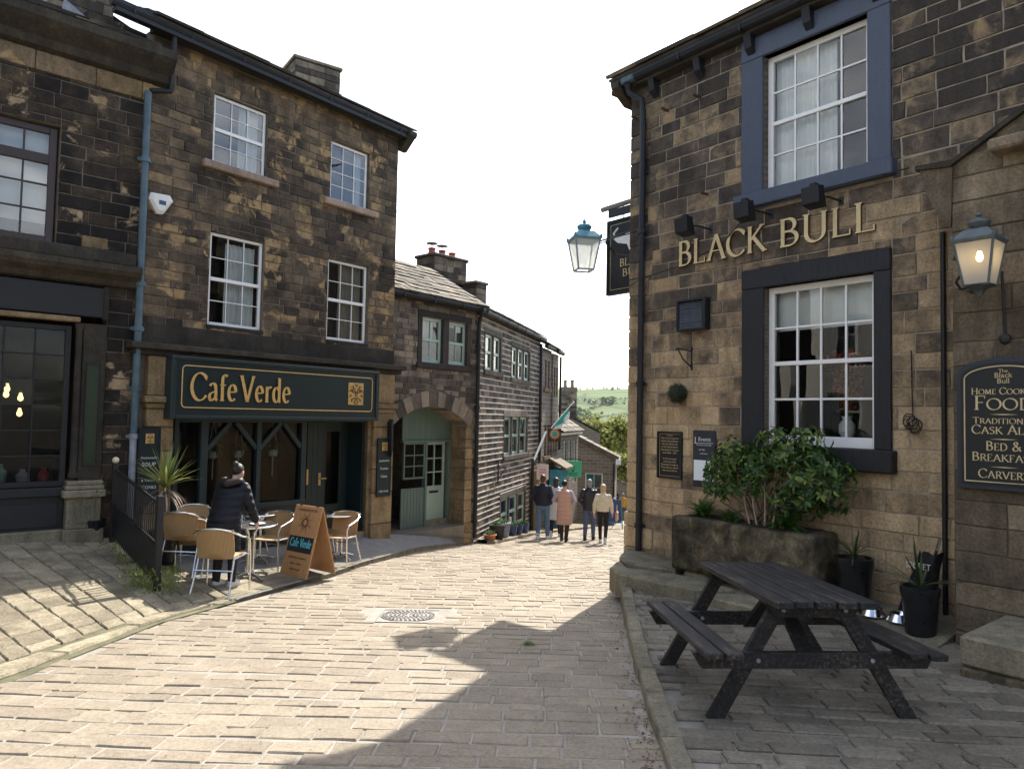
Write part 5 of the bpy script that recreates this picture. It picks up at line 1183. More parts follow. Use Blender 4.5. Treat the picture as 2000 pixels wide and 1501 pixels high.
for px,py in ((1360,187),(1298,213),(1375,377),(1240,230)): 
    s_,z_=FB.uv(px,py,-.08); MB().box(s_-.015,s_+.015,-.15,.0,z_-.015,z_+.01).build('iron_peg','rust',PB)
pipe(PB,'cable',[FBp for FBp in [(.0,-.02,3.55),(.3,-.13,3.6),(1.0,-.025,3.72),(1.6,-.025,3.9),(2.1,-.15,4.2),(2.6,-.15,4.22),(3.6,-.15,4.24),(3.9,-.02,4.3)]],.008,'black_iron',n=5)
# gilt lettering
SGN=root('name_letters',FB,'raised gold serif letters reading BLACK BULL on the pub wall','sign')
write('BLACK',.335,.15,.045,.035,-.012,['gold_pale','letter_edge'],SGN,.90,3.70,track=.05,width=1.36,name='letter')
write('BULL',.335,.15,.045,.035,-.012,['gold_pale','letter_edge'],SGN,2.41,3.70,track=.05,width=1.19,name='letter')
# floodlights
def flood(px,py,w_):
    s_,z_=FB.uv(px,py,-.42); r=root('floodlight',Frame(v2(FB.w(s_,0,0)),FB_AZ,z_),'boxy black floodlight on an arm above the gold letters, %s of three'%w_,'floodlight','floodlights above the gold letters')
    MB().tube([(.1,0,.0),(.05,-.2,.02),(0,-.38,.0)],.012,6).box(.07,.13,-.012,.0,-.05,.05).build('arm','black_iron',r)
    vs=[(-.1,-.50,-.10),(.1,-.50,-.10),(.1,-.34,-.13),(-.1,-.34,-.13),(-.1,-.52,.08),(.1,-.52,.08),(.1,-.40,.1),(-.1,-.40,.1)]
    MB().add(vs,[(0,3,2,1),(4,5,6,7),(0,1,5,4),(1,2,6,5),(2,3,7,6),(3,0,4,7)]).build('housing','black_paint',r); MB().add([(-.085,-.338,-.115),(.085,-.338,-.115),(.085,-.392,.085),(-.085,-.392,.085)],[(3,2,1,0)]).build('lens','glass_dark',r)
    MB().box(-.04,.04,-.46,-.38,.09,.14,b=.01).build('knuckle','black_paint',r)
FB_AZ=180-38.8
flood(1338,440,'leftmost'); flood(1455,410,'middle'); flood(1590,382,'rightmost')
# louvred vent
a,c=FB.uv(1326,648,-.05); b,d=FB.uv(1383,580,-.05)
V=root('wall_vent',FB,'square grey louvred vent on the pub wall beneath the letters','vent'); MB().box(a,b,-.03,.0,c,d).build('backing','black_paint',V)
for (p,q,r_,s_) in ((a,b,d-.03,d),(a,b,c,c+.03),(a,a+.03,c+.03,d-.03),(b-.05,b,c+.03,d-.03)): MB().box(p,q,-.12,.0,r_,s_,b=.005).build('frame','charcoal_paint',V)
n=13
for i in range(n):
    z=c+.035+(d-c-.07)*i/n; MB().add([(a+.03,-.10,z),(b-.05,-.10,z),(b-.05,-.055,z+.026),(a+.03,-.055,z+.026)],[(0,1,2,3)]).build('slat','lead',V)
# bracket and topiary ball
s_,z_=FB.uv(1350,700,-.02); BRK=root('basket_bracket',FB,'empty wrought iron hanging basket bracket on the pub wall','bracket')
MB().box(s_-.012,s_+.012,-.015,.0,z_-.16,z_+.16).tube([(s_,-.01,z_+.1),(s_-.02,-.3,z_+.12),(s_-.02,-.32,z_+.09)],.009,6).tube([(s_,-.01,z_-.12),(s_-.01,-.18,z_-.02),(s_-.02,-.28,z_+.11)],.009,6).build('iron','black_iron',BRK)
s_,z_=FB.uv(1322,768,-.14); TB=root('topiary_ball',Frame(v2(FB.w(s_,-.14,0)),FB_AZ,z_),'round dark green artificial box ball hung on pub wall','topiary')
mb=MB(); mb.ell((0,0,0),.115,.115,.115,14,9)
mb.build('core','soil',TB); mb=MB()
for i in range(900):
    a_=U(0,6.283); zz=U(-1,1); r_=math.sqrt(1-zz*zz); n_=Vector((r_*math.cos(a_),r_*math.sin(a_),zz)); t1=n_.orthogonal().normalized(); t2=n_.cross(t1); an=U(0,6.28); u_=(t1*math.cos(an)+t2*math.sin(an)); w_=n_.cross(u_); p=n_*U(.118,.14)
    mb.add([tuple(p-u_*.011),tuple(p+w_*.006+n_*.006),tuple(p+u_*.013+n_*.008),tuple(p-w_*.006+n_*.006)],[(0,1,2,3)])
mb.build('foliage','box_ball',TB,kind='stuff')
# black history plaque and chalkboard
a,c=FB.uv(1283,932,-.03); b,d=FB.uv(1332,843,-.03); PL=root('wall_plaque',FB,'black framed plaque with fine gold text near the pub corner','plaque')
MB().box(a,b,-.02,.0,c,d).build('panel','black_paint',PL)
for (p,q,r_,s_) in subtract((a,b,c,d),[(a+.025,b-.025,c+.025,d-.025)]): MB().box(p,q,-.045,.0,r_,s_,b=.005).build('frame','black_iron',PL)
for (p,q,r_,s_) in subtract((a+.035,b-.035,c+.035,d-.035),[(a+.039,b-.039,c+.039,d-.039)]): MB().box(p,q,-.022,-.02,r_,s_).build('border','gold_pale',PL)
tx=['This Inn was frequented','by Patrick Branwell Bronte','who also held the title','of The Parish Master','Worshipful of 3 Graces','from 1836 - 1837','','It is he was made','secretary of the','Freemasons Lodge at','Three Graces, and his','chair sits in the Inn']
w=b-a; h=d-c
for i,t_ in enumerate(tx):
    if t_: sans(t_,h*.052,-.0215,'gold_pale',PL,(a+b)/2,d-h*(.16+.062*i),sx=w*.88/(.0265*h/.052*.052*1.0*26) if False else min(1.0,w*.82/(len(t_)*h*.052*.5)))
MB().tube([((a+b)/2+w*.12*k/4,-.022,d-h*.09+.006*math.sin(k*1.5)) for k in range(-4,5)],.003,5).build('flourish','gold_pale',PL)
a,c=FB.uv(1352,948,-.03); b,d=FB.uv(1398,841,-.03); CB=root('chalkboard',FB,'tall chalkboard with a pale paper notice, half behind the shrub','chalkboard')
MB().box(a,b,-.03,.0,c,d,b=.01).build('panel','chalkboard',CB); MB().box(a+.025,b-.03,-.034,-.03,c+.08,c+(d-c)*.47).build('notice','paper',CB)
sans('Events',.075,-.032,'chalk',CB,(a+b)/2+.01,d-.14); sans('live music every friday',.026,-.032,'chalk',CB,(a+b)/2,d-.2); sans('quiz night',.026,-.032,'chalk',CB,(a+b)/2-.03,d-.26); sans('book inside',.024,-.032,'chalk',CB,(a+b)/2,d-.31); MB().tube([(a+.03,-.032,d-.17),(b-.04,-.032,d-.165)],.003,5).build('underline','chalk',CB)
sans('I',.12,-.032,'chalk',CB,a+.045,d-.17)
# small hook and cable tangle right of the lower window
s_,z_=FB.uv(1783,815,-.04); CT=root('cable_coil',FB,'tangled coil of dark wire hooked on the pub wall','cable')
mb=MB()
for k in range(5): mb.tube([(s_+.02*k-.04+(.06+U(-.015,.015))*math.cos(t*.55+k),-.05-U(0,.04),z_-.03-.015*k+(.07+U(-.02,.02))*math.sin(t*.55+k)) for t in range(13)],.006,5)
mb.tube([(s_-.02,-.02,z_+.7),(s_-.015,-.02,z_+.3),(s_,-.04,z_)],.006,5); mb.build('wire','black_iron',CT)
# ---------------------------------------------------------------- WING
FW=Frame(v2(FB.w(4.49,-.55,0)),FB_AZ)
WG=root('pub_wing',FW,'gabled stone porch wing with sloping coping at the right edge','building')
def ctop(x): return 4.02 if x<.0 else 4.02+x*.58
wall(FW,WG,0,3.6,-1.0,6.1,[],(.2,.29),(.3,.75),'wing_stone','mortar_dark',proud=(0,.014),maxn=200,backing=False,keep=lambda x,z,a,b,c,d:d<ctop(a)+.14,joint=.012)
MB().prism([(0.0,-1.0),(3.6,-1.0),(3.6,ctop(3.6)),(0.0,ctop(0.0))],.008,.9).build('mortar','mortar_dark',WG)
MB().prism([(-.30,4.06),(0.0,4.02),(3.62,ctop(3.6)-.03),(3.62,ctop(3.6)+.05),(0.02,4.08),(-.30,4.10)],-.06,.5).build('coping','moulding',WG)
MB().prism([(-.27,4.06),(-.22,3.85),(-.1,3.55),(.0,3.45),(.02,4.02)],-.03,.45).build('kneeler','wing_stone',WG)
MB().box(.36,1.6,-.22,.02,4.02,4.13,b=.02).build('ledge','wing_stone',WG)
# mounting block beside the door
s_,z_=FW.uv(1930,1222,-.85); MBK=root('mounting_block',FW,'low square stone mounting block at the right edge','stone block')
for k in range(3):
    for i in range(2): MB().box(.40+i*.5,.895+i*.5,-1.05,-.02,-.75+k*.24+.004,-.75+(k+1)*.24-.004,b=.02).build('block_stone','trough' if k<2 else 'slab',MBK)
# arched menu sign
SGF=FW; ySn=-.05
x0_,zb_=FW.uv(1872,950,ySn); x1_=x0_+.74; zs_=FW.uv(1872,735,ySn)[1]; zt_=FW.uv(1960,698,ySn)[1]
MS=root('pub_menu_sign',FW,'black arched pub sign with gold lettering for food, ales and carvery','sign')
def archpoly(a,b,c,d,e):   # sides a,b bottom c, shoulder d, crown e
    m=(a+b)/2; hw=(b-a)/2; return [(a,c),(b,c),(b,d)]+[(m+hw*math.cos(math.radians(t)),d+(e-d)*math.sin(math.radians(t))) for t in range(10,180,10)]+[(a,d)]
MB().prism(archpoly(x0_,x1_,zb_,zs_,zt_),-.07,-.01).build('frame','sign_frame',MS)
MB().prism(archpoly(x0_+.035,x1_-.035,zb_+.035,zs_-.01,zt_-.04),-.078,-.06).build('panel','black_paint',MS)
ap=archpoly(x0_+.065,x1_-.065,zb_+.065,zs_-.03,zt_-.075); ap.append(ap[0]); MB().tube([(x,-.079,z) for x,z in ap],.006,5).build('border','gold_pale',MS)
cx=(x0_+x1_)/2; H=zt_-zb_
def zz(py): return FW.uv(1940,py,ySn)[1]
yl=-.0785
sans('The',.045,yl,'gold_pale',MS,cx,zz(728)); sans('Black',.065,yl,'gold_pale',MS,cx,zz(738)); sans('Bull',.065,yl,'gold_pale',MS,cx,zz(749))
gm2=['gold_pale','gold_pale']
for t_,py,sz,wd in (('HOME COOKED',770,.058,.50),('FOOD',800,.125,.46),('TRADITIONAL',827,.058,.48),('CASK ALES',847,.078,.50),('BED &',879,.08,.28),('BREAKFAST',900,.076,.50),('CARVERY',933,.078,.40)):
    write(t_,sz,.15,.05,.002,yl,gm2,MS,cx-wd/2,zz(py),track=.04,smallcaps=.8,width=wd)
for py in (809,857,911): MB().prism([(cx-.11,zz(py)),(cx,zz(py)-.005),(cx+.11,zz(py)),(cx,zz(py)+.005)],yl-.002,yl).build('rule','gold_pale',MS)
# wing lantern
def lantern(fr_name,loc,rz,label,w,h,matn,bodymat,glassm,lit,group=None):
    r=empty('wall_lantern',loc,rz); tag(r,label,'lantern')
    b_=w*.62; 
    for i in range(4):
        a=i*math.pi/2+math.pi/4; a2=a+math.pi/2; k=1/math.sqrt(2)
        T0=(w*k*math.cos(a),w*k*math.sin(a),0); T1=(w*k*math.cos(a2),w*k*math.sin(a2),0); B0=(b_*k*math.cos(a),b_*k*math.sin(a),-h); B1=(b_*k*math.cos(a2),b_*k*math.sin(a2),-h)
        MB().add([B0,B1,T1,T0],[(0,1,2,3)]).build('pane',glassm,r); MB().tube([T0,B0],w*.035,6).tube([B0,B1],w*.035,6).tube([T0,T1],w*.045,6).build('frame',bodymat,r)
        MB().ell((T0[0]*1.05,T0[1]*1.05,.03*w/.3),w*.06,w*.06,w*.09,6,5).build('finial',matn,r)
    k=w*.75; mb=MB(); n=4; rings=[(w*.78,0.0),(w*.80,.02),(w*.45,h*.28),(w*.26,h*.34)]
    for q,(ra,z) in enumerate(rings):
        for i in range(4): a=i*math.pi/2+math.pi/4; mb.v.append((ra*math.cos(a),ra*math.sin(a),z))
    for q in range(3):
        for i in range(4): mb.f.append((q*4+i,q*4+(i+1)%4,q*4+4+(i+1)%4,q*4+4+i)); mb.m.append(0); mb.r.append(.5)
    mb.f.append((3,2,1,0)); mb.m.append(0); mb.r.append(.5); mb.build('hood',matn,r)
    smooth_by_angle(MB().lathe([(w*.2,h*.33),(w*.26,h*.38),(w*.3,h*.46),(w*.26,h*.52),(w*.08,h*.55),(w*.05,h*.6),(w*.09,h*.64),(w*.03,h*.72),(0,h*.74)],12).build('vent_crown',matn,r))
    if lit: smooth_by_angle(MB().lathe([(0,-h*.45),(.02,-h*.42),(.03,-h*.34),(.015,-h*.2)],10).build('bulb','lamp_bulb',r)); MB().tube([(0,0,-h*.2),(0,0,0)],.012,6).build('bulb_holder','black_iron',r)
    return r
m,t,b=_mat('frosted'); t.nodes.remove(b); out=[n for n in t.nodes if n.type=='OUTPUT_MATERIAL'][0]
d_=N(t,'ShaderNodeBsdfTranslucent'); d_.inputs[0].default_value=(.85,.85,.8,1); tr=N(t,'ShaderNodeBsdfTransparent'); tr.inputs[0].default_value=(.9,.9,.86,1); df=N(t,'ShaderNodeBsdfDiffuse'); df.inputs[0].default_value=(.7,.7,.66,1)
m1=N(t,'ShaderNodeMixShader'); m1.inputs[0].default_value=.5; m2=N(t,'ShaderNodeMixShader'); m2.inputs[0].default_value=.35; t.links.new(d_.outputs[0],m1.inputs[1]); t.links.new(df.outputs[0],m1.inputs[2]); t.links.new(m1.outputs[0],m2.inputs[1]); t.links.new(tr.outputs[0],m2.inputs[2]); t.links.new(m2.outputs[0],out.inputs[0])
yl_=-.42; s_,zt=FW.uv(1913,474,yl_); zb=FW.uv(1913,558,yl_)[1]
WL=lantern('',FW.w(s_,yl_,zt),FB.ang,'lit grey wall lantern with glowing bulb above the arched pub sign',.30,zt-zb,'lamp_grey','lamp_grey','frosted',True)
h_=zt-zb; smooth_by_angle(MB().lathe([(.02,-h_-.09),(.03,-h_-.06),(.06,-h_-.03),(.12,-h_)],10).build('base_finial','lamp_grey',WL))
MB().tube([(0,0,-h_),(0,.05,-h_-.05),(-.15,.30,-.12),(-.24,.40,-.1)],.013,6).tube([(-.2,.40,-.3),(-.22,.39,-.1),(-.26,.34,0),(-.28,.26,-.04),(-.25,.24,-.1)],.013,6).tube([(-.2,.41,-.36),(-.2,.41,.06)],.018,6).tube([(-.2,.4,-.3),(-.26,.33,-.33),(-.28,.27,-.27),(-.24,.25,-.22)],.013,6).build('scroll_bracket','black_iron',WL)
MB().tube([(.05,.38,-.2),(.06,.405,-.75)],.012,6).ell((.06,.40,-.8),.05,.03,.05,10,6).build('cable_box','black_iron',WL)
# street lamp bracket and pub sign on the far side of the corner
p=FB.w(-1.32,.35,0); q=at_depth(1141,470,p[1]); qb=at_depth(1143,528,p[1])
SL=lantern('',(q[0],q[1],q[2]),math.radians(12),'street lantern with weathered blue-green hood on a bracket over the street','' and 0 or .42,q[2]-qb[2],'lamp_copper','lead','frosted',False)
# bracket runs back to the street-side wall of the pub
wp=Vector(FB.w(-.02,.45,0)); wp.z=q[2]-.05; loc=Vector(q); rot=Matrix.Rotation(-math.radians(12),3,'Z')
def LC(v): return tuple(rot@(Vector(v)-loc))
mid=(loc+wp)/2
MB().tube([(.28,.05,.02),LC((wp.x,wp.y,q[2]+.03))],.014,6).tube([(.28,.05,-.02),LC((mid.x,mid.y,q[2]-.05)),LC((wp.x,wp.y,q[2]-.03))],.010,6).tube([LC((mid.x-.1,mid.y-.1,q[2]-.02)),LC((mid.x-.16,mid.y-.05,q[2]-.16)),LC((mid.x,mid.y,q[2]-.33)),LC((wp.x,wp.y,q[2]-.5))],.016,6).box(0,.001,0,.001,0,.001).build('bracket','black_iron',SL)
# hanging pub sign: board parallel to the front, on a beam out of the street wall
ysn=.78; a,zt=FB.uv(1191,437,ysn); _,zb=FB.uv(1191,574,ysn); b=-.04
HS=root('hanging_pub_sign',FB,'dark hanging pub sign with a white bull head, half hidden behind the corner','sign')
MB().box(a,b,ysn-.025,ysn+.025,zb,zt).build('board','black_paint',HS)
MB().box(a-.03,a,ysn-.04,ysn+.04,zb-.03,zt+.03).box(a,b,ysn-.04,ysn+.04,zt,zt+.03).box(a,b,ysn-.04,ysn+.04,zb-.03,zb).build('frame','charcoal_paint',HS)
MB().box(a+.05,a+.056,ysn-.028,ysn-.024,zb+.05,zt-.05).box(a+.05,b,ysn-.028,ysn-.024,zt-.056,zt-.05).box(a+.05,b,ysn-.028,ysn-.024,zb+.05,zb+.056).build('border','gold_pale',HS)
MB().box(a-.01,b,ysn-.03,ysn+.03,zt+.1,zt+.22).build('header','charcoal_paint',HS)
MB().tube([(a-.18,ysn,zt+.27),(.05,ysn,zt+.30)],.045,8).build('beam','mortar_grey',HS)
MB().tube([(a-.02,ysn,zt+.02),(a-.02,ysn,zt+.3)],.01,5).tube([(a+.3,ysn,zt+.02),(a+.3,ysn,zt+.3)],.01,5).tube([(a+.0,ysn,zt+.3),(a+.05,ysn,zt+.4),(a+.1,ysn,zt+.42)],.006,5).tube([(a+.35,ysn,zt+.3),(a+.37,ysn,zt+.42),(a+.42,ysn,zt+.44)],.006,5).build('hook','black_iron',HS)
bx=a+.42; bz=zt-.32; y_=ysn-.03
MB().prism([(bx-.3,bz+.03),(bx-.2,bz-.05),(bx,bz-.1),(bx+.1,bz-.3),(bx+.2,bz-.3),(bx+.22,bz+.05),(bx+.1,bz+.1),(bx-.1,bz+.06)],y_-.004,y_).tube([(bx-.1,y_,bz+.05),(bx-.25,y_,bz+.05),(bx-.3,y_,bz+.12),(bx-.2,y_,bz+.2)],.018,6).build('bull_head','white_cloth',HS)
write('BLACK',.12,.14,.05,.002,ysn-.026,gm2,HS,bx-.16,zb+.42,width=.6); write('BULL',.12,.14,.05,.002,ysn-.026,gm2,HS,bx-.1,zb+.25,width=.5)
MB().box(-.22,-.03,ysn-.03,ysn+.0,zb-.28,zb+.25).build('lower_board','sage_dark',HS)
# raised slab apron against the pub wall
AP=MB().add([FB.w(.25,-.02,-.31),FB.w(4.46,-.02,-.27),FB.w(4.46,-1.0,-.40),FB.w(2.6,-1.15,-.43),FB.w(1.2,-.7,-.38),FB.w(.35,-.4,-.36)]+[FB.w(.25,-.02,-.9),FB.w(4.46,-.02,-.9),FB.w(4.46,-1.02,-.9),FB.w(2.6,-1.17,-.9),FB.w(1.2,-.72,-.9),FB.w(.35,-.42,-.9)],
  [(0,5,4,3,2,1)]+[(i,(i+1)%6,(i+1)%6+6,i+6) for i in range(6)]).build('apron','slab',None); tag(AP,None,None,kind='structure')
# ---------------------------------------------------------------- STONE TROUGH with shrub
a,zt=FB.uv(1313,1007,-.62); b=FB.uv(1580,1028,-.62)[0]; zt=.40
TR=root('stone_trough',FB,'massive mossy stone trough planter under the lower pub window','planter')
import mathutils
def rough_box(x0,x1,y0,y1,z0,z1,nx,ny,nz,amp,seed):
    from mathutils import noise
    mb=MB(); idx={}
    def P(i,j,k):
        if (i,j,k) in idx: return idx[i,j,k]
        x=x0+(x1-x0)*i/nx; y=y0+(y1-y0)*j/ny; z=z0+(z1-z0)*k/nz
        n=noise.noise_vector(Vector((x*3+seed,y*3,z*3)))*amp+noise.noise_vector(Vector((x*11+seed,y*11,z*11)))*amp*.4
        e=(i in(0,nx))+(j in(0,ny))+(k in(0,nz))
        if e>=2:
            cx,cy,cz=(x0+x1)/2,(y0+y1)/2,(z0+z1)/2; s=.010 if e==2 else .016
            if i in(0,nx): x+=s*(1 if i==0 else -1)
            if j in(0,ny): y+=s*(1 if j==0 else -1)
            if k in(0,nz): z+=s*(1 if k==0 else -1)
        mb.v.append((x+n.x,y+n.y,z+n.z)); idx[i,j,k]=len(mb.v)-1; return idx[i,j,k]
    def F(*a): mb.f.append(a); mb.m.append(0); mb.r.append(.5)
    for i in range(nx):
        for k in range(nz): F(P(i,0,k),P(i+1,0,k),P(i+1,0,k+1),P(i,0,k+1)); F(P(i,ny,k),P(i,ny,k+1),P(i+1,ny,k+1),P(i+1,ny,k))
        for j in range(ny): F(P(i,j,0),P(i,j+1,0),P(i+1,j+1,0),P(i+1,j,0)); F(P(i,j,nz),P(i+1,j,nz),P(i+1,j+1,nz),P(i,j+1,nz))
    for j in range(ny):
        for k in range(nz): F(P(0,j,k),P(0,j,k+1),P(0,j+1,k+1),P(0,j+1,k)); F(P(nx,j,k),P(nx,j+1,k),P(nx,j+1,k+1),P(nx,j,k+1))
    return mb
rough_box(a,b+.05,-.64,-.06,-.26,zt,40,12,14,.014,1).build('trough_body','trough',TR,smooth=True)
MB().box(a+.14,b-.08,-.53,-.16,zt-.02,zt+.012).build('soil','soil',TR)
rough_box(a+.15,a+.5,-.6,-.1,-.6,-.25,6,5,5,.01,5).build('support','slab',TR,smooth=True)
# ---------------------------------------------------------------- paved square and the house across it (seen only in the window panes)
MB().add([(-30,-30,hroad(-30)-.06),(30,-30,hroad(-30)-.06),(30,1.0,hroad(1)-.04),(-30,1.0,hroad(1)-.04)],[(0,1,2,3)]).build('square','yard_sett',None)['kind']='structure'
MB().add([(-30,1.0,hroad(1)-.05),(-9.5,1.0,hroad(1)-.05),(-9.0,6.6,-.14),(-30,7.2,-.1)],[(0,1,2,3)]).build('square','flag',None)['kind']='structure'
fr=Frame((-13.5,-8.0),0.0); OP=root('rendered_house',fr,'pale rendered house across the square beyond the left edge','house')
oh=[(2+3.2*i,3.2+3.2*i,z0,z0+1.5) for i in range(4) for z0 in (1.2,3.9)]
mb=MB()
for (a,b,c,d) in subtract((0,13.5,-.5,6.6),oh): mb.box(a,b,0,.3,c,d)
mb.build('wall','mortar_white',OP)
for (a,b,c,d) in oh: window(OP,a,b,c,d,2,2,y=.1,fw=.06,mid=1,room=.6)
roof(fr,OP,-.1,13.6,-.3,6.65,30,4.5,'slate_dark',rows=3,maxn=0); shell(OP,0,13.5,.3,7,-.5,6.6,'mortar_white')
fr=Frame((12.0,-13.0),-90.0); OQ=root('stone_terrace',fr,'long stone terrace facing the scene from behind the viewpoint','house')
oh=[(2+3.0*i,3.1+3.0*i,z0,z0+1.5) for i in range(7) for z0 in (1.9,4.6)]
mb=MB()
for (a,b,c,d) in subtract((0,24,-.2,7.4),oh): mb.box(a,b,0,.3,c,d)
mb.build('wall','far_stone',OQ)
for (a,b,c,d) in oh: MB().box(a,b,.15,.2,c,d).build('window','lead',OQ)
roof(fr,OQ,-.1,24.1,-.3,7.45,30,4.5,'slate_dark',rows=2,maxn=0); shell(OQ,0,24,.3,7,-.2,7.4,'far_stone')
# ---------------------------------------------------------------- PICNIC TABLE
def picnic():
    r=empty('picnic_table',(1.95,5.24,zf_yard(0,5.24)-.005),math.radians(3)); tag(r,'weathered black timber picnic table with attached benches outside the pub','picnic table')
    r.rotation_euler=(math.radians(-2.2),0,math.radians(3))
    T='table_wood'
    def plank(x0,x1,y0,y1,z0,z1,name):
        o=MB().box(x0,x1,y0,y1,z0,z1,b=.006).build(name,T,r); o.rotation_euler=(U(-.003,.003),U(-.004,.004),U(-.003,.003)); return o
    for i in range(5): plank(-.335+i*.136,-.335+i*.136+.119,-.76+U(-.008,.008),.76+U(-.008,.008),.745,.79,'tabletop_plank')
    for s in (-1,1):
        for k in (0,1):
            x0=.53+k*.128; a,b=(x0,x0+.110) if s>0 else (-x0-.110,-x0); plank(a,b,-.76+U(-.01,.01),.76,.435,.475,'bench_plank')
    for y in (-.56,.56):
        MB().prism([(-.80,.435),(.80,.435),(.74,.335),(-.74,.335)],y-.026,y+.02).build('cross_beam',T,r)
        MB().prism([(-.33,.744),(.33,.744),(.25,.655),(-.25,.655)],y-.026,y+.02).build('top_cleat',T,r)
        for s in (-1,1):
            MB().prism([(s*.70,0.0),(s*.585,0.0),(s*.14,.742),(s*.25,.742)],y+.022,y+.066).build('leg',T,r)
            for bx_,bz_ in ((s*.375,.385),(s*.205,.70)): smooth_by_angle(MB().tube([(bx_,y-.034,bz_),(bx_,y-.02,bz_)],.014,8).build('bolt','lead',r))
    for s in (-1,1): MB().add([(-.05,s*.03,.72),(.05,s*.03,.72),(.05,s*.52,.36),(-.05,s*.52,.36),(-.05,s*.03,.68),(.05,s*.03,.68),(.05,s*.52,.32),(-.05,s*.52,.32)],[(0,1,2,3),(7,6,5,4),(0,4,5,1),(1,5,6,2),(2,6,7,3),(3,7,4,0)]).build('brace',T,r)
    return r
picnic()
# ---------------------------------------------------------------- café furniture
def make_chair():
    r=empty('cafe_chair')
    tr=.012
    shell_=MB(); n=9; prof=[(.21,.445),(.19,.452),(.0,.445),(-.12,.44),(-.17,.455),(-.195,.50),(-.215,.60),(-.235,.70),(-.25,.775)]
    vs=[]
    for (y,z) in prof:
        for i in range(n):
            u=i/(n-1)*2-1; w=.215 if z<.5 else .225; dy=.05*u*u if z>.46 else 0; vs.append((u*w,y+dy,z-(.012*(1-u*u) if z<.46 else 0)))
    m_=len(prof); fs=[]
    top=[(x,y+ (0),z) for x,y,z in vs]; nrm=[]
    N0=len(vs); off=[]
    for k,(x,y,z) in enumerate(vs):
        t=k//n; off.append((x,y-.012 if z>.48 else y,z-.014 if z<.5 else z))
    for a in range(m_-1):
        for i in range(n-1):
            q=a*n+i; fs.append((q,q+1,q+n+1,q+n)); fs.append((q+N0,q+n+N0,q+n+1+N0,q+1+N0))
    for a in range(m_-1): fs.append((a*n,a*n+n,a*n+n+N0,a*n+N0)); fs.append((a*n+n-1,a*n+n-1+N0,a*n+2*n-1+N0,a*n+2*n-1))
    for i in range(n-1): fs.append((i,i+N0,i+1+N0,i+1)); q=(m_-1)*n+i; fs.append((q,q+1,q+1+N0,q+N0))
    sv_=MB().add(vs+off,[f for f in fs],0,.5)
    # split into seat and backrest
    seat=MB(); back=MB()
    for f in sv_.f:
        zc=sum(sv_.v[i][2] for i in f)/len(f); (seat if zc<.478 else back).f.append(f)
    for o_,nm in ((seat,'seat'),(back,'backrest')):
        used=sorted({i for f in o_.f for i in f}); mp_={k:i for i,k in enumerate(used)}; b_=MB(); b_.add([sv_.v[i] for i in used],[tuple(mp_[i] for i in f) for f in o_.f],0,.5); smooth_by_angle(b_.build(nm,'wicker',r),50)
    arm=[(-.27,.20,.0),(-.265,.21,.30),(-.26,.20,.56),(-.265,.16,.625),(-.275,.05,.655),(-.275,-.06,.68)]
    loop=arm+[(-.26,-.16,.72),(-.19,-.235,.765),(-.1,-.262,.785),(0,-.268,.79)]; loop=loop+[(-x,y,z) for x,y,z in loop[-2::-1]]
    smooth_by_angle(MB().tube(loop,tr,8).build('arm_frame','alu',r))
    for s in (-1,1):
        smooth_by_angle(MB().tube([(s*.235,-.30,0),(s*.22,-.20,.25),(s*.215,-.14,.425),(s*.215,.19,.43)],tr,8).build('leg','alu',r))
        smooth_by_angle(MB().tube([(s*.262,.2,.43),(s*.21,.19,.43)],tr*.9,6).build('seat_strut','alu',r))
    MB().tube([(-.225,-.215,.20+.1),(.225,-.215,.30)],tr*.8,6).build('stretcher','alu',r)
    return r
chair0=make_chair(); first=[True]
def chair(rear,front,label):
    a,b=pav(*rear),pav(*front); c=((a[0]+b[0])/2,(a[1]+b[1])/2); o=chair0 if first[0] else copy_tree(chair0); first[0]=False
    o.location=(c[0],c[1],pav_z(*c)+.002); o.rotation_euler=(0,0,math.atan2(b[1]-a[1],b[0]-a[0])-math.pi/2); tag(o,label,'chair','wicker and aluminium café chairs'); return o
chair((408,1167),(451,1151),'wicker café chair nearest the kerb, its back to the road')
chair((333,1130),(391,1127),'wicker café chair beside the railing, front one of the pair')
chair((348,1113),(402,1111),'wicker café chair tucked behind the one beside the railing')
chair((372,1089),(392,1100),'wicker café chair against the shopfront behind the standing woman')
chair((549,1104),(506,1114),'café chair right of the laid table, facing left')
chair((678,1097),(642,1105),'café chair right of the wooden A-board, facing left')
chair((600,1087),(640,1092),'café chair mostly hidden behind the top of the A-board')
def make_table():
    r=empty('cafe_table'); smooth_by_angle(MB().lathe([(.0,.70),(.33,.70),(.35,.708),(.352,.72),(.345,.728),(.33,.726),(0,.726)],32).build('tabletop','alu',r))
    for k in range(3):
        a=k*2.094; smooth_by_angle(MB().tube([(.05*math.cos(a),.05*math.sin(a),.05),(.05*math.cos(a),.05*math.sin(a),.6),(.12*math.cos(a),.12*math.sin(a),.7)],.017,8).build('column','alu',r))
    for k in range(4):
        a=k*math.pi/2+.5; c,s=math.cos(a),math.sin(a); smooth_by_angle(MB().tube([(.02*c,.02*s,.085),(.18*c,.18*s,.06),(.30*c,.30*s,.018)],[.026,.022,.018],8).build('foot','alu',r))
    MB().lathe([(.07,.05),(.075,.07),(.06,.1)],14).build('hub','alu',r); return r
tb0=make_table(); tf=[True]
def table(px,label):
    o=tb0 if tf[0] else copy_tree(tb0); tf[0]=False; a=pav(*px); o.location=(a[0],a[1],a[2]); o.rotation_euler=(0,0,U(0,1)); tag(o,label,'table','round aluminium café tables'); return a
t1=table((485,1130),'round aluminium café table holding cups, beside the standing woman')
t2=table((500,1096),'round aluminium café table against the shopfront behind the laid one')
t3=table((660,1090),'round aluminium café table by the door, right of the A-board')
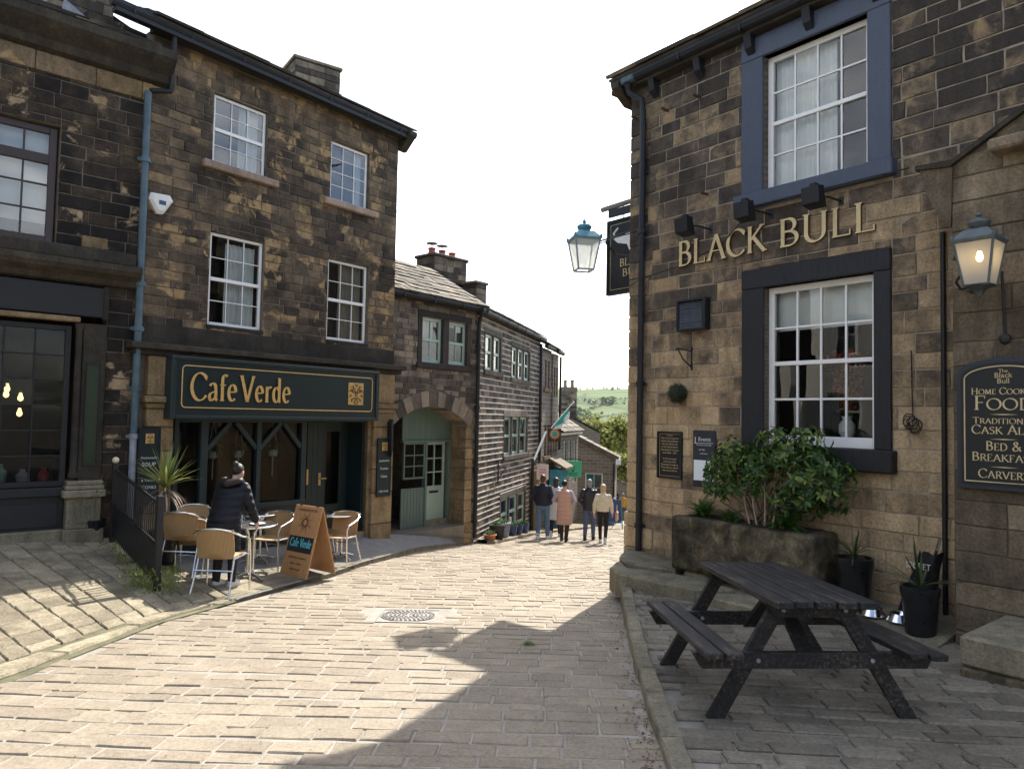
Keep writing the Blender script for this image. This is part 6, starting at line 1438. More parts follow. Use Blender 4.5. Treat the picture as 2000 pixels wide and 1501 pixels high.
# cups on the laid table
def cup(dx,dy,label,h=.09,r_=.035,m_='white_cloth'):
    o=smooth_by_angle(MB().lathe([(r_*.7,0),(r_*.9,.02),(r_,h),(r_*.88,h),(r_*.75,.02),(0,.015)],14).build('cup',m_)); MB().tube([(r_*.9,0,h*.75),(r_*1.7,0,h*.7),(r_*1.6,0,h*.3),(r_*.85,0,h*.25)],.005,6).build('handle',m_,o); o.location=(t1[0]+dx,t1[1]+dy,t1[2]+.727); tag(o,label,'cup','crockery on the café table'); return o
cup(-.14,-.02,'grey mug on the laid café table near the woman\'s hand',.11,.042,'lead'); cup(.05,.1,'white cup on the far side of the laid café table')
o=smooth_by_angle(MB().lathe([(.05,0),(.09,.012),(.1,.02),(.05,.008),(0,.006)],18).build('saucer','white_cloth')); o.location=(t1[0]+.12,t1[1]-.05,t1[2]+.728); tag(o,'white saucer on the laid café table','saucer','crockery on the café table')
# ---------------------------------------------------------------- A-board
BL,BR,BK=[Vector(pav(*p)) for p in ((543,1120),(599,1129),(647,1115))]
ax=(BR-BL); ax.z=0; wd=ax.length; ax.normalize(); bk=BK-BR; bk.z=0; bk=bk-ax*bk.dot(ax); dep=min(.62,bk.length); Hh=.95
rz=math.radians(-36); BL=Vector(pav(546,1118)); AB=empty('a_board',(BL.x,BL.y,BL.z-.01),rz); dep=.52; wd=.58; tag(AB,'wooden A-board with dark Cafe Verde band standing on the kerb','sign')
th=.018
def pan(y0,y1,nm,sgn):
    t=Vector((0,(y1-y0),Hh)).normalized(); n=Vector((0,-t.z,t.y))*sgn
    vs=[]
    for (x,z) in ((0,0),(wd,0),(wd,Hh),(0,Hh)):
        yy=y0+(y1-y0)*z/Hh; vs.append((x,yy,z))
    vs+= [(x,y+n.y*-th,z+n.z*-th) for x,y,z in vs[:4]]
    fs=[(0,1,2,3),(7,6,5,4),(0,4,5,1),(1,5,6,2),(2,6,7,3),(3,7,4,0)]
    return MB().add(vs,fs).build(nm,'pine',AB)
ym=dep/2; Pf=pan(0,ym-.01,'front_panel',1); pan(dep,ym+.012,'back_panel',-1)
MB().tube([(.08,ym,Hh-.01),(.14,ym,Hh-.01)],.014,6).tube([(wd-.14,ym,Hh-.01),(wd-.08,ym,Hh-.01)],.014,6).build('hinge','steel',AB)
# decoration lives on the tilted front panel
ang=math.atan2(ym-.01,Hh); DEC=link('front_print',None,AB); DEC.rotation_euler=(-ang,0,0)
Ls=Hh/math.cos(ang)
MB().box(.03,wd-.03,-.004,-.001,Ls*.34,Ls*.56).build('dark_band','chalkboard',DEC)
write('Cafe Verde',.115,.15,.06,.002,-.0045,['chalk_blue','chalk_blue'],DEC,.07,Ls*.415,width=wd-.14,name='letter')
mb=MB(); cx,cz=wd/2,Ls*.76
for k in range(16):
    a=k*.3927; L=.16 if k%2 else .11; mb.prism([(cx+.04*math.cos(a-.2),cz+.04*math.sin(a-.2)),(cx+.04*math.cos(a+.2),cz+.04*math.sin(a+.2)),(cx+L*math.cos(a),cz+L*math.sin(a))],-.004-.0001*k,-.001)
mb.tube([(cx+.055*math.cos(i*.5236),-.002,cz+.055*math.sin(i*.5236)) for i in range(13)],.005,5); mb.build('sunburst','pine_mark',DEC)
for t_,z_,s_ in (('HOMEMADE FOOD',.92,.05),('sandwiches & toasties',.25,.045),('cakes . scones',.17,.045),('coffee & teas',.09,.045)): sans(t_,s_,-.003,'pine_mark',DEC,wd/2,Ls*z_,sx=.95)
# ---------------------------------------------------------------- iron railing by the café seating
pA=Vector(pav(306,1153)); pB=Vector(pav(219,1058)); zA,zB=pA.z,pB.z
d=pB-pA; L=math.hypot(d.x,d.y); RL=empty('railing',(pA.x,pA.y,0),math.atan2(d.y,d.x)); tag(RL,'low black iron railing with close bars beside the café seating','railing')
def zz_(x): return zA+(zB-zA)*x/L
hT=1.02
MB().box(-.035,.035,-.035,.035,zA-.05,zA+hT+.06,b=.006).build('post','black_iron',RL); MB().box(L-.035,L+.035,-.035,.035,zB-.05,zB+hT+.06,b=.006).build('post','black_iron',RL); smooth_by_angle(MB().ell((L,0,zB+hT+.1),.045,.045,.045,12,8).build('post_ball','cream',RL))
for hh in (.09,.5,.97): MB().add([(.03,-.012,zz_(.03)+hh),(L-.03,-.012,zz_(L)+hh),(L-.03,.012,zz_(L)+hh),(.03,.012,zz_(.03)+hh),(.03,-.012,zz_(.03)+hh+.03),(L-.03,-.012,zz_(L)+hh+.03),(L-.03,.012,zz_(L)+hh+.03),(.03,.012,zz_(.03)+hh+.03)],[(0,3,2,1),(4,5,6,7),(0,1,5,4),(1,2,6,5),(2,3,7,6),(3,0,4,7)]).build('rail','black_iron',RL)
n=int(L/.085)
for i in range(1,n):
    x=L*i/n; MB().box(x-.006,x+.006,-.006,.006,zz_(x)+.05,zz_(x)+hT).build('bar','black_iron',RL)
MB().add([(.04,.02,zz_(0)+.1),(L-.04,.02,zz_(L)+.1),(L-.04,.02,zz_(L)+.5),(.04,.02,zz_(0)+.5)],[(0,1,2,3)]).build('infill_sheet','black_iron',RL)
# ---------------------------------------------------------------- people
def remesh(mb,voxel,it=4):
    me=mb.mesh('tmp','skin'); o=bpy.data.objects.new('tmp',me)
    m1=o.modifiers.new('r','REMESH'); m1.mode='VOXEL'; m1.voxel_size=voxel; m1.use_smooth_shade=True
    m2=o.modifiers.new('s','SMOOTH'); m2.factor=.5; m2.iterations=it
    out=bake(o); bpy.data.objects.remove(o); bpy.data.meshes.remove(me)
    out.polygons.foreach_set('use_smooth',[True]*len(out.polygons)); return out
def part(name,mb,mt,parent,voxel=.013,it=4):
    me=remesh(mb,voxel,it); me.materials.clear(); me.materials.append(M[mt]); return link(name,me,parent)
def limb(mb,pts,rad,n=12):
    P=[Vector(p) for p in pts]; q=[];r=[]
    for i in range(len(P)-1):
        for k in range(5): q.append(P[i].lerp(P[i+1],k/5)); r.append(rad[i]+(rad[i+1]-rad[i])*k/5)
    q.append(P[-1]); r.append(rad[-1]); mb.tube([tuple(v) for v in q],r,n)
    for p,ra in zip(P,rad): mb.ell(tuple(p),ra,ra,ra,12,8)
def loft(mb,rings,n=18):
    vs=[];fs=[]
    for (c,rx,ry,fx) in rings:
        for k in range(n):
            a=6.2832*k/n; vs.append((c[0]+rx*math.cos(a),c[1]+ry*math.sin(a),c[2]+fx*math.sin(a)))
    for i in range(len(rings)-1):
        for k in range(n): fs.append((i*n+k,i*n+(k+1)%n,(i+1)*n+(k+1)%n,(i+1)*n+k))
    fs.append(tuple(range(n-1,-1,-1))); fs.append(tuple((len(rings)-1)*n+k for k in range(n))); mb.add(vs,fs)
def person(loc,rz,H,label,coat,hem,legs,shoe,hair,hairstyle,lean=0,stride=(.18,-.16),arms='side',bulk=1.0,collar=None,sleeve=None,gilet=False,skirt=1.0,voxel=.013,hood=None,group=None):
    """standing or walking adult built in a 1.72 m frame facing +y, then scaled; upper body pitched forward by lean about the hips"""
    r=empty('person',loc,rz); tag(r,label,'person',group); k=H/1.72; r.scale=(k,k,k)
    hipz=.92; cs,sn=math.cos(lean),math.sin(lean)
    def T(x,y,z):
        dz=z-hipz; return (x,y*cs+dz*sn - (.10*sn),hipz+dz*cs-y*sn) if z>hipz else (x,y-.10*sn,z)
    L={}
    for s,st in ((1,stride[0]),(-1,stride[1])):
        kb=.05+max(0,-st)*.35; hip=(s*.092,0-.10*sn,.90); an=(s*.095,st,.085+max(0,-st-.1)*.5); kn=(s*.098,st*.45+kb*.6,.49); L[s]=(hip,kn,an)
    A={}
    for s in (1,-1):
        sh=T(s*.172,0,1.372)
        if arms=='side': el=T(s*.245,-.02+.05*s,1.12); wr=T(s*.255,.05+.06*s,.88)
        elif arms=='pocket': el=T(s*.265,-.07,1.14); wr=T(s*.19,.10,.95)
        elif arms=='hug': el=T(s*.30,-.02,1.15); wr=T(s*.12,.22,1.10)
        else: el=T(s*.26,.12,1.15); e2=T(s*.22,.34,1.02); wr=(e2[0]+(.04 if s>0 else 0),e2[1],e2[2])
        A[s]=(sh,el,wr)
    # body: one continuous skin surface
    b=MB(); hd=T(0,.02,1.60); nk=T(0,-.005,1.45)
    b.ell(hd,.074,.092,.112,20,14); b.ell(T(0,.045,1.545),.052,.055,.055,14,10); limb(b,[T(0,0,1.38),nk,T(0,.01,1.54)],[.065,.052,.05])
    b.ell(T(0,.112,1.59),.011,.018,.022,8,6); b.ell(T(0,.105,1.545),.022,.012,.008,8,6)
    for s in (1,-1): b.ell(T(s*.076,.01,1.595),.012,.022,.03,8,6)
    loft(b,[(T(0,0,.86),.14,.09,0),(T(0,0,1.05),.125,.08,0),(T(0,0,1.25),.155,.095,0),(T(0,0,1.38),.16,.08,0),(T(0,0,1.44),.07,.055,0)])
    for s in (1,-1):
        limb(b,A[s],[.045,.036,.026]); limb(b,L[s],[.075,.05,.036]); an=L[s][2]; limb(b,[an,(an[0],an[1]+.13,.035)],[.036,.028])
        w=Vector(A[s][2]); dr=(w-Vector(A[s][1])).normalized(); side=Vector((s,0,0)); side=(side-dr*side.dot(dr)).normalized(); up=dr.cross(side)
        cpt=w+dr*.05; limb(b,[tuple(w),tuple(cpt)],[.026,.034],10); b.ell(tuple(w+dr*.075),.034,.024,.034,10,8)
        for f in range(4):
            o_=up*(-.027+.018*f); ln_=(.062,.074,.07,.055)[f]; p0=w+dr*.085+o_; p1=p0+dr*ln_*.6+side*-.008; p2=p1+dr*ln_*.5+side*-.022; limb(b,[tuple(p0),tuple(p1),tuple(p2)],[.0095,.009,.0075],8)
        p0=w+dr*.045+up*.03; p1=p0+dr*.035+up*.025; limb(b,[tuple(p0),tuple(p1),tuple(p1+dr*.03)],[.012,.011,.009],8)
    B=part('body',b,'skin',r,.011,2)
    e=MB()
    for s in (1,-1): e.ell(T(s*.03,.098,1.612),.012,.008,.008,8,6)
    e.build('eyes','hair_dark',B)
    # trousers
    t=MB()
    for s in (1,-1): limb(t,L[s],[.10*bulk*skirt,.072*skirt,.052*skirt]); an=L[s][2]; t.ell((an[0],an[1],an[2]+.03),.055,.055,.03,10,6)
    loft(t,[((0,-.10*sn,.80),.15*bulk,.10,0),((0,-.10*sn,.92),.165*bulk,.115,0),(T(0,0,1.04),.15*bulk,.10,0)]); part('trousers',t,legs,r,voxel)
    for s in (1,-1):
        an=L[s][2]; f=MB(); zt=an[2]-.085; tilt=max(0,-L[s][2][1]-.1)*.6
        limb(f,[(an[0],an[1]-.02,zt+.05+tilt*.4),(an[0],an[1]+.06,zt+.045),(an[0]+s*.01,an[1]+.16,zt+.035)],[.046,.046,.036]); f.box(an[0]-.042,an[0]+.045,an[1]-.07,an[1]+.19,zt,zt+.03); limb(f,[(an[0],an[1],zt+.06),(an[0],an[1],zt+.12)],[.048,.05]); part('shoe',f,shoe,r,.011,3)
    # coat
    c=MB(); bw=bulk
    rings=[]
    for z,rx,ry in ((1.455,.075,.07),(1.425,.13,.09),(1.38,.19,.11),(1.28,.20,.13),(1.12,.185,.125),(1.0,.185,.125),(.92,.19,.13),(.80,.20,.135),(.70,.205,.14),(.55,.205,.15),(.45,.205,.155)):
        if z<hem-.001: continue
        rings.append((T(0,-.005,z),rx*bw,ry*bw,0))
    rings.append((T(0,-.005,hem),rings[-1][1],rings[-1][2],0)); rings=rings[::-1]; loft(c,rings)
    slv=MB() if gilet else c
    for s in (1,-1): limb(slv,[A[s][0],A[s][1],tuple(Vector(A[s][2]).lerp(Vector(A[s][1]),.06))],[.070*bw,.060*bw,.046*bw])
    if gilet: part('sleeves',slv,sleeve,r,voxel); limb(c,[A[1][0],A[-1][0]],[.07,.07])
    if collar or True: c.lathe([(.062,0),(.075,.0),(.072,.05),(.06,.05)],14,T(0,-.008,1.44))
    C=part('coat',c,coat,r,voxel)
    if hood:
        h=MB(); limb(h,[T(-.13,-.09,1.44),T(0,-.15,1.38),T(.13,-.09,1.44)],[.045,.06,.045]); limb(h,[T(-.12,-.05,1.47),T(-.13,.03,1.44)],[.04,.03]); limb(h,[T(.12,-.05,1.47),T(.13,.03,1.44)],[.04,.03]); part('hood',h,hood,r,voxel)
    g=MB()
    if hairstyle=='short': g.ell(T(0,-.012,1.635),.081,.097,.092,18,12); g.ell(T(0,-.05,1.60),.072,.06,.09,14,10)
    elif hairstyle=='bob': g.ell(T(0,-.015,1.63),.09,.103,.10,18,12); g.ell(T(0,-.05,1.56),.088,.065,.09,14,10)
    elif hairstyle=='bun': g.ell(T(0,-.015,1.63),.082,.1,.096,18,12); g.ell(T(0,-.10,1.68),.045,.045,.045,12,8)
    elif hairstyle=='long': g.ell(T(0,-.015,1.63),.088,.102,.10,18,12); g.ell(T(0,-.065,1.52),.08,.05,.13,14,10)
    part('hair',g,hair,r,.011,2)
    return r
# quilted coats
def quilt(name,col,rough,sc):
    m,t,b=_mat(name); b.inputs['Base Color'].default_value=c4(col); b.inputs['Roughness'].default_value=rough; b.inputs['Specular IOR Level'].default_value=.25; tc=N(t,'ShaderNodeTexCoord'); w=N(t,'ShaderNodeTexWave',Scale=sc,Distortion=1.2,Detail=2,bands_direction='Z',wave_profile='SIN'); w.inputs['Detail Scale'].default_value=1.5; t.links.new(tc.outputs['Object'],w.inputs[0]); bp=N(t,'ShaderNodeBump',Strength=.45,Distance=.025); t.links.new(w.outputs[1],bp.inputs['Height']); t.links.new(bp.outputs[0],b.inputs['Normal'])
quilt('puffer_black',(.006,.007,.012),.5,3.2); quilt('puffer_pink',(.56,.33,.25),.6,2.6)
g=pav(436,1146)
person((g[0],g[1],g[2]),math.radians(-12),1.58,'woman in long black quilted coat leaning over the laid café table','puffer_black',.50,'trous_black','shoe_white','hair_dark','bun',lean=.42,stride=(.04,-.03),arms='table',bulk=1.22,hood='hair_dark',voxel=.012)
def walker(px,py,top,*a,**kw):
    g=ground(px,py); return person((g[0],g[1],g[2]),kw.pop('rz',math.radians(-15)),(py-top)/1400*g[1]*.985,*a,**kw)
walker(1059,1053,926,'man in navy jacket and blue jeans with hands in pockets','navy',.90,'jeans','shoe_white','hair_brown','short',stride=(.2,-.16),arms='pocket',bulk=1.06)
walker(1101,1057,937,'woman in long pink padded gilet with lilac sleeves','puffer_pink',.48,'brown_tr','shoe_dark','hair_dark','bun',stride=(-.18,.17),arms='hug',sleeve='lilac',gilet=True,bulk=1.08)
g=ground(1087,1050); person((g[0],g[1]+.5,hroad(g[1]+.5)),math.radians(-15),1.62,'woman in pale coat half hidden beyond the pink gilet','white_cloth',.50,'trous_black','shoe_white','hair_brown','long',stride=(.14,-.18),bulk=1.0)
walker(1150,1055,935,'grey-haired man in black jacket and jeans','coat_black',.84,'jeans_dark','shoe_dark','hair_grey','short',stride=(.17,-.13),arms='pocket',bulk=.98)
W4=walker(1177,1061,945,'blonde woman in cream jacket, black leggings and white boots','cream',.93,'trous_black','shoe_white','hair_blond','bob',stride=(-.2,.17),arms='side',bulk=.98,skirt=.88)
smooth_by_angle(MB().box(.0,.06,-.1,.12,.0,.24,b=.03).tube([(.03,-.07,.23),(.03,-.03,.38),(.03,.05,.38),(.03,.09,.23)],.008,6).build('handbag','bag_tan',None)); HB=bpy.context.scene.objects['handbag']
HB.location=Vector(W4.location)+Vector((.30,-.03,.55)); HB.rotation_euler=(0,0,math.radians(-15)); tag(HB,'tan leather handbag carried by the blonde woman','bag')
for (px,py,c_,l_,lab,Y) in ((1218,1016,'yellow','jeans_dark','distant person in mustard yellow jacket and pale cap by the pub corner',45),(1207,1014,'navy','trous_black','distant person in dark coat left of the mustard jacket',46),(1196,1012,'red_cloth','jeans_dark','distant person in dark red top far down the street',49),(1188,1010,'blue_cloth','jeans','distant person in blue top farthest left of the far walkers',52)):
    q=at_depth(px,900,Y); person((q[0],q[1],hroad(Y)),math.radians(U(-25,10)),1.7,lab,c_,.85,l_,'shoe_dark','hair_grey' if c_=='yellow' else 'hair_dark','short',voxel=.03,group='distant walkers')
# ---------------------------------------------------------------- plants and pots
def blade(mb,p0,dirv,length,width,droop,n=6,fold=.25):
    d=Vector(dirv).normalized(); side=d.cross(Vector((0,0,1))); side=side.normalized() if side.length>.01 else Vector((1,0,0)); p=Vector(p0); vs=[];cur=d.copy(); r=random.random()
    for i in range(n+1):
        t=i/n; w=width*(math.sin(math.pi*min(1,.12+t*.88))**.7 if t<1 else 0)*(1-t*.35); up=side.cross(cur)
        vs+=[tuple(p-side*w),tuple(p-up*w*fold),tuple(p+side*w)]; p=p+cur*length/n; cur=(cur+Vector((0,0,-droop/n))).normalized()
    fs=[]
    for i in range(n): q=3*i; fs+=[(q,q+1,q+4,q+3),(q+1,q+2,q+5,q+4)]
    mb.add(vs,fs,0,r)
def spiky(loc,label,n,length,matn,pot,pr,phh,name='potted_spiky_plant',trunk=0.0,cat='plant',dead=0,width=.018):
    r=empty(name,loc); tag(r,label,cat)
    if pot: smooth_by_angle(MB().lathe([(pr*.72,0),(pr*.78,.03),(pr*.95,phh*.8),(pr,phh*.86),(pr*1.02,phh),(pr*.9,phh),(pr*.88,phh-.03),(0,phh-.03)],20).build('pot',pot,r))
    z=phh+trunk
    if trunk: smooth_by_angle(MB().tube([(0,0,phh-.05),(.01,.0,phh+trunk*.5),(0,0,z)],[.035,.03,.035],8).build('trunk','bark',r))
    mb=MB()
    for i in range(n):
        a=i*2.39996+U(-.2,.2); el=math.radians(U(12,82)) ; d=(math.cos(a)*math.cos(el),math.sin(a)*math.cos(el),math.sin(el)); blade(mb,(0,0,z-.02+U(0,.03)),d,length*U(.75,1.1),width*U(.8,1.2),U(.3,1.0) if el<1.0 else U(.05,.35))
    mb.build('leaves',matn,r)
    if dead:
        mb=MB()
        for i in range(dead): a=U(0,6.28); blade(mb,(0,0,z-U(0,.12)),(math.cos(a),math.sin(a),U(-.3,.2)),length*U(.5,.8),.012,1.6)
        mb.build('dead_leaves','twig',r)
    return r
g=pav(318,1098); spiky((g[0],g[1],g[2]),'sunlit spiky cordyline in a pot behind the café railing',52,.58,'spiky','pot_black',.2,.42,trunk=.55,dead=34,width=.018)
g=pav(222,1054); spiky((g[0]-.2,g[1]-.12,g[2]),'small spiky plant at the far end of the café railing',14,.42,'spiky','pot_black',.14,.3,trunk=.3,width=.012)
s_,_=FB.uv(1668,1100,-.35); p=FB.w(s_,-.35,-.3); spiky(p,'spiky plant in tall black pot between trough and dog bowls',26,.34,'spiky_dark','pot_black',.19,.50,width=.013)
p=FB.w(4.22,-.62,-.37); spiky(p,'spiky plant in black pot against the porch wing',22,.46,'spiky_dark','pot_black',.17,.45,width=.014)
# folded black parasol leaning in the corner
p=FB.w(4.02,-.28,-.3); PR=empty('folded_banner',p,FB.ang); tag(PR,'folded black fabric banner with white lettering leaning in the porch corner','banner')
n=10; vs=[];fs=[]
for i in range(n+1):
    for j in range(9):
        a=j/8*math.pi; x=.16*math.cos(a)*(1-.35*i/n)+.18*i/n; y=-.10*math.sin(a)-.02*math.sin(j*2.1+i); vs.append((x,y,i/n*.66+.02*math.sin(j*1.7)))
for i in range(n):
    for j in range(8): fs.append((i*9+j,i*9+9+j,i*9+10+j,i*9+1+j))
MB().add(vs,fs,0,.5).build('fabric','black_paint',PR,smooth=True); MB().tube([(.05,-.02,0),(.25,0,.8)],.015,6).build('pole','alu',PR)
o=sans('SECRET',.085,-.135,'white_cloth',PR,.10,.50,sx=.8)
# dog bowls
for (px,py,lab) in ((1708,1184,'left'),(1762,1192,'right')):
    s_,z_=FB.uv(px,py+6,-.42); o=smooth_by_angle(MB().lathe([(.125,0),(.13,.01),(.095,.07),(.09,.078),(.083,.07),(.075,.02),(0,.016)],24).build('dog_bowl','steel')); o.location=FB.w(s_,-.46,-.325); tag(o,'steel dog bowl on the apron by the pub wall, %s of the pair'%lab,'bowl','steel dog bowls')
# pots along the terrace wall
def tub(s,y,kind,lab,r_,h_,m_):
    w=FS.w(s,y,0); z=hroad(w[1])+.075; e=empty('plant_pot',(w[0],w[1],z)); tag(e,lab,'plant pot','pots along the terrace wall')
    if kind=='square': MB().add([(-r_*.75,-r_*.75,0),(r_*.75,-r_*.75,0),(r_*.75,r_*.75,0),(-r_*.75,r_*.75,0),(-r_,-r_,h_),(r_,-r_,h_),(r_,r_,h_),(-r_,r_,h_)],[(0,3,2,1),(4,5,6,7),(0,1,5,4),(1,2,6,5),(2,3,7,6),(3,0,4,7)]).build('pot',m_,e)
    else: smooth_by_angle(MB().lathe([(r_*.7,0),(r_*.95,h_*.85),(r_*1.05,h_*.88),(r_*1.05,h_),(r_*.9,h_),(r_*.88,h_-.02),(0,h_-.02)],16).build('pot',m_,e))
    mb=MB()
    for i in range(60): a=U(0,6.28); blade(mb,(U(-r_*.5,r_*.5),U(-r_*.5,r_*.5),h_-.02),(math.cos(a)*.6,math.sin(a)*.6,1),U(.06,.2),.008,.9,4)
    mb.build('foliage','fern',e,kind='stuff')
tub(.45,-.26,'round','low red terracotta pot nearest the downpipe',.15,.13,'terracotta'); tub(.95,-.28,'square','large square black planter beside the terracotta pot',.19,.34,'pot_black'); tub(1.6,-.26,'round','tall grey tub second along the terrace wall',.17,.36,'lead'); tub(2.4,-.26,'round','glazed blue pot, nearest of the blue ones',.14,.26,'pot_blue'); tub(3.0,-.26,'round','glazed blue pot, middle of the blue ones',.14,.26,'pot_blue'); tub(3.65,-.26,'round','glazed blue pot, farthest of the blue ones',.14,.26,'pot_blue')
# blue easel down the street
w=FS.w(10.2,-1.9,0); E=empty('easel_board',(w[0],w[1],hroad(w[1])),math.radians(0)); tag(E,'blue A-frame easel board standing in the street beyond the walkers','sign')
MB().box(-.26,.26,-.02,.02,.25,1.05).build('panel','blue_cloth',E); MB().tube([(-.3,-.04,0),(-.24,0,1.15)],.02,6).build('leg','blue_paint',E); MB().tube([(.3,-.04,0),(.24,0,1.15)],.02,6).build('leg','blue_paint',E); MB().tube([(0,.4,0),(0,.02,1.1)],.02,6).build('leg','blue_paint',E); MB().box(-.27,.27,-.03,.0,.2,.25).build('ledge','blue_paint',E)
# laurel-like shrub in the trough
def leafq(mb,p,d,up,l,w,mi=0):
    d=d.normalized(); s=d.cross(up); s=s.normalized() if s.length>.01 else d.orthogonal().normalized(); u=s.cross(d); r=random.random()
    a=p; m1=p+d*l*.45-u*l*.04; t=p+d*l-u*l*.18
    mb.add([tuple(a),tuple(p+d*l*.3+s*w+u*w*.35),tuple(p+d*l*.7+s*w*.8+u*w*.1),tuple(t),tuple(p+d*l*.7-s*w*.8+u*w*.1),tuple(p+d*l*.3-s*w+u*w*.35),tuple(m1),tuple(p+d*l*.72-u*l*.08)],[(0,1,6),(1,2,7,6),(2,3,7),(0,6,5),(6,7,4,5),(7,3,4)],mi,r)
SHR=root('shrub',Frame(v2(FB.w(2.43,-.36,0)),FB_AZ,.40),'broad glossy evergreen shrub growing from the stone trough','shrub')
stems=MB(); lf=MB()
lobes=[(-.58,0,.60,.25),(-.36,-.05,.76,.27),(-.08,-.1,.70,.28),(.14,-.02,.92,.24),(.32,-.05,.80,.30),(.52,0,.92,.26),(.68,-.05,.66,.27),(.86,.0,.58,.22),(-.5,-.12,.42,.20),(.55,-.15,.48,.22),(-.15,-.2,.5,.22),(.55,-.1,.30,.22),(.3,-.05,.36,.22),(-.6,-.1,.26,.15),(.78,-.05,.36,.2)]
for (x,y,z,r_) in lobes:
    b0=(U(-.25,.25),U(-.05,.05),-.05); stems.tube([b0,(b0[0]*.6+x*.35,y*.5,z*.45),(x*.9,y,z*.9)],[.016,.012,.007],6)
    for k in range(int(34*(r_/.3)**2)):
        a=U(0,6.283); zz__=U(-.6,1); rr_=math.sqrt(max(0,1-zz__*zz__)); n_=Vector((rr_*math.cos(a),rr_*math.sin(a),zz__)); c=Vector((x,y,z))+n_*r_*U(.55,1.05)
        if c.y>.30: c.y=.30-U(0,.1)
        whorl=random.randint(5,8)
        for j in range(whorl):
            b=j/whorl*6.283+U(-.3,.3); t1=n_.orthogonal().normalized(); t2=n_.cross(t1); d=(t1*math.cos(b)+t2*math.sin(b))*U(.7,1.1)+n_*U(-.1,.55)+Vector((0,0,-.25)); young=(zz__>.35 and random.random()<.30)
            leafq(lf,c+d*.01,d,n_,U(.045,.135)*(.75 if young else 1),U(.013,.027),1 if young else 0)
for k in range(5): stems.tube([(-.1+.09*k,-.12,-.05),(-.12+.1*k+U(-.05,.05),-.14,.25),(-.2+.13*k,-.1,.5)],[.012,.01,.008],6,1)
stems.build('stems',['bark','twig'],SHR); lf.build('foliage',['laurel','laurel_young'],SHR,kind='stuff')
def fernclump(fr,s,y,z,label,n,l,matn='fern'):
    r=root('fern_clump',Frame(v2(fr.w(s,y,0)),math.degrees(fr.az),z),label,'fern'); mb=MB()
    for i in range(n):
        a=U(0,6.28); el=U(.5,1.3); d=Vector((math.cos(a)*math.cos(el),math.sin(a)*math.cos(el),math.sin(el))); L_=l*U(.7,1.15); p=Vector((U(-.05,.05),U(-.04,.04),0)); cur=d.copy()
        for q in range(10):
            s_=cur.cross(Vector((0,0,1))).normalized(); w=L_*.16*math.sin(math.pi*(q+1)/11)+.004
            for sg in (-1,1): mb.add([tuple(p),tuple(p+cur*L_*.05+s_*sg*w),tuple(p+cur*L_*.09)],[(0,1,2)],0)
            p=p+cur*L_/10; cur=(cur+Vector((0,0,-.12))).normalized()
    mb.build('fronds',matn,r,kind='stuff'); return r
fernclump(FB,1.62,-.42,.41,'low green fern at the left end of the stone trough',60,.27); fernclump(FB,2.78,-.44,.41,'bright green fern at the right end of the stone trough',80,.30); fernclump(FB,2.05,-.46,.41,'sparse ferns at the foot of the shrub stems',40,.18)
# flowers in the pub window
VZ=root('vase_of_flowers',Frame(v2(FB.w(3.02,.42,0)),FB_AZ,1.42),'white vase of red and orange flowers inside the pub window','vase')
smooth_by_angle(MB().lathe([(.05,0),(.09,.06),(.09,.16),(.05,.22),(.06,.26)],16).build('vase','white_cloth',VZ)); mb=MB()
for i in range(320):
    a=U(0,6.28); h=U(.3,1.0); r_=U(0,.24)*h; c=Vector((r_*math.cos(a)*1.3,r_*math.sin(a)*.6,h)); d=Vector((U(-1,1),U(-1,1),U(-.3,1))); leafq(mb,c,d,Vector((0,0,1)),U(.04,.09),U(.012,.024))
mb.build('blooms','flower_red',VZ,kind='stuff'); mb=MB()
for i in range(18): mb.tube([(0,0,.2),(U(-.2,.2),U(-.1,.1),U(.4,.9))],.004,5)
mb.build('flower_stems','fern',VZ)
# moss and grass along the foot of the railing
mb=MB()
for i in range(900):
    t=random.random(); q=pA.lerp(pB,t); x,y=q.x+U(-.22,.12),q.y+U(-.12,.1)
    if random.random()<.5: x,y=pA.x+U(-.35,.25),pA.y+U(-.2,.25)
    blade(mb,(x,y,pav_z(x,y) if i%6==0 else q.z-.02*0+U(-.01,.01)),(U(-.8,.8),U(-.8,.8),1),U(.02,.07),.007,.8,3)
mb.build('grass','grass_tuft')['kind']='stuff'
# scraps of litter: leaf on the setts
g=ground(1022,1259); o=MB(); leafq(o,Vector((0,0,.012)),Vector((1,.2,.05)),Vector((0,0,1)),.12,.04); leafq(o,Vector((.02,0,.012)),Vector((.2,1,.1)),Vector((0,0,1)),.08,.03); o=o.build('fallen_leaf','fern'); o.location=g; tag(o,'single green leaf lying on the shaded setts','leaf')
mb=MB(); mat('litter',(.09,.06,.035),.9,var=.5,bump=0)
for i in range(420):
    k=random.random()**1.5*(len(RK)-2)+1; j=int(k); f=k-j; j=min(j,len(RK)-2); x=RK[j][0]+(RK[j+1][0]-RK[j][0])*f-abs(random.gauss(0,.09))-.01; y=RK[j][1]+(RK[j+1][1]-RK[j][1])*f
    leafq(mb,Vector((x,y,hroad(y)+.006)),Vector((U(-1,1),U(-1,1),U(0,.3))),Vector((0,0,1)),U(.008,.03),U(.004,.009))
for i in range(500):
    x,y=U(-3.2,1.4),U(3.4,11); leafq(mb,Vector((x,y,hroad(y)+.007)),Vector((U(-1,1),U(-1,1),.1)),Vector((0,0,1)),U(.005,.016),U(.003,.006))
for i in range(260):
    p=FB.w(U(.3,4.4),-1.3+U(-.25,.25),0); leafq(mb,Vector((p[0],p[1],zf_yard(p[0],p[1])+.008)),Vector((U(-1,1),U(-1,1),.1)),Vector((0,0,1)),U(.008,.03),U(.004,.009))
mb.build('leaf_litter','litter')['kind']='stuff'
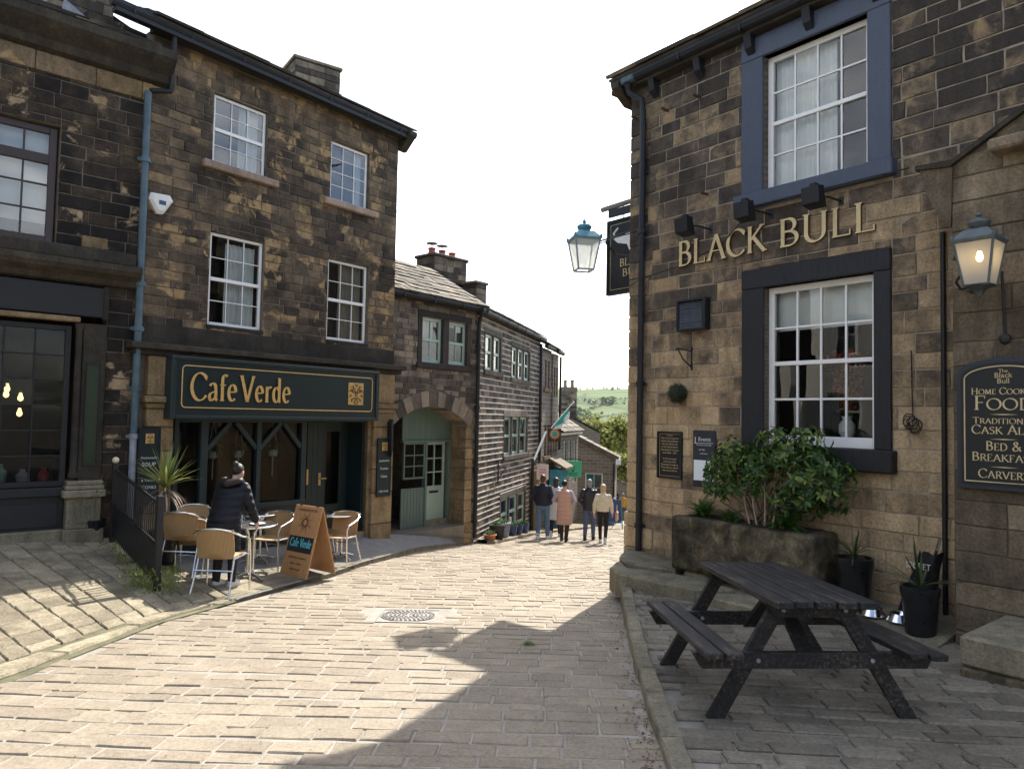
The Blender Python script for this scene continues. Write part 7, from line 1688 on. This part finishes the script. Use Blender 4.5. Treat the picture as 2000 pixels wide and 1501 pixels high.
# ---------------------------------------------------------------- trees down in the valley
def tree(px,pyb,pyt,Y,label,matn,n,spread,leaf,bare=False,group='trees down the valley'):
    b=at_depth(px,pyb,Y); t_=at_depth(px,pyt,Y); zb=terr(b[0],Y); h=t_[2]-zb; r=empty('tree',(b[0],Y,zb)); tag(r,label,'tree',group)
    tk=MB(); tips=[]
    def grow(p,d,l,ra,lev):
        q=p+d*l; tk.tube([tuple(p),tuple((p+q)/2+Vector((U(-.03,.03)*l,U(-.03,.03)*l,0))),tuple(q)],[ra,ra*.82,ra*.62],6 if lev<3 else 4)
        if lev>=(5 if bare else 4): tips.append(q); return
        if lev>=2: tips.append(q)
        for k in range(3 if lev else 4):
            a=U(0,6.28); sp=U(.35,.8); o_=d.orthogonal().normalized(); w=d.cross(o_); nd=(d+(o_*math.cos(a)+w*math.sin(a))*sp+Vector((0,0,.12))).normalized(); grow(q,nd,l*U(.6,.78),ra*.58,lev+1)
    grow(Vector((0,0,0)),Vector((0,0,1)),h*.34,h*.02,0)
    hmax=max(v.z for v in tips); k=h/hmax
    tk.v=[(x*k*spread,y*k*spread,z*k) for x,y,z in tk.v]; tips=[Vector((v.x*k*spread,v.y*k*spread,v.z*k)) for v in tips]
    tk.build('trunk','twig' if bare else 'bark',r); mb=MB()
    for i in range(n):
        c=random.choice(tips)+Vector((random.gauss(0,h*.045),random.gauss(0,h*.045),random.gauss(0,h*.04))); leafq(mb,c,Vector((U(-1,1),U(-1,1),U(-1,.6))),Vector((U(-1,1),U(-1,1),1)),leaf*U(.6,1.2),leaf*.35)
    mb.build('crown',matn,r,kind='stuff')
tree(1152,930,806,70,'bare brown tree rising behind the dark gabled houses','tree_yellow',500,.55,.28,bare=True)
tree(1188,960,822,62,'yellow-green leafing tree right of the dark gabled houses','tree_yellow',5200,.7,.34)
tree(1214,980,892,54,'small yellow-green tree low beside the pub corner','tree_yellow',2600,.6,.26)
tree(1206,930,850,100,'dark green tree behind the yellow-green tree','tree_green',3200,.7,.5); tree(1172,930,848,120,'dark evergreen farther down the valley behind the bare tree','tree_green',3200,.6,.55); tree(1226,930,862,85,'green tree just showing past the pub corner','tree_green',3000,.7,.45)
tree(1135,900,842,150,'small far tree above the mossy cottage roof','tree_green',2000,.7,.6)
# woods and hedges on the far hillside
mb=MB()
def clump(x,y,r_,hh):
    z=terr(x,y)
    for i in range(int(26*r_/8)):
        a=U(0,6.28); q=Vector((x+random.gauss(0,r_*.5),y+random.gauss(0,r_*.5),z+U(0,hh))); leafq(mb,q,Vector((U(-1,1),U(-1,1),U(-.4,1))),Vector((U(-1,1),U(-1,1),1)),hh*.55,hh*.3)
for i in range(1300):
    y=U(300,1150); x=y*U(-.02,.3)
    if math.sin(x*.013+y*.021)+math.sin(y*.009-x*.02)>.25+max(0,(y-500)/900): clump(x,y,U(6,13),U(4,9))
for k in range(26):
    x0,y0=U(0,420),U(500,1500); a=U(-.5,.5) if k%2 else U(1.1,1.9); L_=U(60,200)
    for j in range(int(L_/7)): clump(x0+math.cos(a)*j*7,y0+math.sin(a)*j*7,2.6,U(2.5,5))
for k in range(60): x=U(60,420); y=1760+U(-60,60); clump(x,y,4,U(4,7))
mb.build('woodland','tree_green')['kind']='stuff'

bpy.data.scenes.remove(TMP)

HZ=MB().box(-4600,4600,-260,6100,-60,120).build('haze',[]); HZ['kind']='stuff'
m=bpy.data.materials.new('haze_air'); m.use_nodes=True; t=m.node_tree; t.nodes.remove(t.nodes['Principled BSDF']); pv_=t.nodes.new('ShaderNodeVolumePrincipled'); pv_.inputs['Color'].default_value=(.86,.92,1,1); pv_.inputs['Density'].default_value=.00004; pv_.inputs['Anisotropy'].default_value=.2
t.links.new(pv_.outputs[0],[n for n in t.nodes if n.type=='OUTPUT_MATERIAL'][0].inputs['Volume']); HZ.data.materials.append(m)
scene.cycles.volume_bounces=0
